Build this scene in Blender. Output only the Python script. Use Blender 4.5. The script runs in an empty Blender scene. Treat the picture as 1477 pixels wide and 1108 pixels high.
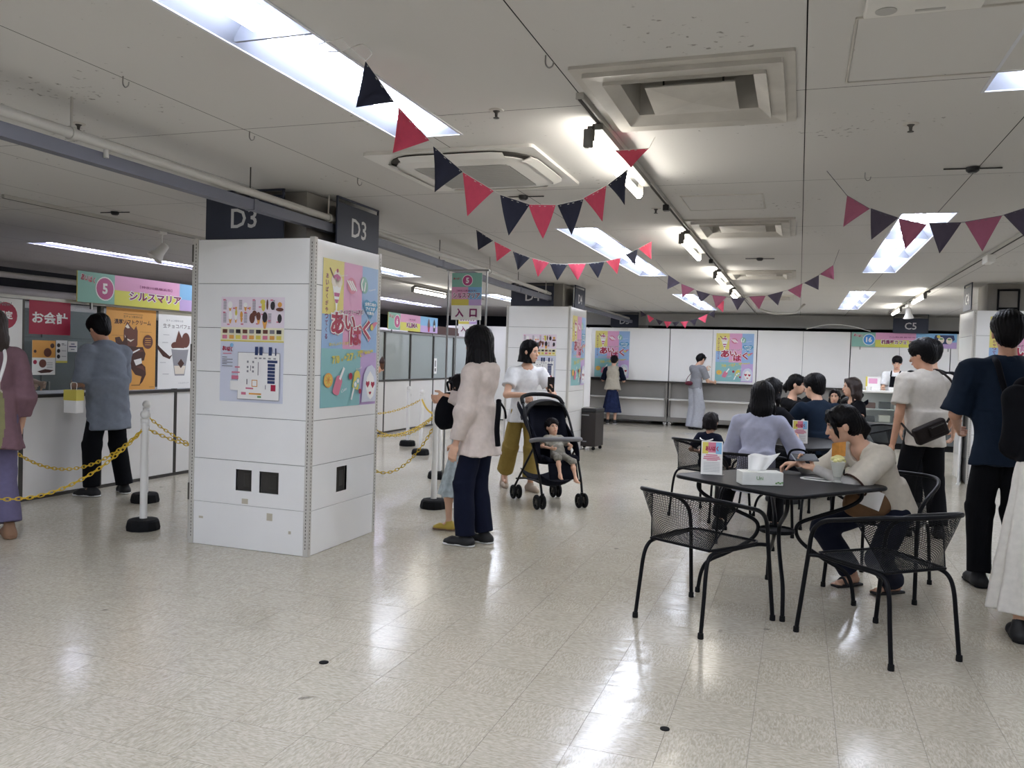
import bpy, bmesh, math, random
import numpy as np
from mathutils import Matrix, Vector

# ------------------------------------------------------------------ camera, world, exposure
SC = bpy.context.scene
COL = SC.collection
def setup_camera():
    yaw, pitch, roll = math.radians(-18.997), math.radians(-1.857), math.radians(1.8256)
    f = Vector((math.sin(yaw) * math.cos(pitch), math.cos(yaw) * math.cos(pitch), math.sin(pitch)))
    r = Vector((math.cos(yaw), -math.sin(yaw), 0)); u = r.cross(f)
    r2 = r * math.cos(roll) + u * math.sin(roll); u2 = u * math.cos(roll) - r * math.sin(roll)
    cam = bpy.data.cameras.new('camera'); cam.sensor_width = 36.0; cam.lens = 36.0 * 1200.0 / 1477.0
    cam.clip_start = 0.05; cam.clip_end = 100
    o = bpy.data.objects.new('camera', cam); COL.objects.link(o)
    m = Matrix((r2, u2, -f)).transposed().to_4x4(); m.translation = (0, 0, 1.37)
    o.matrix_world = m; SC.camera = o
setup_camera()
W = bpy.data.worlds.new('world'); SC.world = W; W.use_nodes = True
W.node_tree.nodes['Background'].inputs[0].default_value = (0.8, 0.85, 1, 1)
W.node_tree.nodes['Background'].inputs[1].default_value = 0.03
vs = SC.view_settings; vs.view_transform = 'Standard'; vs.look = 'None'; vs.gamma = 1.0; vs.exposure = 0.0
vs.use_curve_mapping = False
TUBE_POWER = 36.0        # emission of the fluorescent tubes
RAIL_POWER = 30.0

# ------------------------------------------------------------------ helpers
random.seed(5)
HC = 2.45                # ceiling height
M = {}
def srgb(c):
    if isinstance(c, str):
        c = tuple(int(c[i:i + 2], 16) / 255 for i in (0, 2, 4))
    return tuple((x / 12.92 if x <= 0.04045 else ((x + 0.055) / 1.055) ** 2.4) for x in c)
def mat(name, col, rough=0.6, metal=0.0, var=0.0, scale=8.0, bump=0.0, bscale=None, coat=0.0, trans=0.0, alpha=1.0, spec=0.5, stretch=None, emit=None, sheen=0.0):
    if name in M: return M[name]
    m = bpy.data.materials.new(name); m.use_nodes = True; nt = m.node_tree; b = nt.nodes['Principled BSDF']
    c = srgb(col); b.inputs['Base Color'].default_value = (*c, 1); b.inputs['Roughness'].default_value = rough
    b.inputs['Metallic'].default_value = metal; b.inputs['Specular IOR Level'].default_value = spec
    b.inputs['Coat Weight'].default_value = coat; b.inputs['Alpha'].default_value = alpha
    b.inputs['Transmission Weight'].default_value = trans; b.inputs['Sheen Weight'].default_value = sheen
    if emit:
        b.inputs['Emission Color'].default_value = (*srgb(emit[0]), 1); b.inputs['Emission Strength'].default_value = emit[1]
    if var or bump:
        tc = nt.nodes.new('ShaderNodeTexCoord'); src = tc.outputs['Object']
        if stretch:
            mp = nt.nodes.new('ShaderNodeMapping'); mp.inputs['Scale'].default_value = stretch
            nt.links.new(src, mp.inputs['Vector']); src = mp.outputs['Vector']
    if var:
        n = nt.nodes.new('ShaderNodeTexNoise'); n.inputs['Scale'].default_value = scale; n.inputs['Detail'].default_value = 5
        nt.links.new(src, n.inputs['Vector'])
        mr = nt.nodes.new('ShaderNodeMapRange'); mr.inputs['From Min'].default_value = 0.3; mr.inputs['From Max'].default_value = 0.7
        mr.inputs['To Min'].default_value = 1 - var; mr.inputs['To Max'].default_value = 1 + var
        nt.links.new(n.outputs['Fac'], mr.inputs['Value'])
        mx = nt.nodes.new('ShaderNodeVectorMath'); mx.operation = 'SCALE'; mx.inputs[0].default_value = c
        nt.links.new(mr.outputs['Result'], mx.inputs['Scale']); nt.links.new(mx.outputs['Vector'], b.inputs['Base Color'])
    if bump:
        n2 = nt.nodes.new('ShaderNodeTexNoise'); n2.inputs['Scale'].default_value = bscale or scale; n2.inputs['Detail'].default_value = 4
        nt.links.new(src, n2.inputs['Vector'])
        bp = nt.nodes.new('ShaderNodeBump'); bp.inputs['Strength'].default_value = bump; bp.inputs['Distance'].default_value = 0.01
        nt.links.new(n2.outputs['Fac'], bp.inputs['Height']); nt.links.new(bp.outputs['Normal'], b.inputs['Normal'])
    M[name] = m
    return m
def emis(name, col, strength):
    m = bpy.data.materials.new(name); m.use_nodes = True; nt = m.node_tree; nt.nodes.clear()
    e = nt.nodes.new('ShaderNodeEmission'); e.inputs[0].default_value = (*srgb(col), 1); e.inputs[1].default_value = strength
    o = nt.nodes.new('ShaderNodeOutputMaterial'); nt.links.new(e.outputs[0], o.inputs[0]); M[name] = m
    return m
def glass(name, tint, opacity, rough=0.03):
    """thin acrylic sheet: mostly clear, with a gloss and a little body colour"""
    m = bpy.data.materials.new(name); m.use_nodes = True; nt = m.node_tree; b = nt.nodes['Principled BSDF']
    b.inputs['Base Color'].default_value = (*srgb(tint), 1); b.inputs['Roughness'].default_value = rough
    tr = nt.nodes.new('ShaderNodeBsdfTransparent'); tr.inputs[0].default_value = (0.92, 0.95, 0.94, 1)
    mx = nt.nodes.new('ShaderNodeMixShader'); fr = nt.nodes.new('ShaderNodeLayerWeight'); fr.inputs[0].default_value = 0.12
    ad = nt.nodes.new('ShaderNodeMath'); ad.operation = 'MULTIPLY_ADD'; ad.inputs[1].default_value = 0.5; ad.inputs[2].default_value = opacity; ad.use_clamp = True
    nt.links.new(fr.outputs['Fresnel'], ad.inputs[0]); nt.links.new(ad.outputs[0], mx.inputs[0])
    nt.links.new(tr.outputs[0], mx.inputs[1]); nt.links.new(b.outputs[0], mx.inputs[2])
    nt.links.new(mx.outputs[0], nt.nodes['Material Output'].inputs[0]); M[name] = m
    return m
def tag(o, label=None, cat=None, group=None, kind=None):
    if label: o['label'] = label
    if cat: o['category'] = cat
    if group: o['group'] = group
    if kind: o['kind'] = kind
    return o
def thing(name, label, cat, loc=(0, 0, 0), rz=0.0, group=None, kind=None):
    o = bpy.data.objects.new(name, None); COL.objects.link(o); o.empty_display_size = 0.1
    o.location = loc; o.rotation_euler = (0, 0, rz)
    return tag(o, label, cat, group, kind)
def link(name, me, parent=None, m=None):
    o = bpy.data.objects.new(name, me); COL.objects.link(o)
    if parent is not None: o.parent = parent
    return o
KIDS = {}
def copy_tree(o, parent=None):
    c = o.copy(); COL.objects.link(c); c.parent = parent
    for ch in list(o.children): copy_tree(ch, c)
    return c
def vec(*a): return np.array(a, float)
def unit(v):
    v = np.asarray(v, float); return v / (np.linalg.norm(v) + 1e-12)
class MB:
    def __init__(s): s.v = []; s.f = []; s.uv = None
    def add(s, vs, fs):
        n = len(s.v); s.v.extend([tuple(map(float, p)) for p in vs]); s.f.extend([tuple(i + n for i in q) for q in fs]); return s
    def box(s, x0, x1, y0, y1, z0, z1):
        x0, x1 = sorted((x0, x1)); y0, y1 = sorted((y0, y1)); z0, z1 = sorted((z0, z1))
        return s.add([(x0, y0, z0), (x1, y0, z0), (x1, y1, z0), (x0, y1, z0), (x0, y0, z1), (x1, y0, z1), (x1, y1, z1), (x0, y1, z1)],
                     [(0, 3, 2, 1), (4, 5, 6, 7), (0, 1, 5, 4), (1, 2, 6, 5), (2, 3, 7, 6), (3, 0, 4, 7)])
    def obox(s, c, size, ax):
        """box about c with half axes along the three (row) axes"""
        c = np.asarray(c, float); ax = [np.asarray(a, float) * h / 2 for a, h in zip(ax, size)]
        p = [c + sx * ax[0] + sy * ax[1] + sz * ax[2] for sz in (-1, 1) for sx, sy in ((-1, -1), (1, -1), (1, 1), (-1, 1))]
        return s.add(p, [(0, 3, 2, 1), (4, 5, 6, 7), (0, 1, 5, 4), (1, 2, 6, 5), (2, 3, 7, 6), (3, 0, 4, 7)])
    def tube(s, pts, r, n=8, closed=False, caps=True):
        P = [np.asarray(p, float) for p in pts]; m = len(P)
        rs = r if hasattr(r, '__len__') else [r] * m
        T = []
        for i in range(m):
            a = P[(i - 1) % m] if (closed or i > 0) else P[i]; b = P[(i + 1) % m] if (closed or i < m - 1) else P[i]
            T.append(unit(b - a))
        nrm = np.cross(T[0], [0, 0, 1]);
        if np.linalg.norm(nrm) < 0.05: nrm = np.cross(T[0], [1, 0, 0])
        nrm = unit(nrm); vs = []; fs = []
        for i in range(m):
            nrm = unit(nrm - T[i] * nrm.dot(T[i])); bi = np.cross(T[i], nrm)
            for k in range(n):
                a = 2 * math.pi * k / n; vs.append(P[i] + rs[i] * (math.cos(a) * nrm + math.sin(a) * bi))
        for i in range(m if closed else m - 1):
            j = (i + 1) % m
            for k in range(n): fs.append((i * n + k, i * n + (k + 1) % n, j * n + (k + 1) % n, j * n + k))
        if caps and not closed:
            fs.append(tuple(range(n - 1, -1, -1))); fs.append(tuple((m - 1) * n + k for k in range(n)))
        return s.add(vs, fs)
    def lathe(s, prof, n=16, c=(0, 0, 0), ax=((1, 0, 0), (0, 1, 0), (0, 0, 1)), caps=True):
        c = np.asarray(c, float); A = [np.asarray(a, float) for a in ax]; vs = []; fs = []
        for r, z in prof:
            for k in range(n):
                a = 2 * math.pi * k / n; vs.append(c + A[0] * r * math.cos(a) + A[1] * r * math.sin(a) + A[2] * z)
        m = len(prof)
        for i in range(m - 1):
            for k in range(n): fs.append((i * n + k, i * n + (k + 1) % n, (i + 1) * n + (k + 1) % n, (i + 1) * n + k))
        if caps: fs.append(tuple(range(n - 1, -1, -1))); fs.append(tuple((m - 1) * n + k for k in range(n)))
        return s.add(vs, fs)
    def ell(s, c, r, n=12, m=8, ax=((1, 0, 0), (0, 1, 0), (0, 0, 1))):
        c = np.asarray(c, float); A = [np.asarray(a, float) * q for a, q in zip(ax, (r if hasattr(r, '__len__') else (r, r, r)))]
        vs = [c - A[2]]; fs = []
        for i in range(1, m):
            t = -math.pi / 2 + math.pi * i / m
            for k in range(n):
                a = 2 * math.pi * k / n; vs.append(c + math.cos(t) * (A[0] * math.cos(a) + A[1] * math.sin(a)) + A[2] * math.sin(t))
        vs.append(c + A[2]); e = len(vs) - 1
        for k in range(n): fs.append((0, 1 + (k + 1) % n, 1 + k)); fs.append((e, e - n + k, e - n + (k + 1) % n))
        for i in range(m - 2):
            for k in range(n): fs.append((1 + i * n + k, 1 + i * n + (k + 1) % n, 1 + (i + 1) * n + (k + 1) % n, 1 + (i + 1) * n + k))
        return s.add(vs, fs)
    def prism(s, poly, z0, z1, f=None):
        """polygon (x, y) between z0 and z1; f maps (x, y, z) to world"""
        n = len(poly); f = f or (lambda x, y, z: (x, y, z))
        vs = [f(x, y, z0) for x, y in poly] + [f(x, y, z1) for x, y in poly]
        fs = [tuple(range(n - 1, -1, -1)), tuple(range(n, 2 * n))] + [(i, (i + 1) % n, n + (i + 1) % n, n + i) for i in range(n)]
        return s.add(vs, fs)
    def mesh(s, name, m, smooth=None):
        me = bpy.data.meshes.new(name); me.from_pydata(s.v, [], s.f); me.update()
        if m is not None: me.materials.append(M[m] if isinstance(m, str) else m)
        if smooth is not None:
            me.polygons.foreach_set('use_smooth', [True] * len(me.polygons))
            if smooth < 180: me.set_sharp_from_angle(angle=math.radians(smooth))
        return me
    def build(s, name, m, parent=None, smooth=None, bevel=0.0, seg=2):
        o = link(name, s.mesh(name, m, smooth), parent)
        if bevel:
            b = o.modifiers.new('bevel', 'BEVEL'); b.width = bevel; b.segments = seg; b.limit_method = 'ANGLE'; b.angle_limit = math.radians(40)
            b.harden_normals = False
        return o
def box(name, m, parent, *a, bevel=0.0): return MB().box(*a).build(name, m, parent, bevel=bevel)
def spline(pts, n=8, closed=False):
    """Catmull-Rom through the points"""
    P = [np.asarray(p, float) for p in pts]; out = []; m = len(P)
    for i in range(m if closed else m - 1):
        if closed: a, b, c, d = P[(i - 1) % m], P[i], P[(i + 1) % m], P[(i + 2) % m]
        else:
            b, c = P[i], P[i + 1]; a = P[i - 1] if i > 0 else 2 * b - c; d = P[i + 2] if i < m - 2 else 2 * c - b
        for k in range(n):
            t = k / n; out.append(0.5 * ((2 * b) + (c - a) * t + (2 * a - 5 * b + 4 * c - d) * t * t + (3 * b - a - 3 * c + d) * t ** 3))
    if not closed: out.append(P[-1])
    return out
def sag(a, b, drop, n=16):
    a = np.asarray(a, float); b = np.asarray(b, float)
    return [a + (b - a) * t - vec(0, 0, 4 * drop * t * (1 - t)) for t in np.linspace(0, 1, n + 1)]

# flat print: glyph outlines as thin meshes -------------------------------------------------
_fc = bpy.data.curves.new('print', 'FONT'); _fo = bpy.data.objects.new('print', _fc); COL.objects.link(_fo)
_GC = {}
def glyphs(txt, bold=0.0, shear=0.0):
    """(verts Nx2, faces) of a line of text, one unit high capitals, centred"""
    k = (txt, bold, shear)
    if k in _GC: return _GC[k]
    _fc.body = txt; _fc.offset = bold; _fc.shear = shear; _fc.resolution_u = 2; _fc.align_x = 'LEFT'
    me = bpy.data.meshes.new_from_object(_fo.evaluated_get(bpy.context.evaluated_depsgraph_get()))
    v = np.zeros(len(me.vertices) * 3); me.vertices.foreach_get('co', v); v = v.reshape(-1, 3)[:, :2]
    f = [tuple(p.vertices) for p in me.polygons]; bpy.data.meshes.remove(me)
    if len(v): v = v - (v.max(0) + v.min(0)) / 2
    _GC[k] = (v, f); return _GC[k]
class Print:
    """lays flat print on a sheet: sheet spans x 0..w, y 0..h (up); frame maps it into the parent; each layer is one part"""
    def __init__(s, parent, o, ax, ay, an):
        s.p = parent; s.o = np.asarray(o, float); s.ax = np.asarray(ax, float); s.ay = np.asarray(ay, float); s.an = np.asarray(an, float); s.k = 0
    def at(s, x, y, d): return s.o + s.ax * x + s.ay * y + s.an * d
    def _d(s):
        s.k += 1; return 0.0012 + 0.00035 * s.k
    def polys(s, name, m, ps):
        b = MB(); d = s._d(); o = None
        for p in ps:
            if len(ps) <= 8: o = MB().add([s.at(x, y, d) for x, y in p], [tuple(range(len(p)))]).build(name, m, s.p)
            else: b.add([s.at(x, y, d) for x, y in p], [tuple(range(len(p)))])
        if o is None: o = b.build(name, m, s.p); o['kind'] = 'stuff'
        return o
    def rect(s, name, m, *rs): return s.polys(name, m, [[(x0, y0), (x1, y0), (x1, y1), (x0, y1)] for x0, y0, x1, y1 in rs])
    def disc(s, name, m, *cs):
        ps = []
        for c in cs:
            x, y, r = c[:3]; ry = c[3] if len(c) > 3 else r; a0 = c[4] if len(c) > 4 else 0.0
            q = []
            for k in range(20):
                a = 2 * math.pi * k / 20; px, py = r * math.cos(a), ry * math.sin(a)
                q.append((x + px * math.cos(a0) - py * math.sin(a0), y + px * math.sin(a0) + py * math.cos(a0)))
            ps.append(q)
        return s.polys(name, m, ps)
    def text(s, name, m, items, bold=0.0, shear=0.0):
        """items: (text, cx, cy, height, width or None, turn)"""
        b = MB(); d = s._d()
        for it in items:
            t, cx, cy, h = it[:4]; w = it[4] if len(it) > 4 else None; a = it[5] if len(it) > 5 else 0.0
            v, f = glyphs(t, bold, shear)
            if not len(v): continue
            ext = v.max(0) - v.min(0); sy = h / max(ext[1], 1e-3); sx = (w / max(ext[0], 1e-3)) if w else sy
            q = v * [sx, sy]; ca, sa = math.cos(a), math.sin(a)
            b.add([s.at(cx + x * ca - y * sa, cy + x * sa + y * ca, d) for x, y in q], f)
        return b.build(name, m, s.p)
def sheet(parent, o, ax, ay, an, w, h, m, name='sheet', t=0.0012):
    o = np.asarray(o, float); ax = np.asarray(ax, float); ay = np.asarray(ay, float); an = np.asarray(an, float)
    b = MB(); b.obox(o + ax * w / 2 + ay * h / 2 + an * t / 2, (w, h, t), (ax, ay, an)); b.build(name, m, parent)
    return Print(parent, o, ax, ay, an)

# ------------------------------------------------------------------ materials
mat('white_steel', 'f3f3f1', 0.14, var=0.02, scale=3, coat=0.3)
mat('white_steel_edge', 'c9c6be', 0.4, var=0.05, scale=20)
mat('slot_dark', '3a3733', 0.8)
mat('white_board', 'eeedea', 0.35, var=0.015, scale=2)
mat('white_paint', 'd9d7d1', 0.5, var=0.03, scale=4)
mat('pipe_white', 'b9b7b1', 0.45, var=0.05, scale=6)
mat('duct_grey', '62646f', 0.5, var=0.05, scale=6)
mat('concrete', '8b8781', 0.8, var=0.1, scale=5)
mat('dark_void', '14161c', 0.9)
mat('navy_board', '2b3040', 0.55, var=0.04, scale=5)
mat('sign_letter', 'cfcfcf', 0.5)
mat('black_metal', '111216', 0.42, var=0.05, scale=30, bump=0.03, bscale=400, spec=0.15)
mat('black_mesh', '101114', 0.55, spec=0.12)
mat('rubber', '151618', 0.75, var=0.08, scale=20, spec=.2)
mat('alu', '9a9a98', 0.3, metal=0.85, var=0.05, scale=10)
mat('dark_alu', '4c4a47', 0.4, metal=0.6, var=0.05, scale=10)
mat('flag_red', 'd84e68', 0.8, var=0.05, scale=40)
mat('flag_navy', '23263a', 0.8, var=0.05, scale=40)
mat('flag_wine', '8a4a60', 0.8, var=0.05, scale=40)
mat('flag_dark', '3a3240', 0.8, var=0.05, scale=40)
mat('string_white', 'd8d6d0', 0.7)
mat('string_dark', '55555c', 0.7)
mat('yellow_plastic', 'd9b62b', 0.4)
mat('white_plastic', 'e8e7e2', 0.35, var=0.02, scale=8)
mat('black_plastic', '17181b', 0.4, var=0.05, scale=20)
for n_, c_ in dict(p_yellow='e9d968', p_pink='e59cc4', p_blue='8fb6e2', p_teal='7fbdbf', p_lilac='c4a4da', p_red='c4264f', p_magenta='b83a78', p_white='f2f1ee', p_black='2b2529',
                   p_gold='e0cf4a', p_orange='e9a03c', p_brown='4a2a22', p_choco='6b3f33', p_cream='efe3cf', p_mint='7db9a6', p_sky='79b9e6', p_lime='e2dd4a', p_crimson='a81d40', p_grey='8e8e92',
                   p_navy='2a3a66', p_greyblue='d6dcec', p_cyan='2f8fe0', p_rose='d9708c', p_green='5f9a4a', p_lettergrey='77747a', p_purple='84205f', p_deep='4a93bd').items():
    c_ = tuple(.84 * int(c_[i:i + 2], 16) / 255 + .16 * g_ for i, g_ in zip((0, 2, 4), (.78, .76, .78))) if n_ not in ('p_black', 'p_white', 'p_brown', 'p_crimson', 'p_purple', 'p_navy', 'p_choco', 'p_deep') else c_
    mat(n_, c_, 0.45)
# ------------------------------------------------------------------ floor of square vinyl tiles
def floor_material():
    m = bpy.data.materials.new('vinyl_tile'); m.use_nodes = True; nt = m.node_tree; b = nt.nodes['Principled BSDF']; N = nt.nodes.new; L = nt.links.new
    uv = N('ShaderNodeUVMap'); oi = N('ShaderNodeObjectInfo'); geo = N('ShaderNodeNewGeometry')
    off = N('ShaderNodeVectorMath'); off.operation = 'MULTIPLY_ADD'; off.inputs[1].default_value = (37, 53, 11)
    L(oi.outputs['Random'], off.inputs[0]); L(uv.outputs[0], off.inputs[2])
    mp = N('ShaderNodeMapping'); mp.inputs['Scale'].default_value = (40, 130, 1); L(off.outputs[0], mp.inputs[0])
    n1 = N('ShaderNodeTexNoise'); n1.inputs['Scale'].default_value = 1.0; n1.inputs['Detail'].default_value = 3; n1.inputs['Distortion'].default_value = 0.6; L(mp.outputs[0], n1.inputs[0])
    cr = N('ShaderNodeValToRGB'); e = cr.color_ramp.elements; e[0].position = 0.34; e[0].color = (*srgb('b2aa98'), 1); e[1].position = 0.66; e[1].color = (*srgb('cfc8b8'), 1)
    L(n1.outputs['Fac'], cr.inputs[0])
    n2 = N('ShaderNodeTexNoise'); n2.inputs['Scale'].default_value = 0.9; n2.inputs['Detail'].default_value = 4; L(geo.outputs['Position'], n2.inputs[0])
    mr = N('ShaderNodeMapRange'); mr.inputs[1].default_value = .3; mr.inputs[2].default_value = .7; mr.inputs[3].default_value = .93; mr.inputs[4].default_value = 1.06; L(n2.outputs['Fac'], mr.inputs[0])
    sc = N('ShaderNodeVectorMath'); sc.operation = 'SCALE'; L(cr.outputs[0], sc.inputs[0]); L(mr.outputs[0], sc.inputs['Scale'])
    # small dark scuffs
    n4 = N('ShaderNodeTexNoise'); n4.inputs['Scale'].default_value = 7; n4.inputs['Detail'].default_value = 2; L(geo.outputs['Position'], n4.inputs[0])
    gt = N('ShaderNodeMapRange'); gt.inputs[1].default_value = .74; gt.inputs[2].default_value = .77; gt.inputs[3].default_value = 1; gt.inputs[4].default_value = .55; L(n4.outputs['Fac'], gt.inputs[0])
    s2 = N('ShaderNodeVectorMath'); s2.operation = 'SCALE'; L(sc.outputs[0], s2.inputs[0]); L(gt.outputs[0], s2.inputs['Scale'])
    L(s2.outputs[0], b.inputs['Base Color'])
    r = N('ShaderNodeMapRange'); r.inputs[3].default_value = .10; r.inputs[4].default_value = .24; L(n2.outputs['Fac'], r.inputs[0]); L(r.outputs[0], b.inputs['Roughness'])
    n3 = N('ShaderNodeTexNoise'); n3.inputs['Scale'].default_value = 9; n3.inputs['Detail'].default_value = 3; L(geo.outputs['Position'], n3.inputs[0])
    bp = N('ShaderNodeBump'); bp.inputs['Strength'].default_value = .10; bp.inputs['Distance'].default_value = .02; L(n3.outputs['Fac'], bp.inputs['Height']); L(bp.outputs[0], b.inputs['Normal'])
    b.inputs['Specular IOR Level'].default_value = .55
    M['vinyl_tile'] = m
floor_material(); mat('tile_joint', '7d766b', 0.8)
RX0, RX1, RY0, RY1 = -11.0, 8.0, -6.0, 21.0
TP = 0.30
def build_floor():
    root = MB().box(RX0, RX1, RY0, RY1, -0.05, -0.0015).build('floor', 'tile_joint'); tag(root, 'beige streaked vinyl tile floor with a waxed sheen', None, None, 'structure')
    h = TP / 2 - 0.0008
    def tile_mesh(k):
        b = MB().box(-h, h, -h, h, -0.0014, 0.0); me = b.mesh('tile', 'vinyl_tile'); ul = me.uv_layers.new(name='uv'); du = k * 1.37
        for lp in me.loops:
            x, y, _ = me.vertices[lp.vertex_index].co
            if k % 2: x, y = y, -x
            ul.data[lp.index].uv = (x + du, y + du)
        return me
    var = [tile_mesh(k) for k in range(6)]
    tiles = []
    i0 = int(math.floor((RX0 - 0.185) / TP)); i1 = int(math.ceil((RX1 - 0.185) / TP)); j0 = int(math.floor((RY0 - 3.13) / TP)); j1 = int(math.ceil((RY1 - 3.13) / TP))
    cy, sy = math.cos(math.radians(-18.997)), math.sin(math.radians(-18.997))
    for i in range(i0 + 1, i1 - 1):
        for j in range(j0 + 1, j1 - 1):
            x = 0.185 + (i + .5) * TP; y = 3.13 + (j + .5) * TP
            dep = x * sy + y * cy; lat = x * cy - y * sy
            seen = dep > 2.35 and abs(lat) < dep * 0.64 + .1
            hidden = (-4.05 < x < -2.95 and 4.7 < y < 5.7)
            tiles.append((0 if (seen and not hidden) else 1, dep if dep > 0 else 99, i, j, x, y))
    tiles.sort(); near = tiles[:300]; rest = tiles[300:]
    for _, _, i, j, x, y in near:
        o = link('tile', var[((i + j) % 2) + 2 * random.randrange(3)], root); o.location = (x, y, 0)
    vs = np.array([[(x - h, y - h, 0), (x + h, y - h, 0), (x + h, y + h, 0), (x - h, y + h, 0)] for _, _, i, j, x, y in rest]).reshape(-1, 3)
    me = bpy.data.meshes.new('tile_field'); n = len(rest)
    me.from_pydata(vs.tolist(), [], [(4 * k, 4 * k + 1, 4 * k + 2, 4 * k + 3) for k in range(n)]); me.materials.append(M['vinyl_tile'])
    ul = me.uv_layers.new(name='uv'); uvs = []
    for _, _, i, j, x, y in rest:
        a = random.random() * 9
        for u, v in ((-h, -h), (h, -h), (h, h), (-h, h)): uvs += [u + a, v + a] if (i + j) % 2 == 0 else [v + a, -u + a]
    ul.data.foreach_set('uv', uvs)
    o = link('tile_field', me, root); o['kind'] = 'stuff'
    for x, y, r in ((-1.923, 3.164, .021), (-.419, 3.095, .018)):
        b = MB().lathe([(r, 0.0), (r, .0035), (r * .8, .005)], 20, (x, y, 0.0)); tag(b.build('floor_disc', 'rubber', None, 30), 'small round black floor cap ' + ('out in front of the D3 pillar' if x < -1 else 'close to the camera, below the tables'), 'floor cap', 'floor caps')
build_floor()

# ------------------------------------------------------------------ lights (recessed troughs), their openings are cut out of the ceiling
mat('light_housing', '777b86', 0.35); mat('light_trim', 'd4d6dc', 0.4)
emis('tube_glow', 'eaf0ff', TUBE_POWER); emis('rail_tube_glow', 'fffaf0', RAIL_POWER); emis('kiosk_tube_glow', 'e6e2ff', TUBE_POWER)
LW = 0.17
ROWS = {-1.78: [(-6.3, -2.9), (-0.08, 3.78), (6.68, 10.5), (13.35, 17.2)], 0.80: [(-6.3, -2.9), (-0.22, 3.64), (6.36, 10.2), (12.68, 16.55)],
        -4.36: [(-6.3, -2.9), (-.9, 2.95)], 3.4: [(-3.6, .2), (6.36, 10.2), (12.68, 16.55)], 6.0: [(-.2, 3.6), (6.4, 10.2), (12.68, 16.55)],  # first row here is added out of view to brighten the near pillar
        -7.85: [(6.9, 10.75), (13.5, 17.3)], -5.2: [(-3.6, .2), (6.8, 10.6), (13.6, 17.4)], -9.6: [(13.5, 17.3)]}
OPEN = [(x - LW, x + LW, a, b) for x, r in ROWS.items() for a, b in r]
VENTS = [(-0.455, 3.43), (-0.47, 6.83), (-0.48, 10.35), (-0.48, 13.75)]
OPEN += [(x - .25, x + .25, y - .22, y + .22) for x, y in VENTS]
def build_ceiling():
    root = MB().box(RX0, RX1, RY0, RY1, HC + .25, HC + .3).build('ceiling', 'dark_void'); tag(root, 'low ceiling of off-white boards with dark joints', None, None, 'structure')
    m = bpy.data.materials.new('ceiling_board'); m.use_nodes = True; nt = m.node_tree; b = nt.nodes['Principled BSDF']; N = nt.nodes.new; L = nt.links.new
    b.inputs['Roughness'].default_value = .75
    geo = N('ShaderNodeNewGeometry')
    n1 = N('ShaderNodeTexNoise'); n1.inputs['Scale'].default_value = 34; n1.inputs['Detail'].default_value = 2; L(geo.outputs['Position'], n1.inputs[0])
    n2 = N('ShaderNodeTexNoise'); n2.inputs['Scale'].default_value = 1.1; n2.inputs['Detail'].default_value = 3; L(geo.outputs['Position'], n2.inputs[0])
    ad = N('ShaderNodeMath'); ad.operation = 'MULTIPLY_ADD'; ad.inputs[1].default_value = .55; L(n2.outputs['Fac'], ad.inputs[0]); L(n1.outputs['Fac'], ad.inputs[2])
    mr = N('ShaderNodeMapRange'); mr.inputs[1].default_value = 1.02; mr.inputs[2].default_value = 1.10; mr.inputs[3].default_value = 0; mr.inputs[4].default_value = .75; L(ad.outputs[0], mr.inputs[0])
    mix = N('ShaderNodeMix'); mix.data_type = 'RGBA'; mix.inputs[6].default_value = (*srgb('cfcdc9'), 1); mix.inputs[7].default_value = (*srgb('6f6b64'), 1)
    L(mr.outputs[0], mix.inputs[0]); L(mix.outputs[2], b.inputs['Base Color']); M['ceiling_board'] = m
    PX, PY = 0.872, 1.68; x0, y0 = -0.02, 3.47
    xs = [x0 + PX * k for k in range(-13, 11)]; xs = [RX0] + [x for x in xs if RX0 < x < RX1] + [RX1]
    ys = [y0 + PY * k for k in range(-6, 12)]; ys = [RY0] + [y for y in ys if RY0 < y < RY1] + [RY1]
    G = 0.0022
    def cells(x0, x1, y0, y1):
        ops = [o for o in OPEN if o[0] < x1 and o[1] > x0 and o[2] < y1 and o[3] > y0]
        cx = sorted({x0, x1} | {v for o in ops for v in o[:2] if x0 < v < x1}); cy = sorted({y0, y1} | {v for o in ops for v in o[2:] if y0 < v < y1})
        q = []
        for a, b in zip(cx, cx[1:]):
            for c, d in zip(cy, cy[1:]):
                mx, my = (a + b) / 2, (c + d) / 2
                if not any(o[0] < mx < o[1] and o[2] < my < o[3] for o in ops): q.append((a, b, c, d))
        return q
    rest = MB()
    for x, x2 in zip(xs, xs[1:]):
        for y, y2 in zip(ys, ys[1:]):
            q = cells(x + G, x2 - G, y + G, y2 - G)
            lat = (x + x2) / 2 * .9455 + (y + y2) / 2 * .3255; dep = (y + y2) / 2 * .9455 - (x + x2) / 2 * .3255
            b = MB() if (dep > 1.2 and abs(lat) < dep * .64 + 1.2 and y < 19.5) else rest
            for a, bb, c, d in q: b.add([(a, c, HC), (a, d, HC), (bb, d, HC), (bb, c, HC)], [(0, 1, 2, 3)])
            if b is not rest and q: b.build('ceiling_panel', 'ceiling_board', root)
    o = rest.build('ceiling_panel_field', 'ceiling_board', root); o['kind'] = 'stuff'
build_ceiling()
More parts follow.
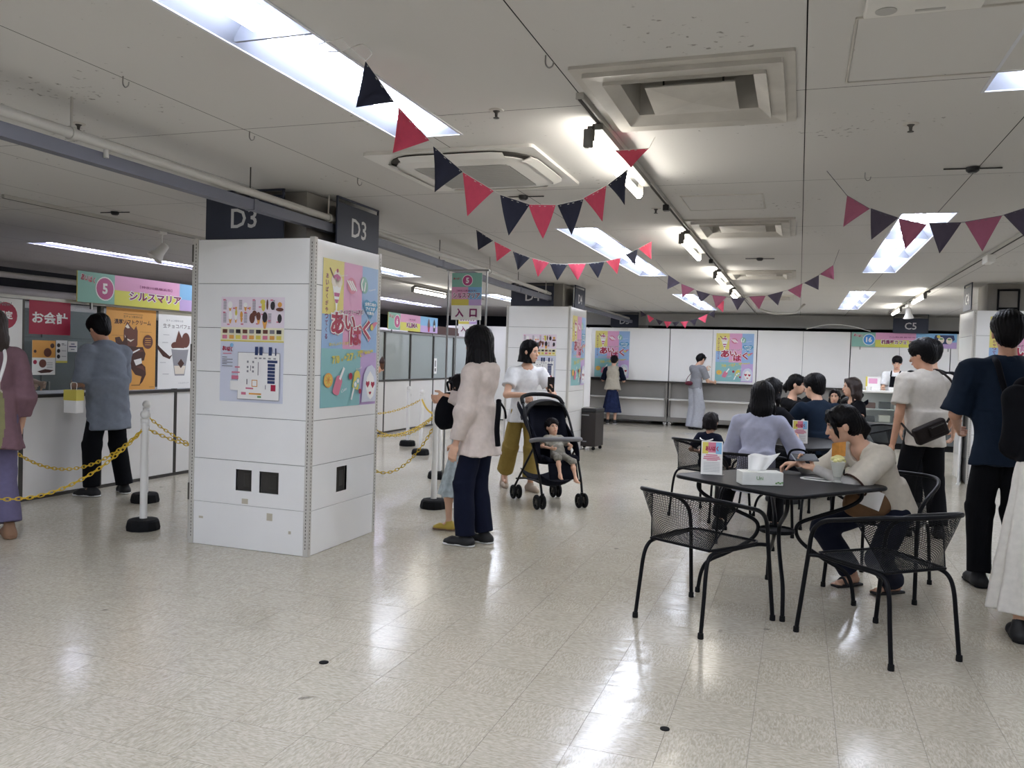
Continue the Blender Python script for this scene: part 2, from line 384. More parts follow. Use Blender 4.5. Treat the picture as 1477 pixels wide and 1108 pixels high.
def trough(length, parent, glow='tube_glow'):
    n = max(1, round(length / 1.28)); b = MB(); w = LW; d = .115
    b.add([(-w, 0, 0), (w, 0, 0), (w, length, 0), (-w, length, 0), (-w * .55, 0.03, d), (w * .55, 0.03, d), (w * .55, length - .03, d), (-w * .55, length - .03, d)],
          [(4, 5, 6, 7), (0, 4, 7, 3), (1, 2, 6, 5), (0, 1, 5, 4), (3, 7, 6, 2)])
    b.build('housing', 'light_housing', parent)
    f = MB(); t = .012
    for x0, x1, y0, y1 in ((-w - t, -w, -t, length + t), (w, w + t, -t, length + t), (-w, w, -t, 0), (-w, w, length, length + t)): f.box(x0, x1, y0, y1, -.004, .001)
    f.build('trim', 'light_trim', parent)
    L1 = length / n
    for k in range(n):
        for xx in (-.04, .04): MB().tube([(xx, k * L1 + .05, .034), (xx, (k + 1) * L1 - .05, .034)], .021, 10).build('tube', glow, parent, 60)
        if k:
            for x in (0,): MB().box(-w * .93, w * .93, k * L1 - .006, k * L1 + .006, .004, .10).build('divider', 'light_housing', parent)
LIGHTS = {}
def place_lights():
    lab = {(-1.78, -0.08): 'long recessed fluorescent trough nearest the camera, crossed by a bunting tail', (-1.78, 6.68): 'recessed fluorescent trough behind the two red and navy buntings',
           (-1.78, 13.35): 'small far recessed fluorescent trough beyond the middle of the hall', (0.8, 6.36): 'recessed fluorescent trough behind the wine coloured bunting', (0.8, 12.68): 'far recessed fluorescent trough above the white boards, over booth 16',
           (0.8, -0.22): 'recessed fluorescent trough just entering the top corner of the photo', (-5.2, 6.8): 'recessed fluorescent trough seen in the gap beside the D3 pillar', (-7.85, 13.5): 'far recessed fluorescent trough above the booth 6 banner', (-7.85, 6.9): 'violet-white recessed fluorescent trough above the cashier booth'}
    for x, r in ROWS.items():
        for a, b in r:
            l = lab.get((x, a), 'recessed fluorescent trough elsewhere on the ceiling, some added unseen for their light')
            t = thing('recessed_light', l, 'ceiling light', (x, a, HC), 0, 'recessed ceiling lights')
            trough(b - a, t, 'kiosk_tube_glow' if x < -7 else 'tube_glow')
place_lights()

# ------------------------------------------------------------------ walls
mat('wall_dim', '8f8d8a', 0.8, var=0.05, scale=2); mat('wall_dark', '33363d', 0.85, var=0.1, scale=2); mat('wall_navy', '1d2230', 0.85)
for n, a, m in (('wall_left', (RX0 - .1, RX0, RY0, RY1, 0, HC + .3), 'wall_dark'), ('wall_right', (RX1, RX1 + .1, RY0, RY1, 0, HC + .3), 'wall_dim'),
                ('wall_back', (RX0, RX1, RY1, RY1 + .1, 0, HC + .3), 'wall_navy'), ('wall_front', (RX0, RX1, RY0 - .1, RY0, 0, HC + .3), 'wall_dim')):
    tag(box(n, m, None, *a), None, None, None, 'structure')
# a grey beam and a dropped white soffit in front of the far wall
tag(box('trim_1', 'white_paint', None, -5.6, 7.9, 18.75, 19.1, 2.18, 2.449), 'pale boxed-in beam under the ceiling above the white boards', None, None, 'structure')

# ------------------------------------------------------------------ pillars clad in white steel
PW, PD, PH, NR = 0.96, 0.92, 2.11, 7
def make_pillar(name, label, x, y, sockets=False):
    """near left-hand corner of the cladding at (x, y); width along x, depth along y"""
    t = thing(name, label, 'pillar', (x, y, 0), 0, None, 'structure')
    box('core', 'concrete', t, .17, PW - .17, .16, PD - .16, 0.0, HC - .002)
    box('inner_lining', 'slot_dark', t, .02, PW - .02, .02, PD - .02, 0.004, PH - .015)
    rh = PH / NR; e = .034; g = .0015
    holes = {'f': [(.383, .51, .40, .545), (.573, .725, .398, .544)], 'r': [(.345, .485, .385, .56)]} if sockets else {}
    def panel(side, z0, z1, k):
        # local (s along the face, z) -> box
        Lf = PW if side in 'fb' else PD; s0, s1 = e + g, Lf - e - g; hs = [h for h in holes.get(side, []) if h[2] > z0 and h[3] < z1]
        ss = sorted({s0, s1} | {v for h in hs for v in h[:2]}); zs = sorted({z0 + g, z1 - g} | {v for h in hs for v in h[2:]})
        b = MB()
        for a, c in zip(ss, ss[1:]):
            for d, f in zip(zs, zs[1:]):
                ms, mz = (a + c) / 2, (d + f) / 2
                if any(h[0] < ms < h[1] and h[2] < mz < h[3] for h in hs): continue
                if side == 'f': b.box(a, c, 0, .018, d, f)
                elif side == 'b': b.box(a, c, PD - .018, PD, d, f)
                elif side == 'l': b.box(0, .018, a, c, d, f)
                else: b.box(PW - .018, PW, a, c, d, f)
        p = b.build('panel', 'white_steel', t, bevel=0 if hs else .002, seg=1)
        for h in hs:
            q = MB(); D = .09
            if side == 'f': P = lambda s, d, z: (s, d, z)
            else: P = lambda s, d, z: (PW - d, s, z)
            a, c, z0_, z1_ = h; c0 = [P(a, .0185, z0_), P(c, .0185, z0_), P(c, .0185, z1_), P(a, .0185, z1_)]; c1 = [P(a, .0205, z0_), P(c, .0205, z0_), P(c, .0205, z1_), P(a, .0205, z1_)]
            # recess lining sits in front of the inner lining: shallow box behind the opening
            q.add([P(a, .001, z0_), P(c, .001, z0_), P(c, .001, z1_), P(a, .001, z1_), P(a, .0195, z0_), P(c, .0195, z0_), P(c, .0195, z1_), P(a, .0195, z1_)], [(0, 1, 5, 4), (1, 2, 6, 5), (2, 3, 7, 6), (3, 0, 4, 7)])
            q.build('opening_rim', 'white_steel_edge', p)
            m_ = MB()
            w_ = (c - a)
            for dx, dz, rr in ((.5, .55, .012), (.75, .35, .01)):
                pass
            m_.add([P(a, .0192, z0_), P(c, .0192, z0_), P(c, .0192, z1_), P(a, .0192, z1_)], [(0, 1, 2, 3)]); m_.build('opening_back', 'slot_dark', p)
            n_ = MB(); z_m = z0_ + .3 * (z1_ - z0_)
            n_.obox(P(a + w_ * .62, .0172, (z0_ + z1_) / 2), (w_ * .4 if side == 'f' else .003, .003 if side == 'f' else w_ * .4, (z1_ - z0_) * .62), ((1, 0, 0), (0, 1, 0), (0, 0, 1))); n_.build('socket_plate', 'dark_alu', p)
    for k in range(NR):
        for side in 'frlb': panel(side, k * rh, (k + 1) * rh, k)
    # slotted uprights: an L strip on each corner with a row of slots on both flanges
    for (cx, cy, sx, sy) in ((0, 0, 1, 1), (PW, 0, -1, 1), (PW, PD, -1, -1), (0, PD, 1, -1)):
        b = MB(); b.box(cx, cx + sx * e, cy - sy * .002, cy + sy * .016, 0, PH + .008); b.box(cx - sx * .002, cx + sx * .016, cy, cy + sy * e, 0, PH + .008)
        u = b.build('slotted_upright', 'white_steel_edge', t)
        q = MB(); z = .05
        while z < PH - .03:
            q.box(cx + sx * .015, cx + sx * .020, cy - sy * .0026, cy, z, z + .013); q.box(cx - sx * .0026, cx, cy + sy * .015, cy + sy * .020, z, z + .013); z += .0235
        o = q.build('slots', 'slot_dark', u); o['kind'] = 'stuff'
    b = MB()
    for x0, x1, y0, y1 in ((.0, PW, .0, .03), (0, PW, PD - .03, PD), (0, .03, .03, PD - .03), (PW - .03, PW, .03, PD - .03)): b.box(x0 + .036 * (x0 == 0), x1 - .036 * (x1 == PW), y0 + .036 * (y0 == 0), y1 - .036 * (y1 == PD), PH - .004, PH + .004)
    b.build('top_rim', 'white_steel_edge', t)
    return t
PIL = {}
PIL['D3'] = make_pillar('pillar', 'white steel clad pillar nearest the camera, under the D3 signs', -3.99, 4.745, True)
PIL['D4'] = make_pillar('pillar', 'white steel clad pillar behind the stroller, under the D4 signs', -4.05, 11.43)
PIL['C4'] = make_pillar('pillar', 'white steel clad pillar behind the man in the navy shirt', 1.97, 11.35)
PIL['D5'] = make_pillar('pillar', 'clad pillar hidden behind the white boards, under the D5 sign', -4.05, 18.6)
tag(PIL['D5'], None, None)
mat('hinge_steel', '6d6a64', 0.45, metal=0.6)
for z in (.36, 1.33, 2.02):
    MB().box(-.028, -.002, .01, .03, z - .06, z + .06).build('hinge', 'hinge_steel', PIL['D3'], bevel=.003)
MB().box(-.03, -.003, .02, .05, .02, PH).build('side_flange', 'white_steel_edge', PIL['D3'])
mat('old_glue', 'bfb8a6', 0.7)
for x, z, w, h in ((.66, .24, .045, .05), (.46, .33, .05, .035), (.1, .19, .035, .015), (.92 - .1, .15, .02, .02)):
    MB().box(x - w / 2, x + w / 2, -.0006, 0, z - h / 2, z + h / 2).build('glue_mark', 'old_glue', PIL['D3'])

def hung_sign(text, c, n, label, w=.63, h=.29, up=.10, back=False):
    """navy zone sign hanging from the ceiling in a thin frame; n is the way it faces"""
    n = unit((n[0], n[1], 0)); ax = np.cross((0, 0, 1), n) ; ax = unit(ax); c = np.asarray(c, float)
    t = thing('zone_sign', label, 'sign', tuple(c))
    B = MB().obox((0, 0, 0), (w, h, .014), (ax, (0, 0, 1), n)); B.build('board', 'navy_board', t, bevel=.002, seg=1)
    f = MB(); z1 = min(h / 2 + up, HC - .002 - c[2])
    for sx in (-1, 1): f.obox(ax * sx * (w / 2 - .008) + vec(0, 0, (h / 2 + z1) / 2 - .004), (.014, .012, z1 - h / 2 + .0), (ax, n, (0, 0, 1)))
    f.obox(vec(0, 0, z1 - .006), (w, .012, .012), (ax, n, (0, 0, 1))); f.build('hanger_frame', 'navy_board', t)
    v, fa = glyphs(text, .012); ext = v.max(0) - v.min(0); s_ = .135 / ext[1]
    for sgn in ((1,) if not back else (1, -1)):
        b = MB(); b.add([ax * x * s_ * sgn + vec(0, 0, y * s_ - .005) + n * .0082 * sgn for x, y in v], fa); b.build('lettering', 'sign_letter', t)
    return t
for k, (x, y, ya) in {'D3': (-3.99, 4.745, 4.79), 'D4': (-4.05, 11.43, 11.47)}.items():
    hung_sign(k, (x + .375, y + .045, 2.262), (0, -1), f'navy {k} zone sign above the map side of its pillar')
    hung_sign(k, (x + PW - .035, y + .62, 2.262), (1, 0), f'navy {k} zone sign above the event poster side of its pillar', w=.60)
    hung_sign(k, (x + .02, y + .44, 2.262), (-1, 0), f'navy {k} zone sign edge-on, turned to the booths', w=.63)
hung_sign('D5', (-3.75, 18.52, 2.262), (0, -1), 'small far navy D5 zone sign above the white boards')
hung_sign('C5', (2.02, 17.9, 2.225), (0, -1), 'small far navy C5 zone sign above the booth 16 banner')
hung_sign('C4', (1.93, 11.55, 2.262), (-1, 0), 'navy zone sign edge-on above the far pillar by the spotlights', w=.5)

# ------------------------------------------------------------------ bunting: string and flags, each flag's two string corners and its tip
BUNT = {
    'one': [[[-1.484,2.619,2.393],[-1.424,2.728,2.278],[-1.499,2.592,2.226]],[[-1.415,2.744,2.264],[-1.346,2.869,2.173],[-1.424,2.728,2.096]],[[-1.337,2.885,2.155],[-1.267,3.011,2.084],[-1.327,2.903,1.987]],[[-1.267,3.012,2.082],[-1.189,3.153,2.035],[-1.251,3.04,1.917]],[[-1.172,3.183,2.025],[-1.092,3.327,2.01],[-1.144,3.234,1.868]],[[-1.096,3.321,2.009],[-1.019,3.459,2.03],[-1.051,3.402,1.878]],[[-1.013,3.47,2.032],[-0.936,3.61,2.081],[-0.964,3.559,1.916]],[[-0.935,3.612,2.086],[-0.864,3.739,2.164],[-0.87,3.728,2.0]],[[-0.859,3.748,2.17],[-0.794,3.866,2.263],[-0.798,3.859,2.096]],[[-0.838,3.786,2.332],[-0.722,3.997,2.388],[-0.782,3.887,2.275]]],
    'two': [[[-2.556,6.399,2.407],[-2.444,6.501,2.331],[-2.541,6.413,2.241]],[[-2.435,6.509,2.325],[-2.319,6.614,2.265],[-2.417,6.525,2.16]],[[-2.31,6.622,2.257],[-2.192,6.729,2.215],[-2.274,6.655,2.1]],[[-2.177,6.742,2.212],[-2.058,6.85,2.188],[-2.133,6.782,2.057]],[[-2.052,6.856,2.18],[-1.927,6.968,2.184],[-1.995,6.908,2.04]],[[-1.924,6.972,2.189],[-1.795,7.089,2.205],[-1.85,7.038,2.055]],[[-1.776,7.106,2.208],[-1.659,7.212,2.235],[-1.704,7.171,2.085]],[[-1.647,7.222,2.24],[-1.539,7.32,2.281],[-1.558,7.303,2.135]],[[-1.506,7.35,2.311],[-1.408,7.439,2.376],[-1.43,7.419,2.218]],[[-1.405,7.442,2.377],[-1.304,7.533,2.455],[-1.305,7.532,2.29]]],
    'three': [[[-1.303,8.579,2.257],[-1.174,8.544,2.173],[-1.305,8.58,2.11]],[[-1.162,8.541,2.165],[-1.024,8.503,2.109],[-1.148,8.537,2.028]],[[-1.008,8.499,2.097],[-0.866,8.46,2.054],[-0.958,8.485,1.976]],[[-0.843,8.454,2.046],[-0.702,8.415,2.029],[-0.798,8.441,1.919]],[[-0.658,8.403,2.014],[-0.518,8.365,2.012],[-0.589,8.384,1.893]],[[-0.487,8.356,2.026],[-0.331,8.314,2.031],[-0.386,8.329,1.902]],[[-0.315,8.31,2.035],[-0.173,8.271,2.071],[-0.212,8.281,1.937]],[[-0.132,8.26,2.08],[-0.004,8.225,2.14],[-0.016,8.228,2.005]],[[0.011,8.221,2.144],[0.137,8.186,2.214],[0.136,8.187,2.079]],[[0.145,8.184,2.221],[0.257,8.154,2.302],[0.269,8.15,2.168]]],
    'four': [[[0.207,4.868,2.301],[0.32,4.82,2.218],[0.198,4.872,2.131]],[[0.325,4.818,2.219],[0.455,4.762,2.157],[0.333,4.814,2.053]],[[0.457,4.761,2.153],[0.584,4.707,2.111],[0.495,4.745,1.99]],[[0.593,4.703,2.117],[0.731,4.644,2.108],[0.643,4.682,1.961]],[[0.745,4.638,2.109],[0.894,4.574,2.126],[0.823,4.604,1.958]],[[0.899,4.572,2.128],[1.012,4.524,2.163],[0.989,4.533,2.011]]],
    'five': [[[-2.623,14.299,2.238],[-2.507,14.248,2.16],[-2.613,14.295,2.13]],[[-2.493,14.241,2.167],[-2.366,14.185,2.102],[-2.446,14.22,2.031]],[[-2.338,14.173,2.096],[-2.2,14.111,2.05],[-2.271,14.143,1.992]],[[-2.187,14.105,2.055],[-2.044,14.042,2.044],[-2.128,14.079,1.941]],[[-2.038,14.039,2.036],[-1.912,13.983,2.043],[-1.977,14.012,1.961]],[[-1.901,13.978,2.043],[-1.756,13.914,2.052],[-1.803,13.935,1.936]],[[-1.738,13.906,2.059],[-1.599,13.844,2.095],[-1.65,13.867,1.973]],[[-1.594,13.842,2.095],[-1.438,13.773,2.166],[-1.465,13.784,2.021]],[[-1.426,13.767,2.161],[-1.317,13.719,2.225],[-1.324,13.722,2.104]],[[-1.303,13.712,2.297],[-1.177,13.656,2.378],[-1.181,13.658,2.187]]],
}
def bunting(key, label, cols, e0, e1, thread='string_white'):
    F = BUNT[key]; o = np.array(F[0][0]); t = thing('bunting', label, 'bunting', tuple(o), 0, 'strings of pennant bunting')
    pts = [vec(*e0)] + [np.array(p) for f in F for p in f[:2]] + [vec(*e1)]
    MB().tube([p - o for p in pts], .0016, 5).build('string', thread, t)
    d = unit(np.array(F[-1][1]) - np.array(F[0][0])); n = unit(np.cross(d, (0, 0, 1)))
    for i, f in enumerate(F):
        a, b, c = [np.array(p) - o for p in f]; m_ = (a + b) / 2
        lean = n * random.uniform(-.012, .012); c = c + lean
        q = MB(); k = 5; top = [a + (b - a) * s for s in np.linspace(0, 1, k)]; th = n * .0008
        rows = []
        for r in range(5):
            s = r / 5; rows.append([p + (c - p) * s + n * (.006 * math.sin(3.1 * s) * math.sin(2.2 * u + i)) for u, p in enumerate(top)])
        vs = []; fs = []
        for sd in (1, -1):
            base = len(vs)
            for row in rows: vs += [p + th * sd for p in row]
            vs.append(c + th * sd); e = len(vs) - 1
            for r in range(4):
                for u in range(k - 1):
                    w = (base + r * k + u, base + r * k + u + 1, base + (r + 1) * k + u + 1, base + (r + 1) * k + u); fs.append(w if sd < 0 else w[::-1])
            for u in range(k - 1):
                w = (base + 4 * k + u, base + 4 * k + u + 1, e); fs.append(w if sd < 0 else w[::-1])
        q.add(vs, fs); fl = q.build('flag', cols[i % 2], t, 60)
        if key in ('one', 'two', 'four'):   # the string shows where it is threaded through the hem
            st = MB()
            for s0, s1 in ((.08, .11), (.36, .42), (.55, .61), (.88, .92)):
                for sd in (1, -1): st.tube([a + (b - a) * s0 + (c - m_) * .05 + n * .003 * sd, a + (b - a) * s1 + (c - m_) * .05 + n * .003 * sd], .0012, 4)
            st.build('stitch', thread, fl)
    return t
bunting('one', 'red and navy pennant bunting nearest the camera, looping in front of the ceiling air conditioner', ('flag_navy', 'flag_red'), (-1.53, 2.54, 2.44), (-.70, 4.03, 2.449))
bunting('two', 'red and navy pennant bunting below the nearest one, above the D4 pillar', ('flag_navy', 'flag_red'), (-2.66, 6.31, 2.445), (-1.27, 7.56, 2.449))
bunting('three', 'wine and charcoal pennant bunting hanging across the middle of the hall', ('flag_dark', 'flag_wine'), (-1.45, 8.62, 2.42), (.30, 8.14, 2.44), 'string_dark')
bunting('four', 'wine and charcoal pennant bunting running off the side of the photo', ('flag_wine', 'flag_dark'), (.10, 4.92, 2.449), (1.25, 4.42, 2.40), 'string_dark')
bunting('five', 'small far red and charcoal pennant bunting in front of the white boards', ('flag_dark', 'flag_red'), (-2.75, 14.36, 2.32), (-1.12, 13.64, 2.44), 'string_dark')
b_ = MB(); b_.tube(spline([(-1.53, 2.54, 2.449), (-1.60, 2.50, 2.42), (-1.66, 2.48, 2.40), (-1.60, 2.47, 2.385), (-1.53, 2.53, 2.40), (-1.49, 2.60, 2.445), (-1.46, 2.62, 2.42), (-1.484, 2.619, 2.393)], 6), .0018, 5)
tag(b_.build('tied_cord', 'string_white'), 'looped white cord tying the nearest bunting to the ceiling', 'cord')

# ------------------------------------------------------------------ ceiling gear
mat('ac_white', 'dedcd6', 0.35, var=0.03, scale=6); mat('vent_white', 'c4c0b8', 0.5, var=0.12, scale=5); mat('grille_grey', 'b5b4b0', 0.6); mat('holder_grey', '6f6d68', 0.5)
def rrect(w, h, r, n=6):
    p = []
    for cx, cy, a0 in ((w / 2 - r, h / 2 - r, 0), (-w / 2 + r, h / 2 - r, 90), (-w / 2 + r, -h / 2 + r, 180), (w / 2 - r, -h / 2 + r, 270)):
        for k in range(n + 1):
            a = math.radians(a0 + 90 * k / n); p.append((cx + r * math.cos(a), cy + r * math.sin(a)))
    return p
def ring(b, o, i, z0, z1, zi=None):
    """ring between two same-length outlines, from z0 (bottom) to z1 (top)"""
    n = len(o); zi = z0 if zi is None else zi
    vs = [(x, y, z0) for x, y in o] + [(x, y, zi) for x, y in i] + [(x, y, z1) for x, y in o] + [(x, y, z1) for x, y in i]; fs = []
    for k in range(n):
        j = (k + 1) % n; fs += [(k, n + k, n + j, j), (2 * n + k, k, j, 2 * n + j), (n + k, 3 * n + k, 3 * n + j, n + j)]
    b.add(vs, fs); return b
ac = thing('air_conditioner', 'white round-flow ceiling cassette air conditioner behind the nearest bunting', 'air conditioner', (-1.80, 4.50, HC))
b = MB(); ring(b, rrect(.97, .97, .03), rrect(.86, .86, .24), -.018, 0.0, -.012); b.build('outer_panel', 'ac_white', ac, 40)
b = MB(); ring(b, rrect(.86, .86, .24), rrect(.79, .79, .22), -.02, -.004, -.03); b.build('air_slot', 'slot_dark', ac, 60)
b = MB(); ring(b, rrect(.80, .80, .22), rrect(.56, .56, .05), -.034, -.005, -.05); b.build('inner_panel', 'ac_white', ac, 40)
for k in range(4):
    a = k * math.pi / 2; ca, sa = math.cos(a), math.sin(a); q = MB(); pts = []
    for u in np.linspace(-.30, .30, 11):
        bend = .0 if abs(u) < .2 else (abs(u) - .2) ** 2 * 2.2
        pts.append((u, .418 - bend))
    vs = []
    for u, v in pts:
        for w_, z in ((-.028, -.044), (.022, -.026), (.022, -.022), (-.028, -.039)): vs.append((u * ca - (v + w_) * sa, u * sa + (v + w_) * ca, z))
    fs = []
    for i in range(len(pts) - 1):
        for j in range(4): fs.append((4 * i + j, 4 * i + (j + 1) % 4, 4 * i + 4 + (j + 1) % 4, 4 * i + 4 + j))
    q.add(vs, fs); q.build('louver_flap', 'ac_white', ac, 40)
box('grille_back', 'slot_dark', ac, -.275, .275, -.275, .275, -.018, -.012)
for k in range(22):
    y = -.262 + k * .0249; MB().box(-.272, .272, y - .0072, y + .0072, -.052, -.046).build('grille_slat', 'grille_grey', ac)
for k in range(9):
    x = -.24 + k * .06; MB().box(x - .002, x + .002, -.272, .272, -.046, -.040).build('grille_bar', 'grille_grey', ac)
def vent(x, y, label, tilt):
    t = thing('ceiling_vent', label, 'ceiling vent', (x, y, HC), 0, 'square ceiling vents')
    b = MB(); ring(b, rrect(.80, .86, .006, 1), rrect(.72, .76, .006, 1), -.012, 0, -.012); b.build('outer_frame', 'vent_white', t)
    b = MB(); ring(b, rrect(.72, .76, .006, 1), rrect(.60, .58, .006, 1), -.030, -.012, -.020); b.build('stepped_frame', 'vent_white', t)
    b = MB(); ring(b, rrect(.60, .58, .006, 1), rrect(.50, .44, .006, 1), -.034, 0, -.004); b.build('inner_frame', 'vent_white', t)
    b = MB(); z1 = .2
    b.add([(-.25, -.22, 0), (.25, -.22, 0), (.25, .22, 0), (-.25, .22, 0), (-.25, -.22, z1), (.25, -.22, z1), (.25, .22, z1), (-.25, .22, z1)], [(0, 4, 5, 1), (1, 5, 6, 2), (2, 6, 7, 3), (3, 7, 4, 0)]); b.build('duct_neck', 'vent_white', t)
    MB().lathe([(.16, .196), (.16, .12), (.15, .12), (.15, .196)], 20).build('duct_ring', 'dark_void', t, 40); MB().box(-.25, .25, -.22, .22, .198, .204).build('duct_cap', 'slot_dark', t)
    c_, s_ = math.cos(tilt), math.sin(tilt)
    q = MB(); w, h = .175, .135; P = lambda u, v, d: (u, .05 + v * c_ - d * s_, -.004 + v * s_ + d * c_)
    q.add([P(-w, -h, 0), P(w, -h, 0), P(w, h, 0), P(-w, h, 0), P(0, 0, -.016), P(-w, -h, .006), P(w, -h, .006), P(w, h, .006), P(-w, h, .006)],
          [(0, 4, 1), (1, 4, 2), (2, 4, 3), (3, 4, 0), (0, 1, 6, 5), (1, 2, 7, 6), (2, 3, 8, 7), (3, 0, 5, 8), (5, 6, 7, 8)]); q.build('deflector_plate', 'vent_white', t)
    r = MB()
    for u, v in ((-.12, 0), (.12, 0)): r.tube([P(u, v, .006), (u, 0, .2)], .004, 6)
    r.build('hanger_rod', 'dark_alu', t)
for (x, y), l, a in zip(VENTS, ('large square ceiling vent with a hanging deflector plate nearest the camera', 'second square ceiling vent along the tube lights', 'third square ceiling vent along the tube lights', 'farthest square ceiling vent along the tube lights'), (-.12, -.05, -.04, .0)): vent(x, y, l, a)

# lighting tracks with clip-on fluorescent tubes
def track(x, y0, y1, label):
    t = thing('lighting_track', label, 'lighting track', (x, y0, HC))
    MB().box(-.017, .017, 0, y1 - y0, -.028, 0.0).build('rail', 'pipe_white', t, bevel=.002, seg=1); MB().box(-.008, .008, 0, y1 - y0, -.0295, -.0275).build('slot', 'slot_dark', t)
    return t
track(-.885, 3.30, 17.4, 'ceiling lighting track carrying the row of tube lamps'); track(1.575, 4.2, 17.4, 'ceiling lighting track leading to the C5 sign'); track(-5.6, 4.6, 14.5, 'ceiling lighting track above the cashier booth queue')
def tube_lamp(x, y0, y1, label):
    t = thing('tube_lamp', label, 'tube light', (x, y0, HC - .03), 0, 'tube lamps on the ceiling tracks'); L = y1 - y0; z = -.075; xo = -.045
    MB().box(xo - .02, xo + .02, -.035, .0, z - .03, z + .05).build('end_holder', 'holder_grey', t, bevel=.004); MB().box(xo - .014, xo + .014, L, L + .025, z - .025, z + .05).build('end_holder', 'holder_grey', t, bevel=.004)
    MB().box(-.03, .02, -.02, L + .01, -.028, 0).build('ballast_rail', 'holder_grey', t, bevel=.003, seg=1)
    MB().box(xo - .006, -.02, -.02, -.005, z, -.01).build('bracket', 'holder_grey', t); MB().box(xo - .006, -.02, L - .005, L + .01, z, -.01).build('bracket', 'holder_grey', t)
    MB().tube([(xo, 0.002, z), (xo, L - .002, z)], .021, 12).build('tube', 'rail_tube_glow', t, 60)
for a in ((-.885, 3.66, 4.88, 'bright clip-on tube lamp nearest the camera, behind a red pennant'), (-.885, 6.75, 7.95, 'second clip-on tube lamp along the middle ceiling track'), (-.885, 9.55, 10.75, 'third clip-on tube lamp along the middle ceiling track'),
          (-.885, 11.8, 13.0, 'fourth clip-on tube lamp, above the wine bunting'), (1.575, 12.2, 13.4, 'clip-on tube lamp on the track near the far pillar'), (1.575, 15.0, 16.2, 'far clip-on tube lamp next to the white spotlight'), (-5.6, 11.6, 12.8, 'clip-on tube lamp seen between the D3 and D4 pillars')): tube_lamp(*a)
for x, y in ((-.885, 5.6), (-.885, 8.6)):
    tag(box('track_plug', 'black_plastic', None, x - .02, x + .02, y, y + .05, HC - .07, HC - .031, bevel=.004), 'black plug on the middle lighting track ' + ('between the first and second tube' if y < 6 else 'between the second and third tube'), 'plug', 'track plugs')
tag(box('track_power_box', 'white_plastic', None, 1.54, 1.61, 8.4, 8.62, HC - .10, HC - .031, bevel=.006), 'white power feed box on the track by the far bunting', 'power box')
def spotlight(x, y, z, d, label, m='white_plastic'):
    t = thing('spotlight', label, 'spotlight', (x, y, z), 0, 'track spotlights'); d = unit(d); a = unit(np.cross(d, (0, 0, 1))); b2 = np.cross(d, a)
    MB().lathe([(.022, -.07), (.035, -.06), (.04, -.02), (.045, .03), (.075, .09), (.078, .10), (.07, .10), (.04, .04)], 20, (0, 0, 0), (a, b2, d)).build('lamp_head', m, t, 40)
    MB().lathe([(.001, .035), (.042, .04)], 16, (0, 0, 0), (a, b2, d), caps=False).build('reflector', 'light_trim', t, 40)
    MB().tube([(0, 0, .0), (0, 0, .04), (0, .01, HC - .03 - z)], .008, 8).build('stem', m, t, 40); MB().box(-.02, .02, -.04, .05, HC - .05 - z, HC - .029 - z).build('track_adapter', m, t, bevel=.003)
spotlight(-5.6, 6.22, 2.25, (-.35, -.5, -.8), 'white cone spotlight hanging beside the D3 pillar over the cashier booth'); spotlight(-5.6, 9.3, 2.25, (-.5, -.2, -.8), 'white cone spotlight over booth 6, between the D3 and D4 pillars')
spotlight(1.575, 14.3, 2.27, (.1, .2, -1), 'large white cone spotlight on the track near the C5 sign')
for i, (x, y) in enumerate(((.4, 12.6), (.6, 14.0))): pass

# sprinkler pipe, cable duct and their hangers run past the pillar tops
pp = thing('ceiling_pipe', 'white sprinkler pipe running just under the ceiling past the D3 signs', 'pipe', (-3.10, 0, 2.292))
MB().tube([(.10, 0, 0), (-.02, 5.0, 0), (-.06, 7.5, 0), (-.35, 12, 0), (-.45, 18, 0)], .024, 12).build('pipe_run', 'pipe_white', pp, 60)
for y in (2.85, 5.05, 8.5, 11.2):
    x = np.interp(y, [0, 5, 7.5, 12, 18], [.10, -.02, -.06, -.35, -.45]); MB().tube([(x, y, .02), (x, y, HC - 2.292)], .006, 8).build('hanger_rod', 'pipe_white', pp, 60); MB().lathe([(.03, -.012), (.03, .012)], 14, (x, y, 0), ((1, 0, 0), (0, 0, 1), (0, 1, 0))).build('pipe_clip', 'pipe_white', pp, 40)
for y in (3.05, 5.1):
    x = np.interp(y, [0, 5, 7.5, 12, 18], [.10, -.02, -.06, -.35, -.45]); MB().tube([(x, y, -.02), (x, y, -.06)], .012, 10).build('sprinkler_tee', 'pipe_white', pp, 60)
dd = thing('cable_duct', 'blue-grey cable duct running under the ceiling beside the white pipe', 'cable duct', (-3.08, 0, 2.225))
def sweep_box(b, pts, w, h):
    vs = []; fs = []
    for x, y, z in pts: vs += [(x - w, y, z - h), (x + w, y, z - h), (x + w, y, z + h), (x - w, y, z + h)]
    for i in range(len(pts) - 1):
        for j in range(4): fs.append((4 * i + j, 4 * i + (j + 1) % 4, 4 * i + 4 + (j + 1) % 4, 4 * i + 4 + j))
    fs += [(3, 2, 1, 0), tuple(4 * (len(pts) - 1) + j for j in range(4))]
    b.add(vs, fs); return b
sweep_box(MB(), [(.0, 0, 0), (-.03, 3, 0), (-.05, 5, 0), (-.055, 5.9, 0), (-.30, 9.4, 0), (-.38, 13.6, 0), (-.42, 18, 0)], .03, .030).build('duct_run', 'duct_grey', dd)
for y in (2.1, 4.2, 7.2, 10.0):
    x = np.interp(y, [0, 5.9, 9.4, 18], [0, -.055, -.30, -.42]); MB().box(x - .034, x + .034, y - .02, y + .02, -.033, .034).build('joint_cover', 'duct_grey', dd); MB().tube([(x - .015, y, .03), (x - .015, y, HC - 2.225)], .004, 6).build('hanger_rod', 'dark_alu', dd)
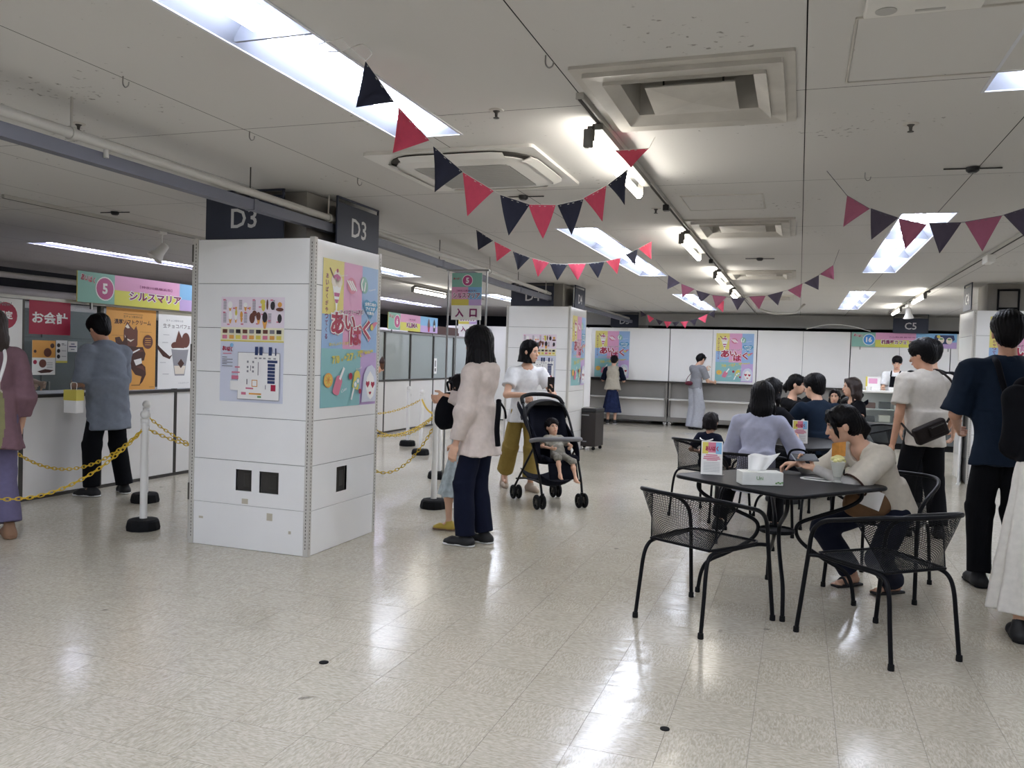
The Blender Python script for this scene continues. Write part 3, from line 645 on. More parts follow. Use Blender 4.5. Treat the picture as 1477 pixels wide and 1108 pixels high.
for i, (x, y, z, r) in enumerate(((-10.2, 2, 2.05, .06), (-9.9, 2, 1.85, .07), (-10.0, 2, 2.25, .04))):
    t = tag(MB().tube([(x, 0, z), (x, 17, z)], r, 12).build('wall_pipe', 'pipe_white', None, 60), ('upper thin', 'lowest thick', 'topmost slim')[(1, 1, 2)[i] if i else 0] + ' dim pipe running along the dark wall behind the cashier booth', 'pipe', 'pipes on the dark wall')
# sensors, sprinkler heads and hooks
def ceiling_star(x, y, label):
    t = thing('cable_junction', label, 'ceiling fitting', (x, y, HC), 0, 'dark ceiling fittings'); MB().lathe([(.02, -.03), (.032, -.02), (.034, -.002)], 12).build('cap', 'black_plastic', t, 40)
    MB().tube([(-.14, -.01, -.008), (.14, .01, -.008)], .004, 5).build('cable', 'black_plastic', t)
for x, y, l in ((.823, 4.97, 'dark wired ceiling fitting at the crossing of two joints near the wine bunting'), (-1.786, 5.30, 'dark ceiling fitting just behind the air conditioner'), (-.42, 8.78, 'dark ceiling sensor beyond the second vent'), (-5.31, 5.37, 'dark wired ceiling fitting above the cashier booth queue')): ceiling_star(x, y, l)
def hook(x, y, label):
    tag(MB().tube(spline([(0 + x, y, HC), (x, y, HC - .03), (x + .012, y, HC - .045), (x + .026, y, HC - .04), (x + .03, y, HC - .025)], 5), .0028, 6).build('ceiling_hook', 'alu', None, 60), label, 'hook', 'metal ceiling hooks')
hook(-.90, 2.87, 'small metal hook on the ceiling joint above the tube lamp'); hook(-2.63, 3.51, 'small metal hook where ceiling joints cross left of the bunting'); hook(-2.62, 2.68, 'small metal hook on the ceiling near the white pipe'); hook(-2.64, 4.6, 'small metal hook in the ceiling above the pillar poster'); hook(.30, 5.0, 'small metal hook in the ceiling beside the wine bunting')
def sprinkler(x, y, label):
    t = thing('sprinkler_head', label, 'sprinkler', (x, y, HC), 0, 'ceiling sprinklers'); MB().lathe([(.018, -.004), (.008, -.014), (.006, -.03), (.014, -.034), (.014, -.036)], 10).build('head', 'dark_alu', t, 40); MB().lathe([(.03, -.005), (.034, 0)], 16).build('rosette', 'vent_white', t, 40)
for x, y, l in ((-1.30, 3.45, 'sprinkler head between the light trough and the ceiling joint'), (.42, 4.05, 'sprinkler head by the big ceiling hatch'), (-3.4, 3.2, 'sprinkler head above the white pipe bracket'), (-1.0, 5.9, 'sprinkler head past the first tube lamp')): sprinkler(x, y, l)
h_ = thing('ceiling_hatch', 'flush square access hatch in the ceiling near the top corner', 'hatch', (.42, 3.10, HC)); MB().box(-.29, .29, -.30, .30, -.003, 0).build('hatch_door', 'ceiling_board', h_)
b = MB(); ring(b, rrect(.60, .62, .004, 1), rrect(.584, .604, .004, 1), -.006, 0); b.build('hatch_frame', 'vent_white', h_)
h_ = thing('ceiling_hatch', 'faint flush access hatch in the ceiling beyond the first vent', 'hatch', (-.52, 5.75, HC)); MB().box(-.25, .25, -.25, .25, -.003, 0).build('hatch_door', 'ceiling_board', h_)
b = MB(); ring(b, rrect(.52, .52, .004, 1), rrect(.504, .504, .004, 1), -.005, 0); b.build('hatch_frame', 'vent_white', h_)
# slack white hoses / cable loops below the ceiling in front of the boards
tag(MB().tube(spline([(-.75, 15.2, 2.449), (-.72, 15.2, 2.36), (-.45, 15.3, 2.28), (-.1, 15.3, 2.30), (.0, 15.3, 2.40), (.05, 15.3, 2.449)], 8), .02, 10).build('hose', 'pipe_white', None, 60), 'slack white hose looping below the ceiling over the boards', 'hose')
tag(MB().tube(spline([(.1, 17.8, 2.12), (.5, 17.8, 2.22), (.9, 17.8, 2.20), (1.3, 17.8, 2.10)], 8), .008, 8).build('cable', 'white_plastic', None, 60), 'thin white cable arching over the booth 16 banner', 'cable')

h_ = thing('ceiling_unit', 'white speaker-like unit on the ceiling at the top edge of the photo', 'ceiling unit', (.30, 2.62, HC)); MB().box(-.16, .16, -.14, .14, -.022, 0).build('cover', 'ac_white', h_, bevel=.006); MB().lathe([(.03, -.024), (.03, -.021)], 16, (-.10, .09, 0)).build('sensor', 'grille_grey', h_, 40); MB().box(-.02, .06, .10, .112, -.024, -.0215).build('label_plate', 'grille_grey', h_)
# ------------------------------------------------------------------ printed matter
mat('paper', 'efeeeb', 0.5); mat('paper_pinkish', 'e9dde6', 0.5); mat('paper_yellowish', 'eeeacb', 0.5)
def wob(cx, cy, pts, s=1.0, a=0.0):
    ca, sa = math.cos(a), math.sin(a); return [(cx + s * (x * ca - y * sa), cy + s * (x * sa + y * ca)) for x, y in pts]
EPW, EPH = .765, 1.01
def event_poster(parent):
    """local: x right, z up, faces -y, lower corner at the origin"""
    w, h = EPW, EPH; S = sheet(parent, (0, 0, 0), (1, 0, 0), (0, 0, 1), (0, -1, 0), w, h, 'p_blue')
    S.rect('yellow_block', 'p_yellow', (0, .63 * h, .355 * w, h)); S.rect('pink_block', 'p_pink', (.355 * w, .40 * h, .69 * w, h)); S.rect('teal_block', 'p_teal', (0, 0, .69 * w, .40 * h)); S.rect('lilac_block', 'p_lilac', (.69 * w, 0, w, .38 * h))
    S.text('vertical_lettering', 'p_purple', [(c, .07 * w, (.885 - .045 * i) * h, .034 * h) for i, c in enumerate('あいぱくがやってくる')], .02)
    # sundae glass
    g = S.polys('sundae_glass', 'p_white', [[(.15 * w, .84 * h), (.31 * w, .84 * h), (.27 * w, .74 * h), (.245 * w, .70 * h), (.24 * w, .66 * h), (.29 * w, .64 * h), (.17 * w, .64 * h), (.22 * w, .66 * h), (.215 * w, .70 * h), (.19 * w, .74 * h)]])
    S.disc('cream_scoop', 'p_cream', (.19 * w, .86 * h, .055 * w), (.27 * w, .86 * h, .055 * w), (.23 * w, .89 * h, .055 * w)); S.disc('cherry', 'p_crimson', (.235 * w, .93 * h, .018 * w))
    S.polys('sauce', 'p_magenta', [wob(.23 * w, .885 * h, [(-.06, .01), (0, .03), (.06, .005), (.05, -.03), (.03, -.005), (.01, -.035), (-.02, 0), (-.045, -.025)], .8), [(.185 * w, .78 * h), (.28 * w, .78 * h), (.27 * w, .755 * h), (.19 * w, .755 * h)], [(.195 * w, .735 * h), (.265 * w, .735 * h), (.245 * w, .71 * h), (.215 * w, .71 * h)]])
    S.polys('wafer_stick', 'p_choco', [wob(.15 * w, .905 * h, [(-.05, .04), (-.035, .05), (.03, -.03), (.018, -.04)], .8)])
    S.disc('pink_gelato', 'p_rose', (.49 * w, .845 * h, .085 * w, .055 * h, -.5)); S.polys('gelato_stripe', 'p_white', [wob(.49 * w + dx, .845 * h, [(-.045, .035), (-.03, .042), (.05, -.03), (.035, -.04)], .9) for dx in (-.03, 0, .03)])
    S.disc('mint_gelato', 'p_mint', (.72 * w, .865 * h, .07 * w, .062 * h, .5)); S.polys('mint_highlight', 'p_white', [wob(.70 * w, .87 * h, [(-.02, -.05), (-.035, 0), (-.01, .045), (.005, .04), (-.015, 0), (0, -.045)], 1.0), wob(.74 * w, .85 * h, [(-.02, -.03), (0, .04), (.012, .035), (-.004, -.03)], 1.0)])
    S.text('script_lettering', 'p_white', [('Yummy', .34 * w, .905 * h, .016 * h, .14 * w, .15), ('Yummy', .88 * w, .84 * h, .018 * h, .14 * w, .2), ('Sweet', .66 * w, .265 * h, .018 * h, .12 * w, .25), ('Cute', .39 * w, .115 * h, .02 * h, .1 * w, .3)], 0, .3)
    S.polys('speech_heart', 'p_deep', [wob(.85 * w, .70 * h, [(0, -.08), (.06, -.03), (.115, .02), (.10, .055), (.06, .07), (0, .05), (-.06, .07), (-.10, .055), (-.115, .02), (-.06, -.03)], .95)])
    S.text('speech_lettering', 'p_white', [('全国各地の', .85 * w, .733 * h, .026 * h, .22 * w), ('アイスが', .85 * w, .70 * h, .028 * h, .18 * w), ('大集合', .85 * w, .668 * h, .026 * h, .14 * w)], .03)
    big = [('あ', .25 * w, .575 * h, .15 * h, .23 * w), ('い', .47 * w, .585 * h, .10 * h, .19 * w), ('ぱ', .58 * w, .50 * h, .145 * h, .22 * w), ('く', .78 * w, .545 * h, .145 * h, .15 * w)]
    S.text('logo_shade', 'p_magenta', [(c, x + .007, y - .009, hh * 1.10, ww * 1.10) for c, x, y, hh, ww in big], .10); S.text('logo_outline', 'p_white', [(c, x, y, hh * 1.12, ww * 1.12) for c, x, y, hh, ww in big], .11); S.text('logo_lettering', 'p_crimson', big, .04)
    S.text('subtitle_outline', 'p_white', [('アイスクリーム万博', .50 * w, .660 * h, .040 * h, .45 * w, .06)], .09); S.text('subtitle_lettering', 'p_purple', [('アイスクリーム万博', .50 * w, .660 * h, .032 * h, .43 * w, .06)], .03)
    S.polys('candy', 'p_rose', [wob(.93 * w, .575 * h, [(-.06, -.02), (-.02, -.03), (.05, .03), (.02, .035), (-.03, .02)], 1)]); S.disc('candy_star', 'p_gold', (.88 * w, .565 * h, .03 * w))
    S.text('date_lettering', 'p_gold', [('7/8', .23 * w, .325 * h, .055 * h, .13 * w, .06), ('木', .335 * w, .325 * h, .025 * h, None, .06), ('▸27', .46 * w, .345 * h, .055 * h, .17 * w, .06), ('火', .575 * w, .345 * h, .025 * h, None, .06), ('7階', .68 * w, .372 * h, .05 * h, .13 * w, .06), ('催会場', .83 * w, .385 * h, .03 * h, .17 * w, .06), ('おいしいアイスが', .28 * w, .435 * h, .022 * h, .34 * w, .06)], .04)
    S.disc('orange_slice', 'p_orange', (.11 * w, .185 * h, .075 * w, .05 * h)); S.disc('orange_pulp', 'p_gold', (.11 * w, .185 * h, .058 * w, .039 * h)); S.polys('orange_rays', 'p_orange', [wob(.11 * w, .185 * h, [(-.006, .036), (.006, .036), (.006, -.036), (-.006, -.036)], 1, a) for a in (0, .8, 1.6, 2.4)])
    S.polys('ice_bar', 'p_rose', [wob(.27 * w, .15 * h, [(-.045, -.07), (-.02, -.08), (.03, -.07), (.045, -.05), (.045, .05), (.02, .075), (-.02, .07), (-.045, .05)], .95, -.45)]); S.polys('ice_bar_stick', 'p_white', [wob(.335 * w, .225 * h, [(-.012, -.045), (.012, -.045), (.012, .055), (-.012, .055)], 1, -.6)])
    S.polys('yellow_bar', 'p_gold', [wob(.60 * w, .175 * h, [(-.045, -.06), (.045, -.06), (.045, .05), (.02, .08), (-.02, .08), (-.045, .05)], .95, -.3)]); S.disc('bar_eyes', 'p_teal', (.585 * w, .15 * h, .035 * w), (.63 * w, .175 * h, .033 * w)); S.disc('bar_eye_rings', 'p_white', (.585 * w, .15 * h, .022 * w), (.63 * w, .175 * h, .02 * w)); S.polys('yellow_bar_stick', 'p_white', [wob(.535 * w, .085 * h, [(-.01, -.045), (.01, -.045), (.01, .045), (-.01, .045)], 1, -.4)])
    S.disc('berry', 'p_crimson', (.49 * w, .21 * h, .033 * w), (.67 * w, .10 * h, .025 * w))
    S.polys('girl_hair', 'p_greyblue', [[(.70 * w, .02 * h), (.72 * w, .12 * h), (.74 * w, .22 * h), (.80 * w, .275 * h), (.89 * w, .29 * h), (.96 * w, .26 * h), (.99 * w, .2 * h), (.98 * w, .02 * h)]]); S.polys('girl_face', 'p_white', [[(.82 * w, .06 * h), (.78 * w, .13 * h), (.80 * w, .20 * h), (.86 * w, .245 * h), (.93 * w, .2 * h), (.96 * w, .13 * h), (.93 * w, .06 * h), (.875 * w, .035 * h)]])
    S.polys('girl_glasses', 'p_crimson', [wob(x * w, y * h, [(0, -.035), (.035, .0), (.03, .025), (.012, .025), (0, .015), (-.012, .025), (-.03, .025), (-.035, 0)], .8) for x, y in ((.815, .15), (.915, .145))] + [wob(.865 * w, .085 * h, [(0, -.018), (.022, 0), (.012, .012), (0, .006), (-.012, .012), (-.022, 0)], .9)])
def put_poster(loc, rz, label):
    global EP0
    if 'EP0' not in globals():
        t = thing('event_poster', label, 'poster', loc, rz, 'event posters'); event_poster(t); EP0 = t; return t
    t = copy_tree(EP0); t.location = loc; t.rotation_euler = (0, 0, rz); t['label'] = label; return t
put_poster((-3.0285, 4.85, .985), math.pi / 2, 'large pastel ice cream event poster on the D3 pillar nearest the camera')
put_poster((-3.0885, 11.545, .985), math.pi / 2, 'pastel ice cream event poster edge-on on the D4 pillar')
put_poster((2.15, 11.3485, 1.03), 0, 'pastel event poster on the far pillar, mostly hidden by the navy shirted man')
put_poster((-4.28, 17.9985, 1.0), 0, 'pastel event poster on the white boards behind the person in the beige vest')
put_poster((-1.675, 17.9985, 1.0), 0, 'pastel event poster on the white boards beside the woman in wide grey trousers')
MW, MH = .505, .71
def map_poster(parent):
    w, h = MW, MH; S = sheet(parent, (0, 0, 0), (1, 0, 0), (0, 0, 1), (0, -1, 0), w, h, 'p_greyblue'); rn = random.Random(3)
    S.rect('menu_field', 'paper_pinkish', (0, .71 * h, w, h)); S.rect('thumbnail_field', 'paper_yellowish', (0, .585 * h, w, .71 * h)); S.rect('yellow_rule', 'p_gold', (0, .575 * h, w, .588 * h))
    S.rect('menu_text', 'p_lettergrey', *[(x * w, y * h, (x + .05) * w, (y + .006) * h) for x in (.035, .285, .5, .8) for y in [.965 - .012 * i for i in range(8)]] + [(x * w, y * h, (x + .05) * w, (y + .006) * h) for x in (.035, .37, .75) for y in [.84 - .012 * i for i in range(8)]])
    S.rect('price_tag', 'p_rose', *[(x * w, y * h, (x + .04) * w, (y + .014) * h) for x, y in ((.03, .965), (.5, .965), (.78, .965), (.03, .845), (.37, .845), (.64, .83), (.19, .885), (.42, .885), (.6, .90), (.1, .73), (.32, .735), (.56, .74), (.88, .76), (.75, .77))])
    S.polys('cone', 'p_orange', [[(x * w - s, y * h), (x * w + s, y * h), (x * w + s * .35, y * h - 2.6 * s), (x * w - s * .35, y * h - 2.6 * s)] for x, y, s in ((.145, .905, .012), (.24, .905, .009), (.39, .915, .013), (.46, .905, .008), (.15, .79, .012), (.24, .79, .01), (.33, .80, .011), (.70, .775, .02), (.60, .80, .015))])
    S.disc('cone_swirl', 'p_white', (.145 * w, .925 * h, .019, .024), (.39 * w, .925 * h, .016), (.15 * w, .825 * h, .014, .03), (.24 * w, .82 * h, .012, .03)); S.disc('choco_swirl', 'p_choco', (.50 * w, .80 * h, .022, .035), (.60 * w, .82 * h, .018, .028), (.535 * w, .845 * h, .018, .02), (.735 * w, .93 * h, .008, .035)); S.disc('dark_swirl', 'p_black', (.70 * w, .81 * h, .02, .035), (.93 * w, .80 * h, .017, .03), (.82 * w, .92 * h, .018, .028)); S.disc('fruit_swirl', 'p_gold', (.665 * w, .955 * h, .02, .016), (.675 * w, .91 * h, .015, .03), (.245 * w, .85 * h, .009, .02)); S.disc('orange_scoop', 'p_orange', (.93 * w, .93 * h, .017), (.33 * w, .83 * h, .011, .024)); S.disc('brown_plate', 'p_choco', (.93 * w, .885 * h, .03, .012))
    cs = ['p_choco', 'p_orange', 'p_lettergrey', 'p_gold', 'p_black', 'p_rose']
    for ci, c in enumerate(cs): S.rect('thumbnail', c, *[((.035 + .107 * i) * w, (.655 - .055 * j) * h, (.035 + .107 * i + .075) * w, (.655 - .055 * j + .036) * h) for i in range(9) for j in range(2) if (i * 2 + j * 5) % 6 == ci])
    S.text('logo', 'p_crimson', [('あいぱく', .12 * w, .505 * h, .05 * h, .16 * w, -.08)], .06); S.disc('logo_dot', 'p_sky', (.19 * w, .54 * h, .014)); S.rect('logo_caption', 'p_rose', (.05 * w, .455 * h, .19 * w, .463 * h)); S.rect('notes', 'p_lettergrey', *[(.04 * w, y * h, (.12 + .09 * (i % 2)) * w, (y + .006) * h) for i, y in enumerate((.42, .40, .385, .37, .355, .335))])
    S.rect('map_outline', 'p_grey', (.295 * w, .025 * h, .955 * w, .475 * h)); S.rect('map_floor', 'paper', (.30 * w, .03 * h, .95 * w, .47 * h)); S.rect('inset_panel', 'paper', (.18 * w, .11 * h, .33 * w, .20 * h))
    S.rect('navy_stall', 'p_navy', *[(x * w, .45 * h, (x + .05) * w, .53 * h) for x in (.565, .635, .78)], (.88 * w, .45 * h, .90 * w, .52 * h), (.765 * w, .38 * h, .92 * w, .405 * h), *[(.77 * w, (.345 - .032 * i) * h, .885 * w, (.372 - .032 * i) * h) for i in range(6)])
    S.rect('pink_stall', 'p_rose', (.20 * w, .215 * h, .31 * w, .25 * h), (.20 * w, .275 * h, .33 * w, .287 * h), (.25 * w, .325 * h, .33 * w, .337 * h), (.36 * w, .07 * h, .435 * w, .095 * h), (.43 * w, .125 * h, .55 * w, .14 * h)); S.rect('crimson_stall', 'p_crimson', (.825 * w, .115 * h, .90 * w, .175 * h)); S.rect('orange_stall', 'p_orange', (.525 * w, .15 * h, .615 * w, .215 * h)); S.rect('orange_stall_centre', 'paper', (.535 * w, .157 * h, .605 * w, .208 * h)); S.rect('key_bar', 'p_orange', (.485 * w, .075 * h, .68 * w, .09 * h)); S.rect('key_bar_green', 'p_green', (.62 * w, .048 * h, .68 * w, .064 * h))
    S.rect('table_mark', 'p_grey', *[(x * w, y * h, (x + .028) * w, (y + .02) * h) for x in (.445, .53) for y in (.375, .325, .285)], *[(x * w, .415 * h, (x + .04) * w, .428 * h) for x in (.565, .635, .70, .78, .86)]); S.rect('map_text', 'p_lettergrey', (.62 * w, .26 * h, .63 * w, .385 * h), (.50 * w, .30 * h, .51 * w, .35 * h), (.445 * w, .17 * h, .46 * w, .22 * h), (.74 * w, .13 * h, .75 * w, .17 * h))
t = thing('map_poster', 'floor map and menu poster on the D3 pillar nearest the camera', 'poster', (-3.752, 4.7435, 1.008), 0, 'map posters'); map_poster(t)
t2 = copy_tree(t); t2.location = (-3.79, 11.4285, 1.0); t2['label'] = 'floor map and menu poster on the D4 pillar behind the woman with the stroller'

def banner(parent, w, h, num, name, circle, tail):
    """local: x right, z up, faces -y"""
    S = sheet(parent, (0, 0, 0), (1, 0, 0), (0, 0, 1), (0, -1, 0), w, h, 'p_yellow', 'board', .012); S.o = S.o + np.array((0, -.011, 0))
    a = h * 1.53
    S.rect('teal_block', 'p_mint', (0, 0, a, h)); S.rect('pink_block', 'p_pink', (a, h * .5, w * .62, h)); S.rect('blue_block', 'p_sky', (w * .62, h * .42, w, h)); S.rect('lime_block', 'p_lime', (a, 0, w * .62, h * .5)); S.rect('lilac_block', 'p_lilac', (w * .62, 0, w, h * .42))
    S.disc('number_ring', 'p_white', (a * .73, h * .5, h * .40)); S.disc('number_disc', circle, (a * .73, h * .5, h * .36)); S.text('number', 'p_white', [(num, a * .73, h * .5, h * .36)], .04)
    S.text('small_logo_outline', 'p_white', [('あいぱく', a * .27, h * .78, h * .24, a * .40, -.15)], .09); S.text('small_logo', 'p_crimson', [('あいぱく', a * .27, h * .78, h * .22, a * .38, -.15)], .04)
    S.text('stall_name_outline', 'p_white', [(name[0], w * name[1], h * .36, h * .36, w * name[2] * 1.03)], .10); S.text('stall_name', 'p_purple', [(name[0], w * name[1], h * .36, h * .30, w * name[2])], .035); S.text('region', 'p_purple', [(name[3], w * name[1], h * .70, h * .10, w * name[2] * .62)], .01)
    tail(S, w, h)
    r = MB()
    for x in (w * .12, w * .88): r.tube([(x, .03, h * .2), (x, .03, h + .3)], .006, 6)
    return S
def tail5(S, w, h):
    S.polys('soft_cream', 'p_choco', [wob(w * .84, h * .55, [(-.05, -.06), (.05, -.06), (.06, .0), (.03, .05), (.0, .11), (-.03, .05), (-.06, 0)], 1)]); S.polys('wafer_cone', 'p_orange', [wob(w * .84, h * .25, [(-.045, .04), (.045, .04), (.02, -.06), (-.02, -.06)], 1)])
def tail6(S, w, h):
    S.polys('soft_cream', 'p_choco', [wob(w * .80, h * .60, [(-.05, -.08), (.05, -.08), (.055, -.02), (.03, .05), (.0, .10), (-.03, .05), (-.055, -.02)], 1)]); S.polys('wafer_cone', 'p_crimson', [wob(w * .80, h * .22, [(-.045, .04), (.045, .04), (.03, -.05), (-.03, -.05)], 1)])
    S.polys('dark_cone', 'p_black', [wob(w * .92, h * .5, [(-.045, -.12), (.045, -.12), (.05, .03), (.025, .09), (.0, .12), (-.025, .09), (-.05, .03)], 1)]); S.disc('cone_label', 'p_white', (w * .92, h * .42, .028))
def tail16(S, w, h):
    S.polys('fruit_tray', 'p_navy', [[(w * .80, h * .9), (w * .97, h * .9), (w * .98, h * .6), (w * .93, h * .3), (w * .83, h * .3), (w * .79, h * .7)]]); S.disc('parfait_cup', 'p_cream', (w * .855, h * .55, h * .19, h * .22), (w * .93, h * .52, h * .19, h * .22)); S.disc('yellow_fruit', 'p_gold', (w * .83, h * .80, h * .11)); S.disc('green_fruit', 'p_green', (w * .93, h * .62, h * .12, h * .06), (w * .855, h * .65, h * .12, h * .06))
def add_banner(loc, rz, w, h, num, name, circle, tail, label):
    t = thing('booth_banner', label, 'banner', loc, rz, 'numbered booth banners'); banner(t, w, h, num, name, circle, tail)
    MB().box(w * .08, w * .08 + .02, .0, .02, -.06, h * .95).build('mount', 'alu', t); MB().box(w * .92, w * .92 + .02, .0, .02, -.06, h * .95).build('mount', 'alu', t)
add_banner((-6.17, 5.81, 1.745), math.pi / 2, 2.1, .28, '5', ('シルスマリア', .46, .34, '［神奈川県横浜市］'), 'p_magenta', tail5, 'colourful booth 5 banner above the cashier counter')
add_banner((-6.60, 12.62, 1.775), math.pi / 2, 2.02, .29, '6', ('KLIMA', .45, .22, '［東京都］'), 'p_magenta', tail6, 'small colourful booth 6 banner seen between the two pillars')
add_banner((.97, 17.985, 1.80), 0, 1.88, .285, '16', ('桃農家カフェ ラペスカ', .50, .42, '［山梨県笛吹市］'), 'p_cyan', tail16, 'far booth 16 banner with a blue number disc on the white boards')

# ------------------------------------------------------------------ booth 5: counter, glass, posters
glass('acrylic', 'cfd8d6', 0.06); glass('acrylic_dim', 'c2c8c6', 0.32, 0.08); mat('booth_white', 'dedcd8', 0.4, var=0.02, scale=3); mat('fridge_grey', '5c6163', 0.4, metal=0.3, var=0.06, scale=4)
def booth(x, y0, y1, posts, label, gl, extra=None, top=1.745):
    t = thing('sales_booth', label, 'booth', (x, y0, 0)); L = y1 - y0; ps = [p - y0 for p in posts]
    for a, b in zip([0] + ps, ps + [L]):
        if b - a > .06: MB().box(-.03, 0, a + .021, b - .021, .03, .885).build('front_panel', 'booth_white', t, bevel=.002, seg=1)
    MB().box(-.04, .005, 0, L, 0, .03).build('kick_rail', 'dark_alu', t)
    MB().box(-.07, .015, 0, L, .885, .915).build('counter_ledge', 'dark_alu', t, bevel=.003, seg=1); MB().box(-.62, -.071, 0, L, .87, .905).build('counter_top', 'booth_white', t)
    MB().box(-.04, .01, 0, L, top - .018, top + .015).build('top_rail', 'alu', t, bevel=.002, seg=1)
    for p in ps: MB().box(-.045, .004, p - .02, p + .02, .03, top - .018).build('post', 'dark_alu', t, bevel=.002, seg=1)
    for a, b in zip([0] + ps, ps + [L]):
        if b - a > .06: MB().box(-.022, -.016, a + .022, b - .022, .916, top - .019).build('glass_pane', gl, t)
    return t
bt = booth(-6.235, 3.2, 8.9, [3.9, 5.32, 6.17, 7.17, 8.1], 'cashier booth with white counter and acrylic screens behind the queue', 'acrylic')
bt2 = booth(-6.66, 11.2, 16.6, [11.7, 12.67, 13.66, 14.66, 15.65], 'booth 6 counter with frosted acrylic screens between the two pillars', 'acrylic_dim')
def backroom():
    t = thing('storage_cabinet', 'dark grey steel cabinet inside the cashier booth', 'cabinet', (-8.1, 5.1, 0)); MB().box(0, .5, 0, 2.4, 0, 1.72).build('body', 'fridge_grey', t, bevel=.004)
    for k in range(3):
        MB().box(.501, .515, .03 + .79 * k, .79 + .79 * k, .06, 1.38).build('door', 'fridge_grey', t, bevel=.003); MB().box(.516, .535, .10 + .79 * k, .12 + .79 * k, .7, .95).build('handle', 'alu', t); MB().box(.501, .515, .03 + .79 * k, .79 + .79 * k, 1.42, 1.69).build('upper_door', 'fridge_grey', t, bevel=.003)
    t = thing('partition_wall', 'plain grey partition behind booth 6', 'partition', (-8.3, 11, 0)); 
    for k in range(6): MB().box(0, .04, k * 1.0 + .004, k * 1.0 + .996, .02, 1.9).build('panel', 'white_paint', t)
    MB().box(-.01, .05, 0, 6, 0, .02).build('base', 'dark_alu', t)
    t = thing('partition_wall', 'tall white partition wall beside booth 6 and the D4 pillar', 'partition', (-7.4, 16.9, 0))
    for k in range(3): MB().box(k * 1.1 + .003, k * 1.1 + 1.097, 0, .05, .02, 2.02).build('panel', 'white_board', t, bevel=.002, seg=1)
    MB().box(0, 3.3, -.005, .055, 0, .02).build('base', 'dark_alu', t)
    t = thing('slatted_crate', 'brown slatted wooden crate on top of the booth 6 shelves', 'crate', (-7.05, 14.3, 1.77))
    for k in range(9): MB().box(0, .02, k * .2 + .01, k * .2 + .19, 0, .17).build('slat', 'p_choco', t)
    MB().box(.02, .3, 0, 1.8, 0, .16).build('body', 'p_brown', t); MB().box(-.25, .26, -.05, 1.85, -.04, 0).build('board', 'white_paint', t)
    for y in (0.05, 1.7): MB().box(-.2, -.15, y, y + .05, -1.77, -.04).build('leg', 'dark_alu', t)
backroom()
def wall_paper(name, label, loc, w, h, m, draw, cat='poster', rz=math.pi / 2, t_=.0015):
    t = thing(name, label, cat, loc, rz); S = sheet(t, (0, 0, 0), (1, 0, 0), (0, 0, 1), (0, -1, 0), w, h, m, 'sheet', t_); draw(S, w, h); return t
wall_paper('cashier_sign', 'crimson お会計 sign on the cashier booth screen', (-6.2205, 5.37, 1.437), .425, .29, 'p_crimson', lambda S, w, h: S.text('lettering', 'p_white', [('お会計', w / 2, h * .5, h * .36, w * .86)], .03), 'sign')
def d_orange(S, w, h):
    S.text('title', 'p_brown', [('濃厚ソフトクリーム', w * .52, h * .835, h * .062, w * .74)], .03); S.text('small_title', 'p_brown', [('生チョコ発祥の店', w * .52, h * .90, h * .03, w * .38)], .0); S.rect('caption_rule', 'p_brown', (w * .33, h * .93, w * .72, h * .934))
    S.polys('soft_cream', 'p_choco', [wob(w * .43, h * .68, [(-.02, .13), (.03, .08), (.07, .05), (.10, .09), (.12, .04), (.12, -.10), (.06, -.16), (-.03, -.14), (-.06, -.04), (-.06, .04)], 1)])
    S.polys('cream_swirl', 'p_cream', [wob(w * .41, h * .70, [(-.03, .06), (.0, .09), (.03, .05), (.0, .045)], 1), wob(w * .43, h * .63, [(-.05, .04), (-.04, .0), (.03, -.03), (.08, .0), (.03, -.012), (-.02, .005)], 1)])
    S.polys('dark_chocolate', 'p_brown', [wob(w * .55, h * .45, [(-.26, .16), (-.20, .17), (-.16, .12), (-.1, .19), (-.09, .08), (.03, .07), (.12, .07), (.16, .0), (.14, -.07), (.08, -.08), (.16, -.14), (.17, -.22), (.12, -.30), (.08, -.33), (.11, -.24), (.02, -.22), (-.06, -.13), (-.04, -.05), (-.17, .0), (-.24, .06)], .95)])
    S.polys('gloss', 'p_choco', [wob(w * .60, h * .42, [(-.1, .05), (.05, .07), (.1, .05), (.04, .04)], 1), wob(w * .66, h * .25, [(-.05, .03), (.05, .04), (.08, -.02), (.05, .0)], 1)])
    S.polys('wrapper', 'p_white', [wob(w * .62, h * .345, [(-.05, .02), (.05, .04), (.06, -.01), (-.02, -.035)], 1), wob(w * .56, h * .475, [(-.07, -.02), (.06, .03), (.07, .02), (-.06, -.035)], 1)])
    S.disc('badge', 'p_choco', (w * .83, h * .60, w * .105, h * .088)); S.rect('badge_text', 'p_orange', *[(w * .77, h * (.56 + .027 * i), w * .89, h * (.567 + .027 * i)) for i in range(4)]); S.rect('foot_text', 'p_brown', (w * .5, h * .055, w * .68, h * .062), (w * .87, h * .03, w * .97, h * .034)); S.rect('pointer_line', 'p_brown', (w * .1, h * .665, w * .35, h * .667), (w * .66, h * .72, w * .9, h * .722))
wall_paper('chocolate_poster', 'orange soft cream poster with dark chocolate beside the cashier window', (-6.2205, 6.205, .925), .645, .80, 'p_orange', d_orange)
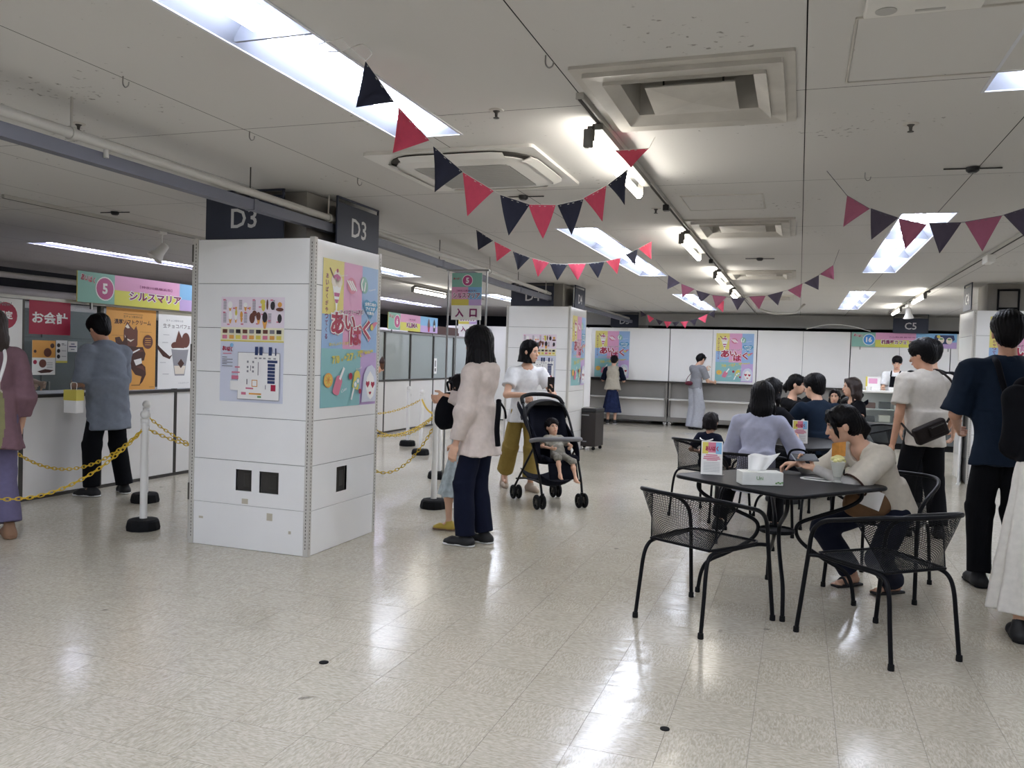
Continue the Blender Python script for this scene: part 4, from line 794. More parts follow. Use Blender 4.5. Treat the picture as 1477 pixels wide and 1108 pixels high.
def d_parfait(S, w, h):
    S.text('title', 'p_brown', [('生チョコパフェ', w * .48, h * .82, h * .055, w * .72)], .005); S.text('small_title', 'p_lettergrey', [('生チョコ発祥の店', w * .42, h * .89, h * .025, w * .45)], 0)
    S.polys('parfait_cup', 'p_grey', [[(w * .34, h * .52), (w * .80, h * .52), (w * .70, h * .17), (w * .44, h * .17)]]); S.polys('cup_cream', 'p_cream', [[(w * .42, h * .30), (w * .73, h * .30), (w * .69, h * .19), (w * .45, h * .19)]]); S.polys('brownie', 'p_brown', [wob(w * .60, h * .33, [(0, .05), (.05, 0), (0, -.05), (-.05, 0)], 1), wob(w * .12, h * .46, [(-.09, .1), (-.04, .06), (.1, -.03), (.14, -.01), (.1, -.06), (.0, -.03), (-.08, .05)], 1)]); S.disc('chocolate_scoop', 'p_choco', (w * .46, h * .565, w * .13, h * .05), (w * .72, h * .64, w * .11, h * .10)); S.polys('soft_cream', 'p_choco', [wob(w * .56, h * .63, [(-.06, -.09), (-.06, 0), (-.02, .11), (.03, .03), (.07, .0), (.07, -.09)], 1)]); S.disc('cup_rim', 'p_white', (w * .57, h * .523, w * .235, h * .012)); S.text('shop_mark', 'p_lettergrey', [('シルスマリア', w * .68, h * .07, h * .016, w * .28)], 0); S.rect('caption', 'p_lettergrey', (w * .12, h * .70, w * .28, h * .704), (w * .1, h * .6, w * .25, h * .604), (w * .05, h * .34, w * .2, h * .344), (w * .12, h * .19, w * .28, h * .194))
wall_paper('parfait_poster', 'white chocolate parfait poster next to the orange one', (-6.2205, 6.885, .925), .56, .80, 'paper', d_parfait)
wall_paper('menu_card', 'small orange and white menu card taped to the cashier screen', (-6.2205, 5.405, 1.085), .235, .30, 'paper', lambda S, w, h: (S.rect('orange_field', 'p_orange', (0, h * .5, w, h)), S.disc('ice_cream', 'p_choco', (w * .66, h * .65, w * .17, h * .13), (w * .45, h * .33, w * .16, h * .12)), S.disc('badge', 'p_brown', (w * .86, h * .85, w * .09), (w * .12, h * .68, w * .06)), S.disc('red_badge', 'p_crimson', (w * .12, h * .37, w * .08)), S.polys('splash', 'p_brown', [wob(w * .55, h * .1, [(-.08, .0), (.0, .02), (.09, .01), (.05, -.01), (-.04, -.015)], 1)]), S.rect('text', 'p_lettergrey', *[(w * .62, h * (.2 + .05 * i), w * .88, h * (.212 + .05 * i)) for i in range(4)])), 'card')
wall_paper('menu_card', 'small white card with three dark discs beside the orange menu card', (-6.2205, 5.647, 1.19), .12, .20, 'paper', lambda S, w, h: (S.disc('flavour_disc', 'p_black', *[(w * .22, h * (.28 + .25 * i), w * .15) for i in range(3)]), S.rect('yellow_foot', 'p_gold', (0, 0, w, h * .09)), S.rect('text', 'p_lettergrey', *[(w * .48, h * (.28 + .25 * i), w * .9, h * (.30 + .25 * i)) for i in range(3)], (w * .48, h * .83, w * .7, h * .87))), 'card')
wall_paper('menu_card', 'smallest white note at the top of the cashier screen gap', (-6.2205, 5.775, 1.29), .10, .095, 'paper', lambda S, w, h: S.rect('text', 'p_navy', (w * .1, h * .45, w * .9, h * .55), (w * .3, h * .2, w * .7, h * .26), (w * .3, h * .7, w * .7, h * .78)), 'card')
def d_new(S, w, h):
    S.disc('red_badge', 'p_crimson', (w * .70, h * .82, .11)); S.text('badge_lettering', 'p_white', [('限定', w * .70, h * .825, .07)], .04); S.text('new_lettering', 'p_lettergrey', [('New!', w * .70, h * .94, .035)], 0, .2); S.polys('parfait', 'p_choco', [wob(w * .4, h * .4, [(-.1, .12), (.1, .12), (.07, -.15), (-.07, -.15)], 1)])
wall_paper('new_item_poster', 'white poster with a red badge at the edge of the cashier booth', (-6.2205, 4.78, .925), .525, .80, 'paper', d_new)
wall_paper('notice_sheet', 'white notice sheet with red heading under the booth 16 banner', (2.27, 17.9985, 1.38), .26, .30, 'paper', lambda S, w, h: (S.rect('heading', 'p_crimson', (0, h * .93, w, h * .98)), S.rect('text', 'p_grey', *[(w * .1, h * (.45 + .07 * i), w * .9, h * (.47 + .07 * i)) for i in range(6)]), S.disc('red_mark', 'p_crimson', (w * .5, h * .15, w * .1))), 'notice', 0)

# ------------------------------------------------------------------ wheeled display shelving with white boards along the far side
mat('shelf_grey', '85827d', 0.5, metal=0.2, var=0.04, scale=4); mat('chrome', 'b9b9b7', 0.2, metal=0.9)
def gondola(x, w, label):
    t = thing('display_shelving', label, 'shelving', (x, 18.0, 0), 0, 'wheeled display shelving units')
    for k in range(2): MB().box(k * w / 2 + .003, (k + 1) * w / 2 - .003, 0, .03, .955, 2.085).build('white_board', 'white_board', t, bevel=.003, seg=1)
    MB().box(0, w, -.05, .04, .925, .952).build('dark_ledge', 'dark_alu', t, bevel=.002, seg=1); MB().box(.05, w - .05, .06, .09, .56, .925).build('back_panel', 'shelf_grey', t); MB().box(.05, w - .05, .06, .09, .18, .555).build('lower_panel', 'booth_white', t)
    MB().box(.05, w - .05, -.20, .058, .555, .585).build('shelf', 'booth_white', t, bevel=.003, seg=1); MB().box(.0, w, -.02, .5, .085, .18).build('base', 'shelf_grey', t, bevel=.003, seg=1); MB().box(.05, w - .05, .091, .45, .55, .57).build('inner_shelf', 'shelf_grey', t)
    for px in (.03, w - .03): MB().box(px - .022, px + .022, -.0, .055, .18, .925).build('post', 'shelf_grey', t, bevel=.002, seg=1)
    for px in (.05, w - .05):
        for py in (.02, .42):
            c = MB().lathe([(.035, -.012), (.04, -.008), (.04, .008), (.035, .012)], 14, (px, py, .04), ((1, 0, 0), (0, 0, 1), (0, 1, 0))).build('caster', 'chrome', t, 40); MB().box(px - .012, px + .012, py - .025, py + .025, .05, .085).build('caster_fork', 'chrome', c)
for x, l in ((-6.24, 'white display shelving hidden behind the D4 pillar'), (-4.44, 'white display shelving behind the person in the beige vest'), (-2.64, 'white display shelving behind the woman in grey trousers'), (-.84, 'white display shelving behind the seated group'), (.96, 'white display shelving carrying the booth 16 banner'), (2.76, 'white display shelving behind the far pillar')): gondola(x, 1.79, l)

# ------------------------------------------------------------------ refrigerated counter of booth 16
t = thing('display_case', 'low glass display case counter of booth 16 with dark boxes inside', 'display case', (1.02, 15.6, 0))
glass('case_glass', 'dfe6e6', 0.05)
MB().box(0, 2.3, 0, .7, .1, .42).build('body', 'fridge_grey', t, bevel=.005); MB().box(.02, 2.28, .03, .67, 0, .1).build('plinth', 'rubber', t); MB().box(-.01, 2.31, -.02, .72, .955, .985).build('top', 'booth_white', t, bevel=.004); MB().box(0.01, 2.29, 0.004, .010, .44, .95).build('front_glass', 'case_glass', t); MB().box(0, 2.3, .62, .68, .42, .955).build('back', 'booth_white', t); MB().box(.01, 2.29, .03, .61, .66, .675).build('shelf', 'booth_white', t); MB().box(0, 2.3, -.012, .02, .42, .445).build('sill', 'alu', t)
for x in (0.0, 1.14, 2.27): MB().box(x, x + .025, 0, .03, .445, .955).build('post', 'alu', t)
for i in range(9):
    for j, z in enumerate((.445, .676)):
        if (i + j) % 5 == 4: continue
        tag(box('dessert_tub', ('black_plastic', 'p_choco', 'p_cream')[(i * 2 + j) % 3], None, 1.10 + .24 * i, 1.28 + .24 * i, 15.72, 15.9, z, z + .10 + .02 * (i % 2), bevel=.008), 'small dark dessert tub inside the booth 16 display case', 'tub', 'dessert tubs in the display case')
def cup(x, y, z, r, h, label):
    tag(MB().lathe([(r * .8, 0), (r, h), (r * .94, h), (r * .74, .008)], 16, (x, y, z)).build('paper_cup', 'paper', None, 40), label, 'cup', 'cups on the booth 16 counter')
for i, (x, l) in enumerate(((1.16, 'white cup at the end of the booth 16 counter'), (1.52, 'white cup in the middle of the booth 16 counter'), (1.73, 'bright cup next to the booth 16 staff'))): cup(x, 15.75, .985, .05, .07, l)
t = thing('card_stand', 'pastel card standing on the booth 16 counter', 'card', (1.12, 15.95, .985)); S = sheet(t, (0, 0, 0), (1, 0, 0), (0, 0, 1), (0, -1, 0), .24, .24, 'paper'); S.rect('pink_art', 'p_pink', (.05, .12, .19, .21)); S.rect('yellow_art', 'p_gold', (.0, 0, .03, .24)); MB().box(0, .24, 0, .06, 0, .006).build('foot', 'white_plastic', t)

# ------------------------------------------------------------------ stanchions and yellow chains
def stanchion():
    t = thing('stanchion', 'x', 'stanchion', (0, 0, 0), 0, 'white chain stanchions')
    MB().lathe([(.118, 0), (.122, .02), (.112, .065), (.10, .078), (.03, .085), (.028, .082)], 12).build('base', 'rubber', t, 25)
    MB().tube([(0, 0, .08), (0, 0, .80)], .026, 16).build('pole', 'white_plastic', t, 60); MB().lathe([(.02, .80), (.03, .803), (.03, .825), (.018, .83)], 16).build('collar', 'white_plastic', t, 40); MB().ell((0, 0, .857), .034, 16, 10).build('ball_cap', 'white_plastic', t, 180)
    MB().tube([(.03, 0, .775), (.045, 0, .77), (.045, 0, .75), (.03, 0, .745)], .004, 6).build('chain_hook', 'white_plastic', t, 60)
    return t
ST = stanchion()
STP = [((-4.57, 4.94), 'white stanchion on a black base nearest the camera, between the pillar and the queue'), ((-5.37, 5.82), 'white stanchion right behind the nearest one, beside the man in grey'), ((-3.04, 6.78), 'white stanchion beside the girl in the floral skirt'), ((-3.73, 8.43), 'second white stanchion behind the entrance sign stand'), ((-4.83, 10.29), 'third white stanchion back along the booth 6 queue'), ((-5.47, 11.19), 'farthest white stanchion near the booth 6 counter'), ((-3.98, 6.62), 'white stanchion hidden behind the D3 pillar')]
for i, (p, l) in enumerate(STP):
    o = ST if i == 0 else copy_tree(ST); o.location = (*p, 0); o['label'] = l
def chain(a, b, drop, label, pitch=.034):
    pts = sag(a, b, drop, 40); seg = [np.linalg.norm(q - p) for p, q in zip(pts, pts[1:])]; L = sum(seg); n = max(3, int(L / pitch)); cum = np.concatenate([[0], np.cumsum(seg)]); P = np.array(pts)
    o = np.asarray(a, float); m_ = MB()
    for i in range(n):
        s = (i + .5) * L / n; c = np.array([np.interp(s, cum, P[:, k]) for k in range(3)]); c2 = np.array([np.interp(min(s + .01, L), cum, P[:, k]) for k in range(3)]); c1 = np.array([np.interp(max(s - .01, 0), cum, P[:, k]) for k in range(3)])
        d = unit(c2 - c1); e = unit(np.cross(d, (0, 0, 1))); f = np.cross(d, e); w = e if i % 2 else f; hl, hw = L / n * .72, .0115
        loop = [c - o + d * (hl * math.cos(t)) * (1 if abs(math.cos(t)) > .5 else .9) + w * hw * math.sin(t) for t in np.linspace(0, 2 * math.pi, 10, endpoint=False)]
        m_.tube(loop, .0034, 5, closed=True)
    ob = m_.build('chain', 'yellow_plastic', None, 80); ob.location = a; tag(ob, label, 'chain', 'yellow plastic chains'); return ob
S1, S2, S3, S4, S5, S6, S7 = [(*p, .76) for p, _ in STP]
chain(S1, (-5.18, 3.40, .76), .44, 'yellow chain in front of the woman in the patchwork blouse')
chain(S1, (-6.05, 4.85, .70), .33, 'yellow chain sagging in front of the man in grey and the counter')
chain(S1, S7, .24, 'yellow chain running from the nearest stanchion to behind the pillar'); chain(S2, (-4.6, 7.2, .74), .36, 'lower yellow chain glimpsed between nearest stanchion and pillar')
chain(S3, S7, .47, 'deep sagging yellow chain beside the entrance sign stand'); chain(S4, S7, .22, 'yellow chain from the second stanchion towards the pillar'); chain(S4, (-4.9, 8.6, .70), .30, 'yellow chain crossing low in front of the booth 6 counter'); chain(S5, (-6.2, 10.1, .70), .2, 'far yellow chain near the booth 6 counter'); chain(S5, S4, .10, 'taut yellow chain joining the second and third stanchions')

# entrance sign stands
def sign_stand(x, y, w, zt, sign, label, rz=0.0):
    t = thing('sign_stand', label, 'sign stand', (x, y, 0), rz)
    MB().box(-w / 2 - .03, w / 2 + .03, -.12, .12, 0, .008).build('base_plate', 'white_paint', t, bevel=.002, seg=1)
    for s in (-1, 1): MB().tube([(s * w / 2, 0, .008), (s * w / 2, 0, zt)], .009, 10).build('pole', 'alu', t, 60)
    MB().tube([(-w / 2 - .02, 0, zt), (w / 2 + .02, 0, zt)], .009, 10).build('cross_bar', 'alu', t, 60)
    return t
t = sign_stand(-2.845, 6.95, .37, 2.135, None, 'metal entrance sign stand beside the woman in the hoodie')
w, h = .29, .42
S = sheet(t, (-w / 2, -.012, 1.69), (1, 0, 0), (0, 0, 1), (0, -1, 0), w, h, 'paper', 'sign_sheet', .003); S.o = S.o + np.array((0, -.002, 0))
S.rect('teal_block', 'p_mint', (0, h * .70, w, h)); S.rect('pink_block', 'p_pink', (0, h * .42, w * .55, h * .70)); S.rect('blue_block', 'p_sky', (w * .55, h * .42, w, h * .70)); S.rect('yellow_block', 'p_gold', (0, h * .31, w * .58, h * .44)); S.rect('lilac_block', 'p_lilac', (w * .58, h * .31, w, h * .44))
S.disc('number_ring', 'p_white', (w * .52, h * .84, .052)); S.disc('number_disc', 'p_magenta', (w * .52, h * .84, .046)); S.text('number', 'p_white', [('5', w * .52, h * .84, .05)], .04); S.text('mini_logo', 'p_crimson', [('あいぱく', w * .17, h * .88, .02, .07)], .04)
S.text('region', 'p_purple', [('［神奈川県横浜市］', w * .5, h * .62, .018, w * .66)], .01); S.text('stall_outline', 'p_white', [('シルスマリア', w * .5, h * .52, .058, w * .93)], .09); S.text('stall_name', 'p_purple', [('シルスマリア', w * .5, h * .52, .048, w * .9)], .03); S.text('entrance_lettering', 'p_purple', [('入', w * .28, h * .15, .082), ('口', w * .74, h * .15, .075)], .04)
t = sign_stand(-4.56, 11.2, .37, 2.1, None, 'farther entrance sign stand glimpsed behind the hoodie woman')
S = sheet(t, (-w / 2, -.012, 1.69), (1, 0, 0), (0, 0, 1), (0, -1, 0), w, h * .9, 'paper', 'sign_sheet', .003); S.o = S.o + np.array((0, -.002, 0)); h *= .9
S.rect('yellow_block', 'p_gold', (0, h * .36, w * .58, h * .55)); S.rect('lilac_block', 'p_lilac', (w * .58, h * .36, w, h * .55)); S.rect('pink_block', 'p_pink', (0, h * .55, w, h)); S.rect('stall_name_mark', 'p_white', (w * .06, h * .46, w * .94, h * .60)); S.rect('stall_name_stroke', 'p_purple', *[(w * (.10 + .135 * i), h * .485, w * (.19 + .135 * i), h * (.55 + .02 * (i % 2))) for i in range(6)]); S.text('entrance_lettering', 'p_purple', [('入', w * .28, h * .17, .082), ('口', w * .74, h * .17, .075)], .04)

# brown wheeled cabinet beside the D4 pillar
mat('brown_case', '231c1b', 0.45, var=0.06, scale=6)
t = thing('wheeled_cabinet', 'dark brown wheeled cabinet with a metal top beside the D4 pillar', 'cabinet', (-3.0, 12.42, 0), math.radians(-8))
MB().box(-.165, .165, -.18, .18, .055, .575).build('body', 'brown_case', t, bevel=.012); MB().box(-.17, .17, -.19, .19, .577, .63).build('lid', 'black_plastic', t, bevel=.012); MB().box(-.12, .14, -.1, .15, .631, .64).build('metal_tray', 'chrome', t, bevel=.003); MB().box(-.06, .06, -.196, -.181, .52, .54).build('handle', 'alu', t, bevel=.004)
for sx in (-.13, .13):
    for sy in (-.14, .14): MB().lathe([(.022, -.012), (.027, -.008), (.027, .008), (.022, .012)], 12, (sx, sy, .027), ((1, 0, 0), (0, 0, 1), (0, 1, 0))).build('caster', 'rubber', t, 40)
MB().box(-.035, .03, -.1815, -.181, .122, .138).build('maker_mark', 'p_grey', t)
# loose white panel leaning at the foot of the far pillar
t = thing('folding_panel', 'white panel standing at the foot of the far pillar', 'panel', (1.86, 11.15, 0), math.radians(78)); MB().box(0, .75, 0, .02, .01, 1.0).build('sheet', 'white_board', t, bevel=.003); MB().box(0, .75, -.01, .03, 0, .012).build('foot', 'white_plastic', t)
# small things on the far ledge
tag(box('counter_box', 'black_plastic', None, -4.36, -4.12, 17.9, 17.98, .952, .99, bevel=.008), 'small dark case on the ledge in front of the vested person', 'case')

wall_paper('price_card', 'narrow white price card on the booth 6 post', (-6.64, 14.64, 1.0), .13, .30, 'paper', lambda S, w, h: S.rect('text', 'p_black', (w * .3, h * .15, w * .7, h * .35), (w * .35, h * .45, w * .65, h * .85)), 'card')
t = thing('camera_rig', 'black metal bracket frame on top of the far pillar', 'bracket', (2.25, 11.5, 2.12)); b = MB()
for x in (0, .22):
    for y in (0, .25): MB().tube([(x, y, 0), (x, y, .26)], .012, 8).build('upright', 'black_metal', t, 60)
for z in (.03, .25):
    for a, c in (((0, 0, z), (.22, 0, z)), ((0, .25, z), (.22, .25, z)), ((0, 0, z), (0, .25, z)), ((.22, 0, z), (.22, .25, z))): MB().tube([a, c], .012, 8).build('cross_bar', 'black_metal', t, 60)
# ------------------------------------------------------------------ black metal cafe furniture
def lattice(surf, nu, nv, wid=.0022):
    """expanded metal: two families of diagonal ribbons over surf(u, v)"""
    vs = []; fs = []
    G = np.array([[surf(i / nu, j / nv) for j in range(nv + 1)] for i in range(nu + 1)], float)
    for i in range(nu):
        for j in range(nv):
            for a, b in (((G[i, j]), (G[i + 1, j + 1])), ((G[i + 1, j]), (G[i, j + 1]))):
                if (i + j) % 2: pass
                nrm = np.cross(G[i + 1, j] - G[i, j], G[i, j + 1] - G[i, j]); d = b - a; s = unit(np.cross(nrm, d)) * wid / 2
                k = len(vs); vs += [a - s, b - s, b + s, a + s]; fs.append((k, k + 1, k + 2, k + 3))
    return vs, fs
def make_chair():
    t = thing('mesh_armchair', 'x', 'chair', (0, 0, 0), 0, 'black mesh armchairs')
    # arm hoop: front foot, up, round the back, down to the other front foot
    half = [(.265, .285, .012), (.258, .262, .20), (.250, .235, .42), (.252, .215, .52), (.262, .170, .575), (.272, .09, .615), (.276, -.03, .643), (.268, -.14, .668), (.235, -.235, .688), (.16, -.29, .694), (0, -.31, .696)]
    pts = spline([vec(*p) for p in half] + [vec(-p[0], p[1], p[2]) for p in half[-2::-1]], 5); n = len(pts)
    hoop = MB().tube(pts, .0115, 10).build('arm_hoop', 'black_metal', t, 60)
    def rail(u):
        """top rail over the back, u in -1..1"""
        i = (u * .34 + 1) / 2 * (n - 1); k = int(i); return pts[k] + (pts[min(k + 1, n - 1)] - pts[k]) * (i - k)
    for s in (1, -1):
        MB().tube(spline([(s * .21, -.285, .012), (s * .205, -.262, .20), (s * .20, -.245, .33), (s * .195, -.215, .392), (s * .195, -.15, .412), (s * .205, 0, .412), (s * .218, .17, .416), (s * .252, .24, .412)], 5), .0105, 10).build('rear_leg', 'black_metal', t, 60)
        MB().lathe([(.0145, 0), (.0155, .004), (.0145, .028), (.0115, .03)], 12, (s * .265, .285, 0)).build('foot_cap', 'rubber', t, 40)
        MB().lathe([(.0145, 0), (.0155, .004), (.0145, .028), (.0115, .03)], 12, (s * .21, -.285, 0)).build('foot_cap', 'rubber', t, 40)
    def seat(u, v):
        y = -.205 + .43 * v; w = .185 + .035 * min(1, v * 1.6) - .05 * max(0, v - .85) ** 2 * 30; d = 2 * u - 1
        return (d * w, y, .424 - .016 * (1 - d * d) * math.sin(math.pi * min(1, v * 1.05)) - .012 * max(0, v - .85) * 6 * (v - .85))
    fr = [seat(0, v) for v in np.linspace(0, 1, 9)] + [seat(u, 1) for u in np.linspace(.1, .9, 7)] + [seat(1, v) for v in np.linspace(1, 0, 9)] + [seat(u, 0) for u in np.linspace(.9, .1, 7)]
    MB().tube(fr, .0075, 8, closed=True).build('seat_frame', 'black_metal', t, 60)
    b = MB(); b.add(*lattice(seat, 28, 40, .0033)); b.build('mesh_seat', 'black_mesh', t)['kind'] = 'stuff'
    def back(u, v):
        lo = np.array(seat(u, 0)); hi = rail(-(2 * u - 1)); hi = hi - vec(0, 0, .006); p = lo + (hi - lo) * v; bow = math.sin(math.pi * v) * .02 * (1 - (2 * u - 1) ** 2); return p + vec(0, -bow, 0)
    b = MB(); b.add(*lattice(back, 32, 30, .0033)); b.build('mesh_back', 'black_mesh', t)['kind'] = 'stuff'
    for u in (0, 1): MB().tube([back(u, v) for v in np.linspace(0, 1, 8)], .0035, 6).build('back_edge', 'black_metal', t, 60)
    return t
CH = make_chair(); CHN = 0
def put_chair(x, y, heading, label):
    """heading: compass direction the sitter faces, degrees from +x"""
    global CHN
    o = CH if CHN == 0 else copy_tree(CH); CHN += 1; o.location = (x, y, 0); o.rotation_euler = (0, 0, math.radians(heading - 90)); o['label'] = label; return o
put_chair(-.452, 4.54, 60.6, 'empty black mesh armchair at the near table, below the tissue box'); put_chair(.426, 4.464, 130.2, 'empty black mesh armchair nearest the camera, beside the white skirt')
put_chair(.545, 5.69, 249, 'black mesh armchair under the woman with the parfait'); put_chair(-.73, 7.62, 62, 'black mesh armchair holding the toddler'); put_chair(-.30, 6.72, 82, 'black mesh armchair under the long haired woman in lavender')
put_chair(-.30, 8.55, 20, 'black mesh armchair under the woman hidden behind the lavender blouse'); put_chair(.32, 8.75, 130, 'black mesh armchair under the man in the navy tee'); put_chair(-.20, 10.35, 330, 'black mesh armchair under the ponytailed woman in black')
put_chair(.80, 10.75, 200, 'black mesh armchair under the brown haired woman in black'); put_chair(.42, 11.35, 250, 'black mesh armchair under the small girl with a fringe')
mat('table_top', '101115', 0.42, spec=.18, var=0.04, scale=20, bump=0.05, bscale=250)
def make_table():
    t = thing('cafe_table', 'x', 'table', (0, 0, 0), 0, 'black square cafe tables'); z = .70
    MB().prism(rrect(.85, .85, .065, 8), z - .006, z).build('top_sheet', 'table_top', t, 30); o = rrect(.862, .862, .07, 8); MB().tube([(x, y, z - .010) for x, y in o], .0115, 10, closed=True).build('top_rim', 'black_metal', t, 60)
    for k in range(4):
        a = math.radians(45 + 90 * k); ca, sa = math.cos(a), math.sin(a)
        prof = [(.42, .690), (.455, .665), (.45, .615), (.38, .565), (.22, .50), (.125, .455), (.108, .40), (.15, .335), (.27, .255), (.38, .195), (.42, .13), (.437, .03), (.44, .012)]
        MB().tube(spline([(r * ca, r * sa, zz) for r, zz in prof], 5), .0115, 10).build('leg', 'black_metal', t, 60); MB().lathe([(.0145, 0), (.0155, .004), (.0145, .028), (.0115, .03)], 12, (.44 * ca, .44 * sa, 0)).build('foot_cap', 'rubber', t, 40)
        MB().tube([(.42 * ca, .42 * sa, .690), (.05 * ca, .05 * sa, .688)], .008, 8).build('top_brace', 'black_metal', t, 60)
    MB().lathe([(.0, .395), (.10, .395), (.103, .40), (.103, .412), (.10, .416), (.095, .405), (.0, .405)], 24).build('ring_shelf', 'black_metal', t, 40)
    return t
TB = make_table()
TB.location = (-.085, 5.10, 0); TB.rotation_euler = (0, 0, math.radians(52)); TB['label'] = 'black square metal table with curved legs nearest the camera, carrying the tissue box'
for (x, y, a), l in (((.10, 7.78, 40), 'black metal table with a card stand, behind the near table'), ((.05, 9.62, 30), 'far black metal table between the navy man and the ponytailed woman')):
    o = copy_tree(TB); o.location = (x, y, 0); o.rotation_euler = (0, 0, math.radians(a)); o['label'] = l

# ------------------------------------------------------------------ things on the tables
mat('tissue_box', 'e9eae4', 0.55, var=0.02, scale=30); mat('tissue', 'f4f4f2', 0.8); mat('clear_plastic', 'dfe6e8', 0.1, trans=0.85); mat('cup_clear', 'e4e8e0', 0.15, alpha=.3); mat('phone_grey', '9aa0a6', 0.3, metal=0.5); mat('wafer', 'c98a3c', 0.7, var=0.15, scale=40); mat('ice_yellow', 'e9e3a0', 0.5, var=0.08, scale=30); mat('ice_white', 'f1eee2', 0.5)
t = thing('tissue_box', 'white tissue box with a pulled-up tissue on the near table', 'tissue box', (-.185, 4.86, .70), math.radians(20))
MB().box(-.115, .115, -.058, .058, .001, .075).build('carton', 'tissue_box', t, bevel=.004)
S = Print(t, (-.115, -.0585, 0), (1, 0, 0), (0, 0, 1), (0, -1, 0)); S.text('lettering', 'p_green', [('Uni', .098, .042, .02)], .01); S.disc('leaf_print', 'p_green', *[(.19 + .011 * i, .016 + .004 * (i % 2), .006, .0045) for i in range(4)])
b = MB(); P = []
for i in range(9):
    u = i / 8
    for j in range(7):
        v = j / 6; w = .05 + .05 * v; P.append(((u - .5) * 2 * w * .9 - .02 + .04 * v, .012 * math.sin(u * 9) * (1 - .3 * v) + .02 * v * math.sin(u * 3.5), .07 + .105 * v - .015 * v * (1 - u) + .008 * math.sin(u * 7) * v))
fs = [(i * 7 + j, (i + 1) * 7 + j, (i + 1) * 7 + j + 1, i * 7 + j + 1) for i in range(8) for j in range(6)]; b.add(P, fs); o = b.build('tissue', 'tissue', t, 180); m_ = o.modifiers.new('solid', 'SOLIDIFY'); m_.thickness = .0012
def card(loc, rz, label):
    t = thing('table_card', label, 'card stand', loc, rz, 'table cards'); MB().box(-.055, .075, -.02, .03, 0.0, .003).build('foot', 'clear_plastic', t)
    b = math.radians(12); ay = (0, math.sin(b), math.cos(b)); an = (0, -math.cos(b), math.sin(b)); S = sheet(t, (-.062, -.01, .003), (1, 0, 0), ay, an, .125, .20, 'paper', 'sheet', .003); S.o = S.o + np.array(an) * .002
    w, h = .125, .20; S.rect('yellow_art', 'p_gold', (.006, .62 * h, .04, .97 * h)); S.rect('pink_art', 'p_rose', (.04, .66 * h, .085, .97 * h)); S.rect('blue_art', 'p_sky', (.085, .62 * h, .119, .97 * h)); S.text('logo', 'p_crimson', [('あいぱく', w * .5, h * .78, h * .16, w * .62)], .06)
    S.rect('heading', 'p_rose', (w * .22, h * .565, w * .76, h * .60), (w * .12, h * .51, w * .86, h * .545), (w * .10, h * .455, w * .90, h * .49), (w * .26, h * .415, w * .76, h * .44)); S.rect('text', 'p_grey', *[(w * .12, h * (.08 + .045 * i), w * .88, h * (.09 + .045 * i)) for i in range(7)])
    return t
c1 = card((-.475, 5.115, .70), math.radians(8), 'upright event card in a clear foot on the near table'); c2 = copy_tree(c1); c2.location = (.03, 7.62, .70); c2.rotation_euler = (0, 0, math.radians(4)); c2['label'] = 'upright event card on the second table behind the parfait woman'
t = thing('parfait', 'ice cream parfait with a waffle wafer in a clear cup', 'parfait', (.235, 5.16, .704)); t.scale = (1.2, 1.2, 1.12)
MB().lathe([(.024, 0), (.025, .004), (.016, .012), (.02, .03), (.036, .105), (.038, .108), (.034, .104), (.018, .03), (.002, .025)], 20).build('cup', 'cup_clear', t, 40); MB().lathe([(.0, .027), (.017, .031), (.0325, .10), (.03, .112), (.0, .118)], 18).build('ice_cream', 'ice_white', t, 60)
b = MB()
for k in range(9):
    a = k * .7; b.ell((.022 * math.cos(a), .022 * math.sin(a), .112 + .006 * (k % 3)), (.014, .014, .011), 10, 6)
b.ell((0, 0, .125), (.026, .026, .018), 12, 8); b.build('fruit_scoop', 'ice_yellow', t, 180)
b = MB(); P = lambda u, v, d: (-.03 + .062 * u, .012 + d + .01 * math.sin(u * 3), .125 + .075 * v + .012 * u)
for i in range(4):
    for j in range(4): b.add([P(i / 4 + .02, j / 4 + .02, -.003), P((i + 1) / 4 - .02, j / 4 + .02, -.003), P((i + 1) / 4 - .02, (j + 1) / 4 - .02, -.003), P(i / 4 + .02, (j + 1) / 4 - .02, -.003)], [(0, 1, 2, 3)])
vs = [P(i / 6, j, d) for d in (-.0025, .0025) for j in (0, 1) for i in range(7)]; b.add(vs, [(i, i + 1, 7 + i + 1, 7 + i) for i in range(6)] + [(14 + i, 21 + i, 21 + i + 1, 14 + i + 1) for i in range(6)] + [(i, 14 + i, 15 + i, i + 1) for i in range(6)] + [(7 + i, 8 + i, 22 + i, 21 + i) for i in range(6)]); b.build('waffle', 'wafer', t)
t = thing('paper_tray', 'small white paper tray with a dark centre on the near table', 'tray', (.13, 5.24, .70), math.radians(-20)); b = MB(); ring(b, rrect(.20, .10, .045), rrect(.17, .07, .03), .006, .001, .006); b.build('rim', 'paper', t, 40); MB().prism(rrect(.172, .072, .03), .001, .003).build('centre', 'black_plastic', t)

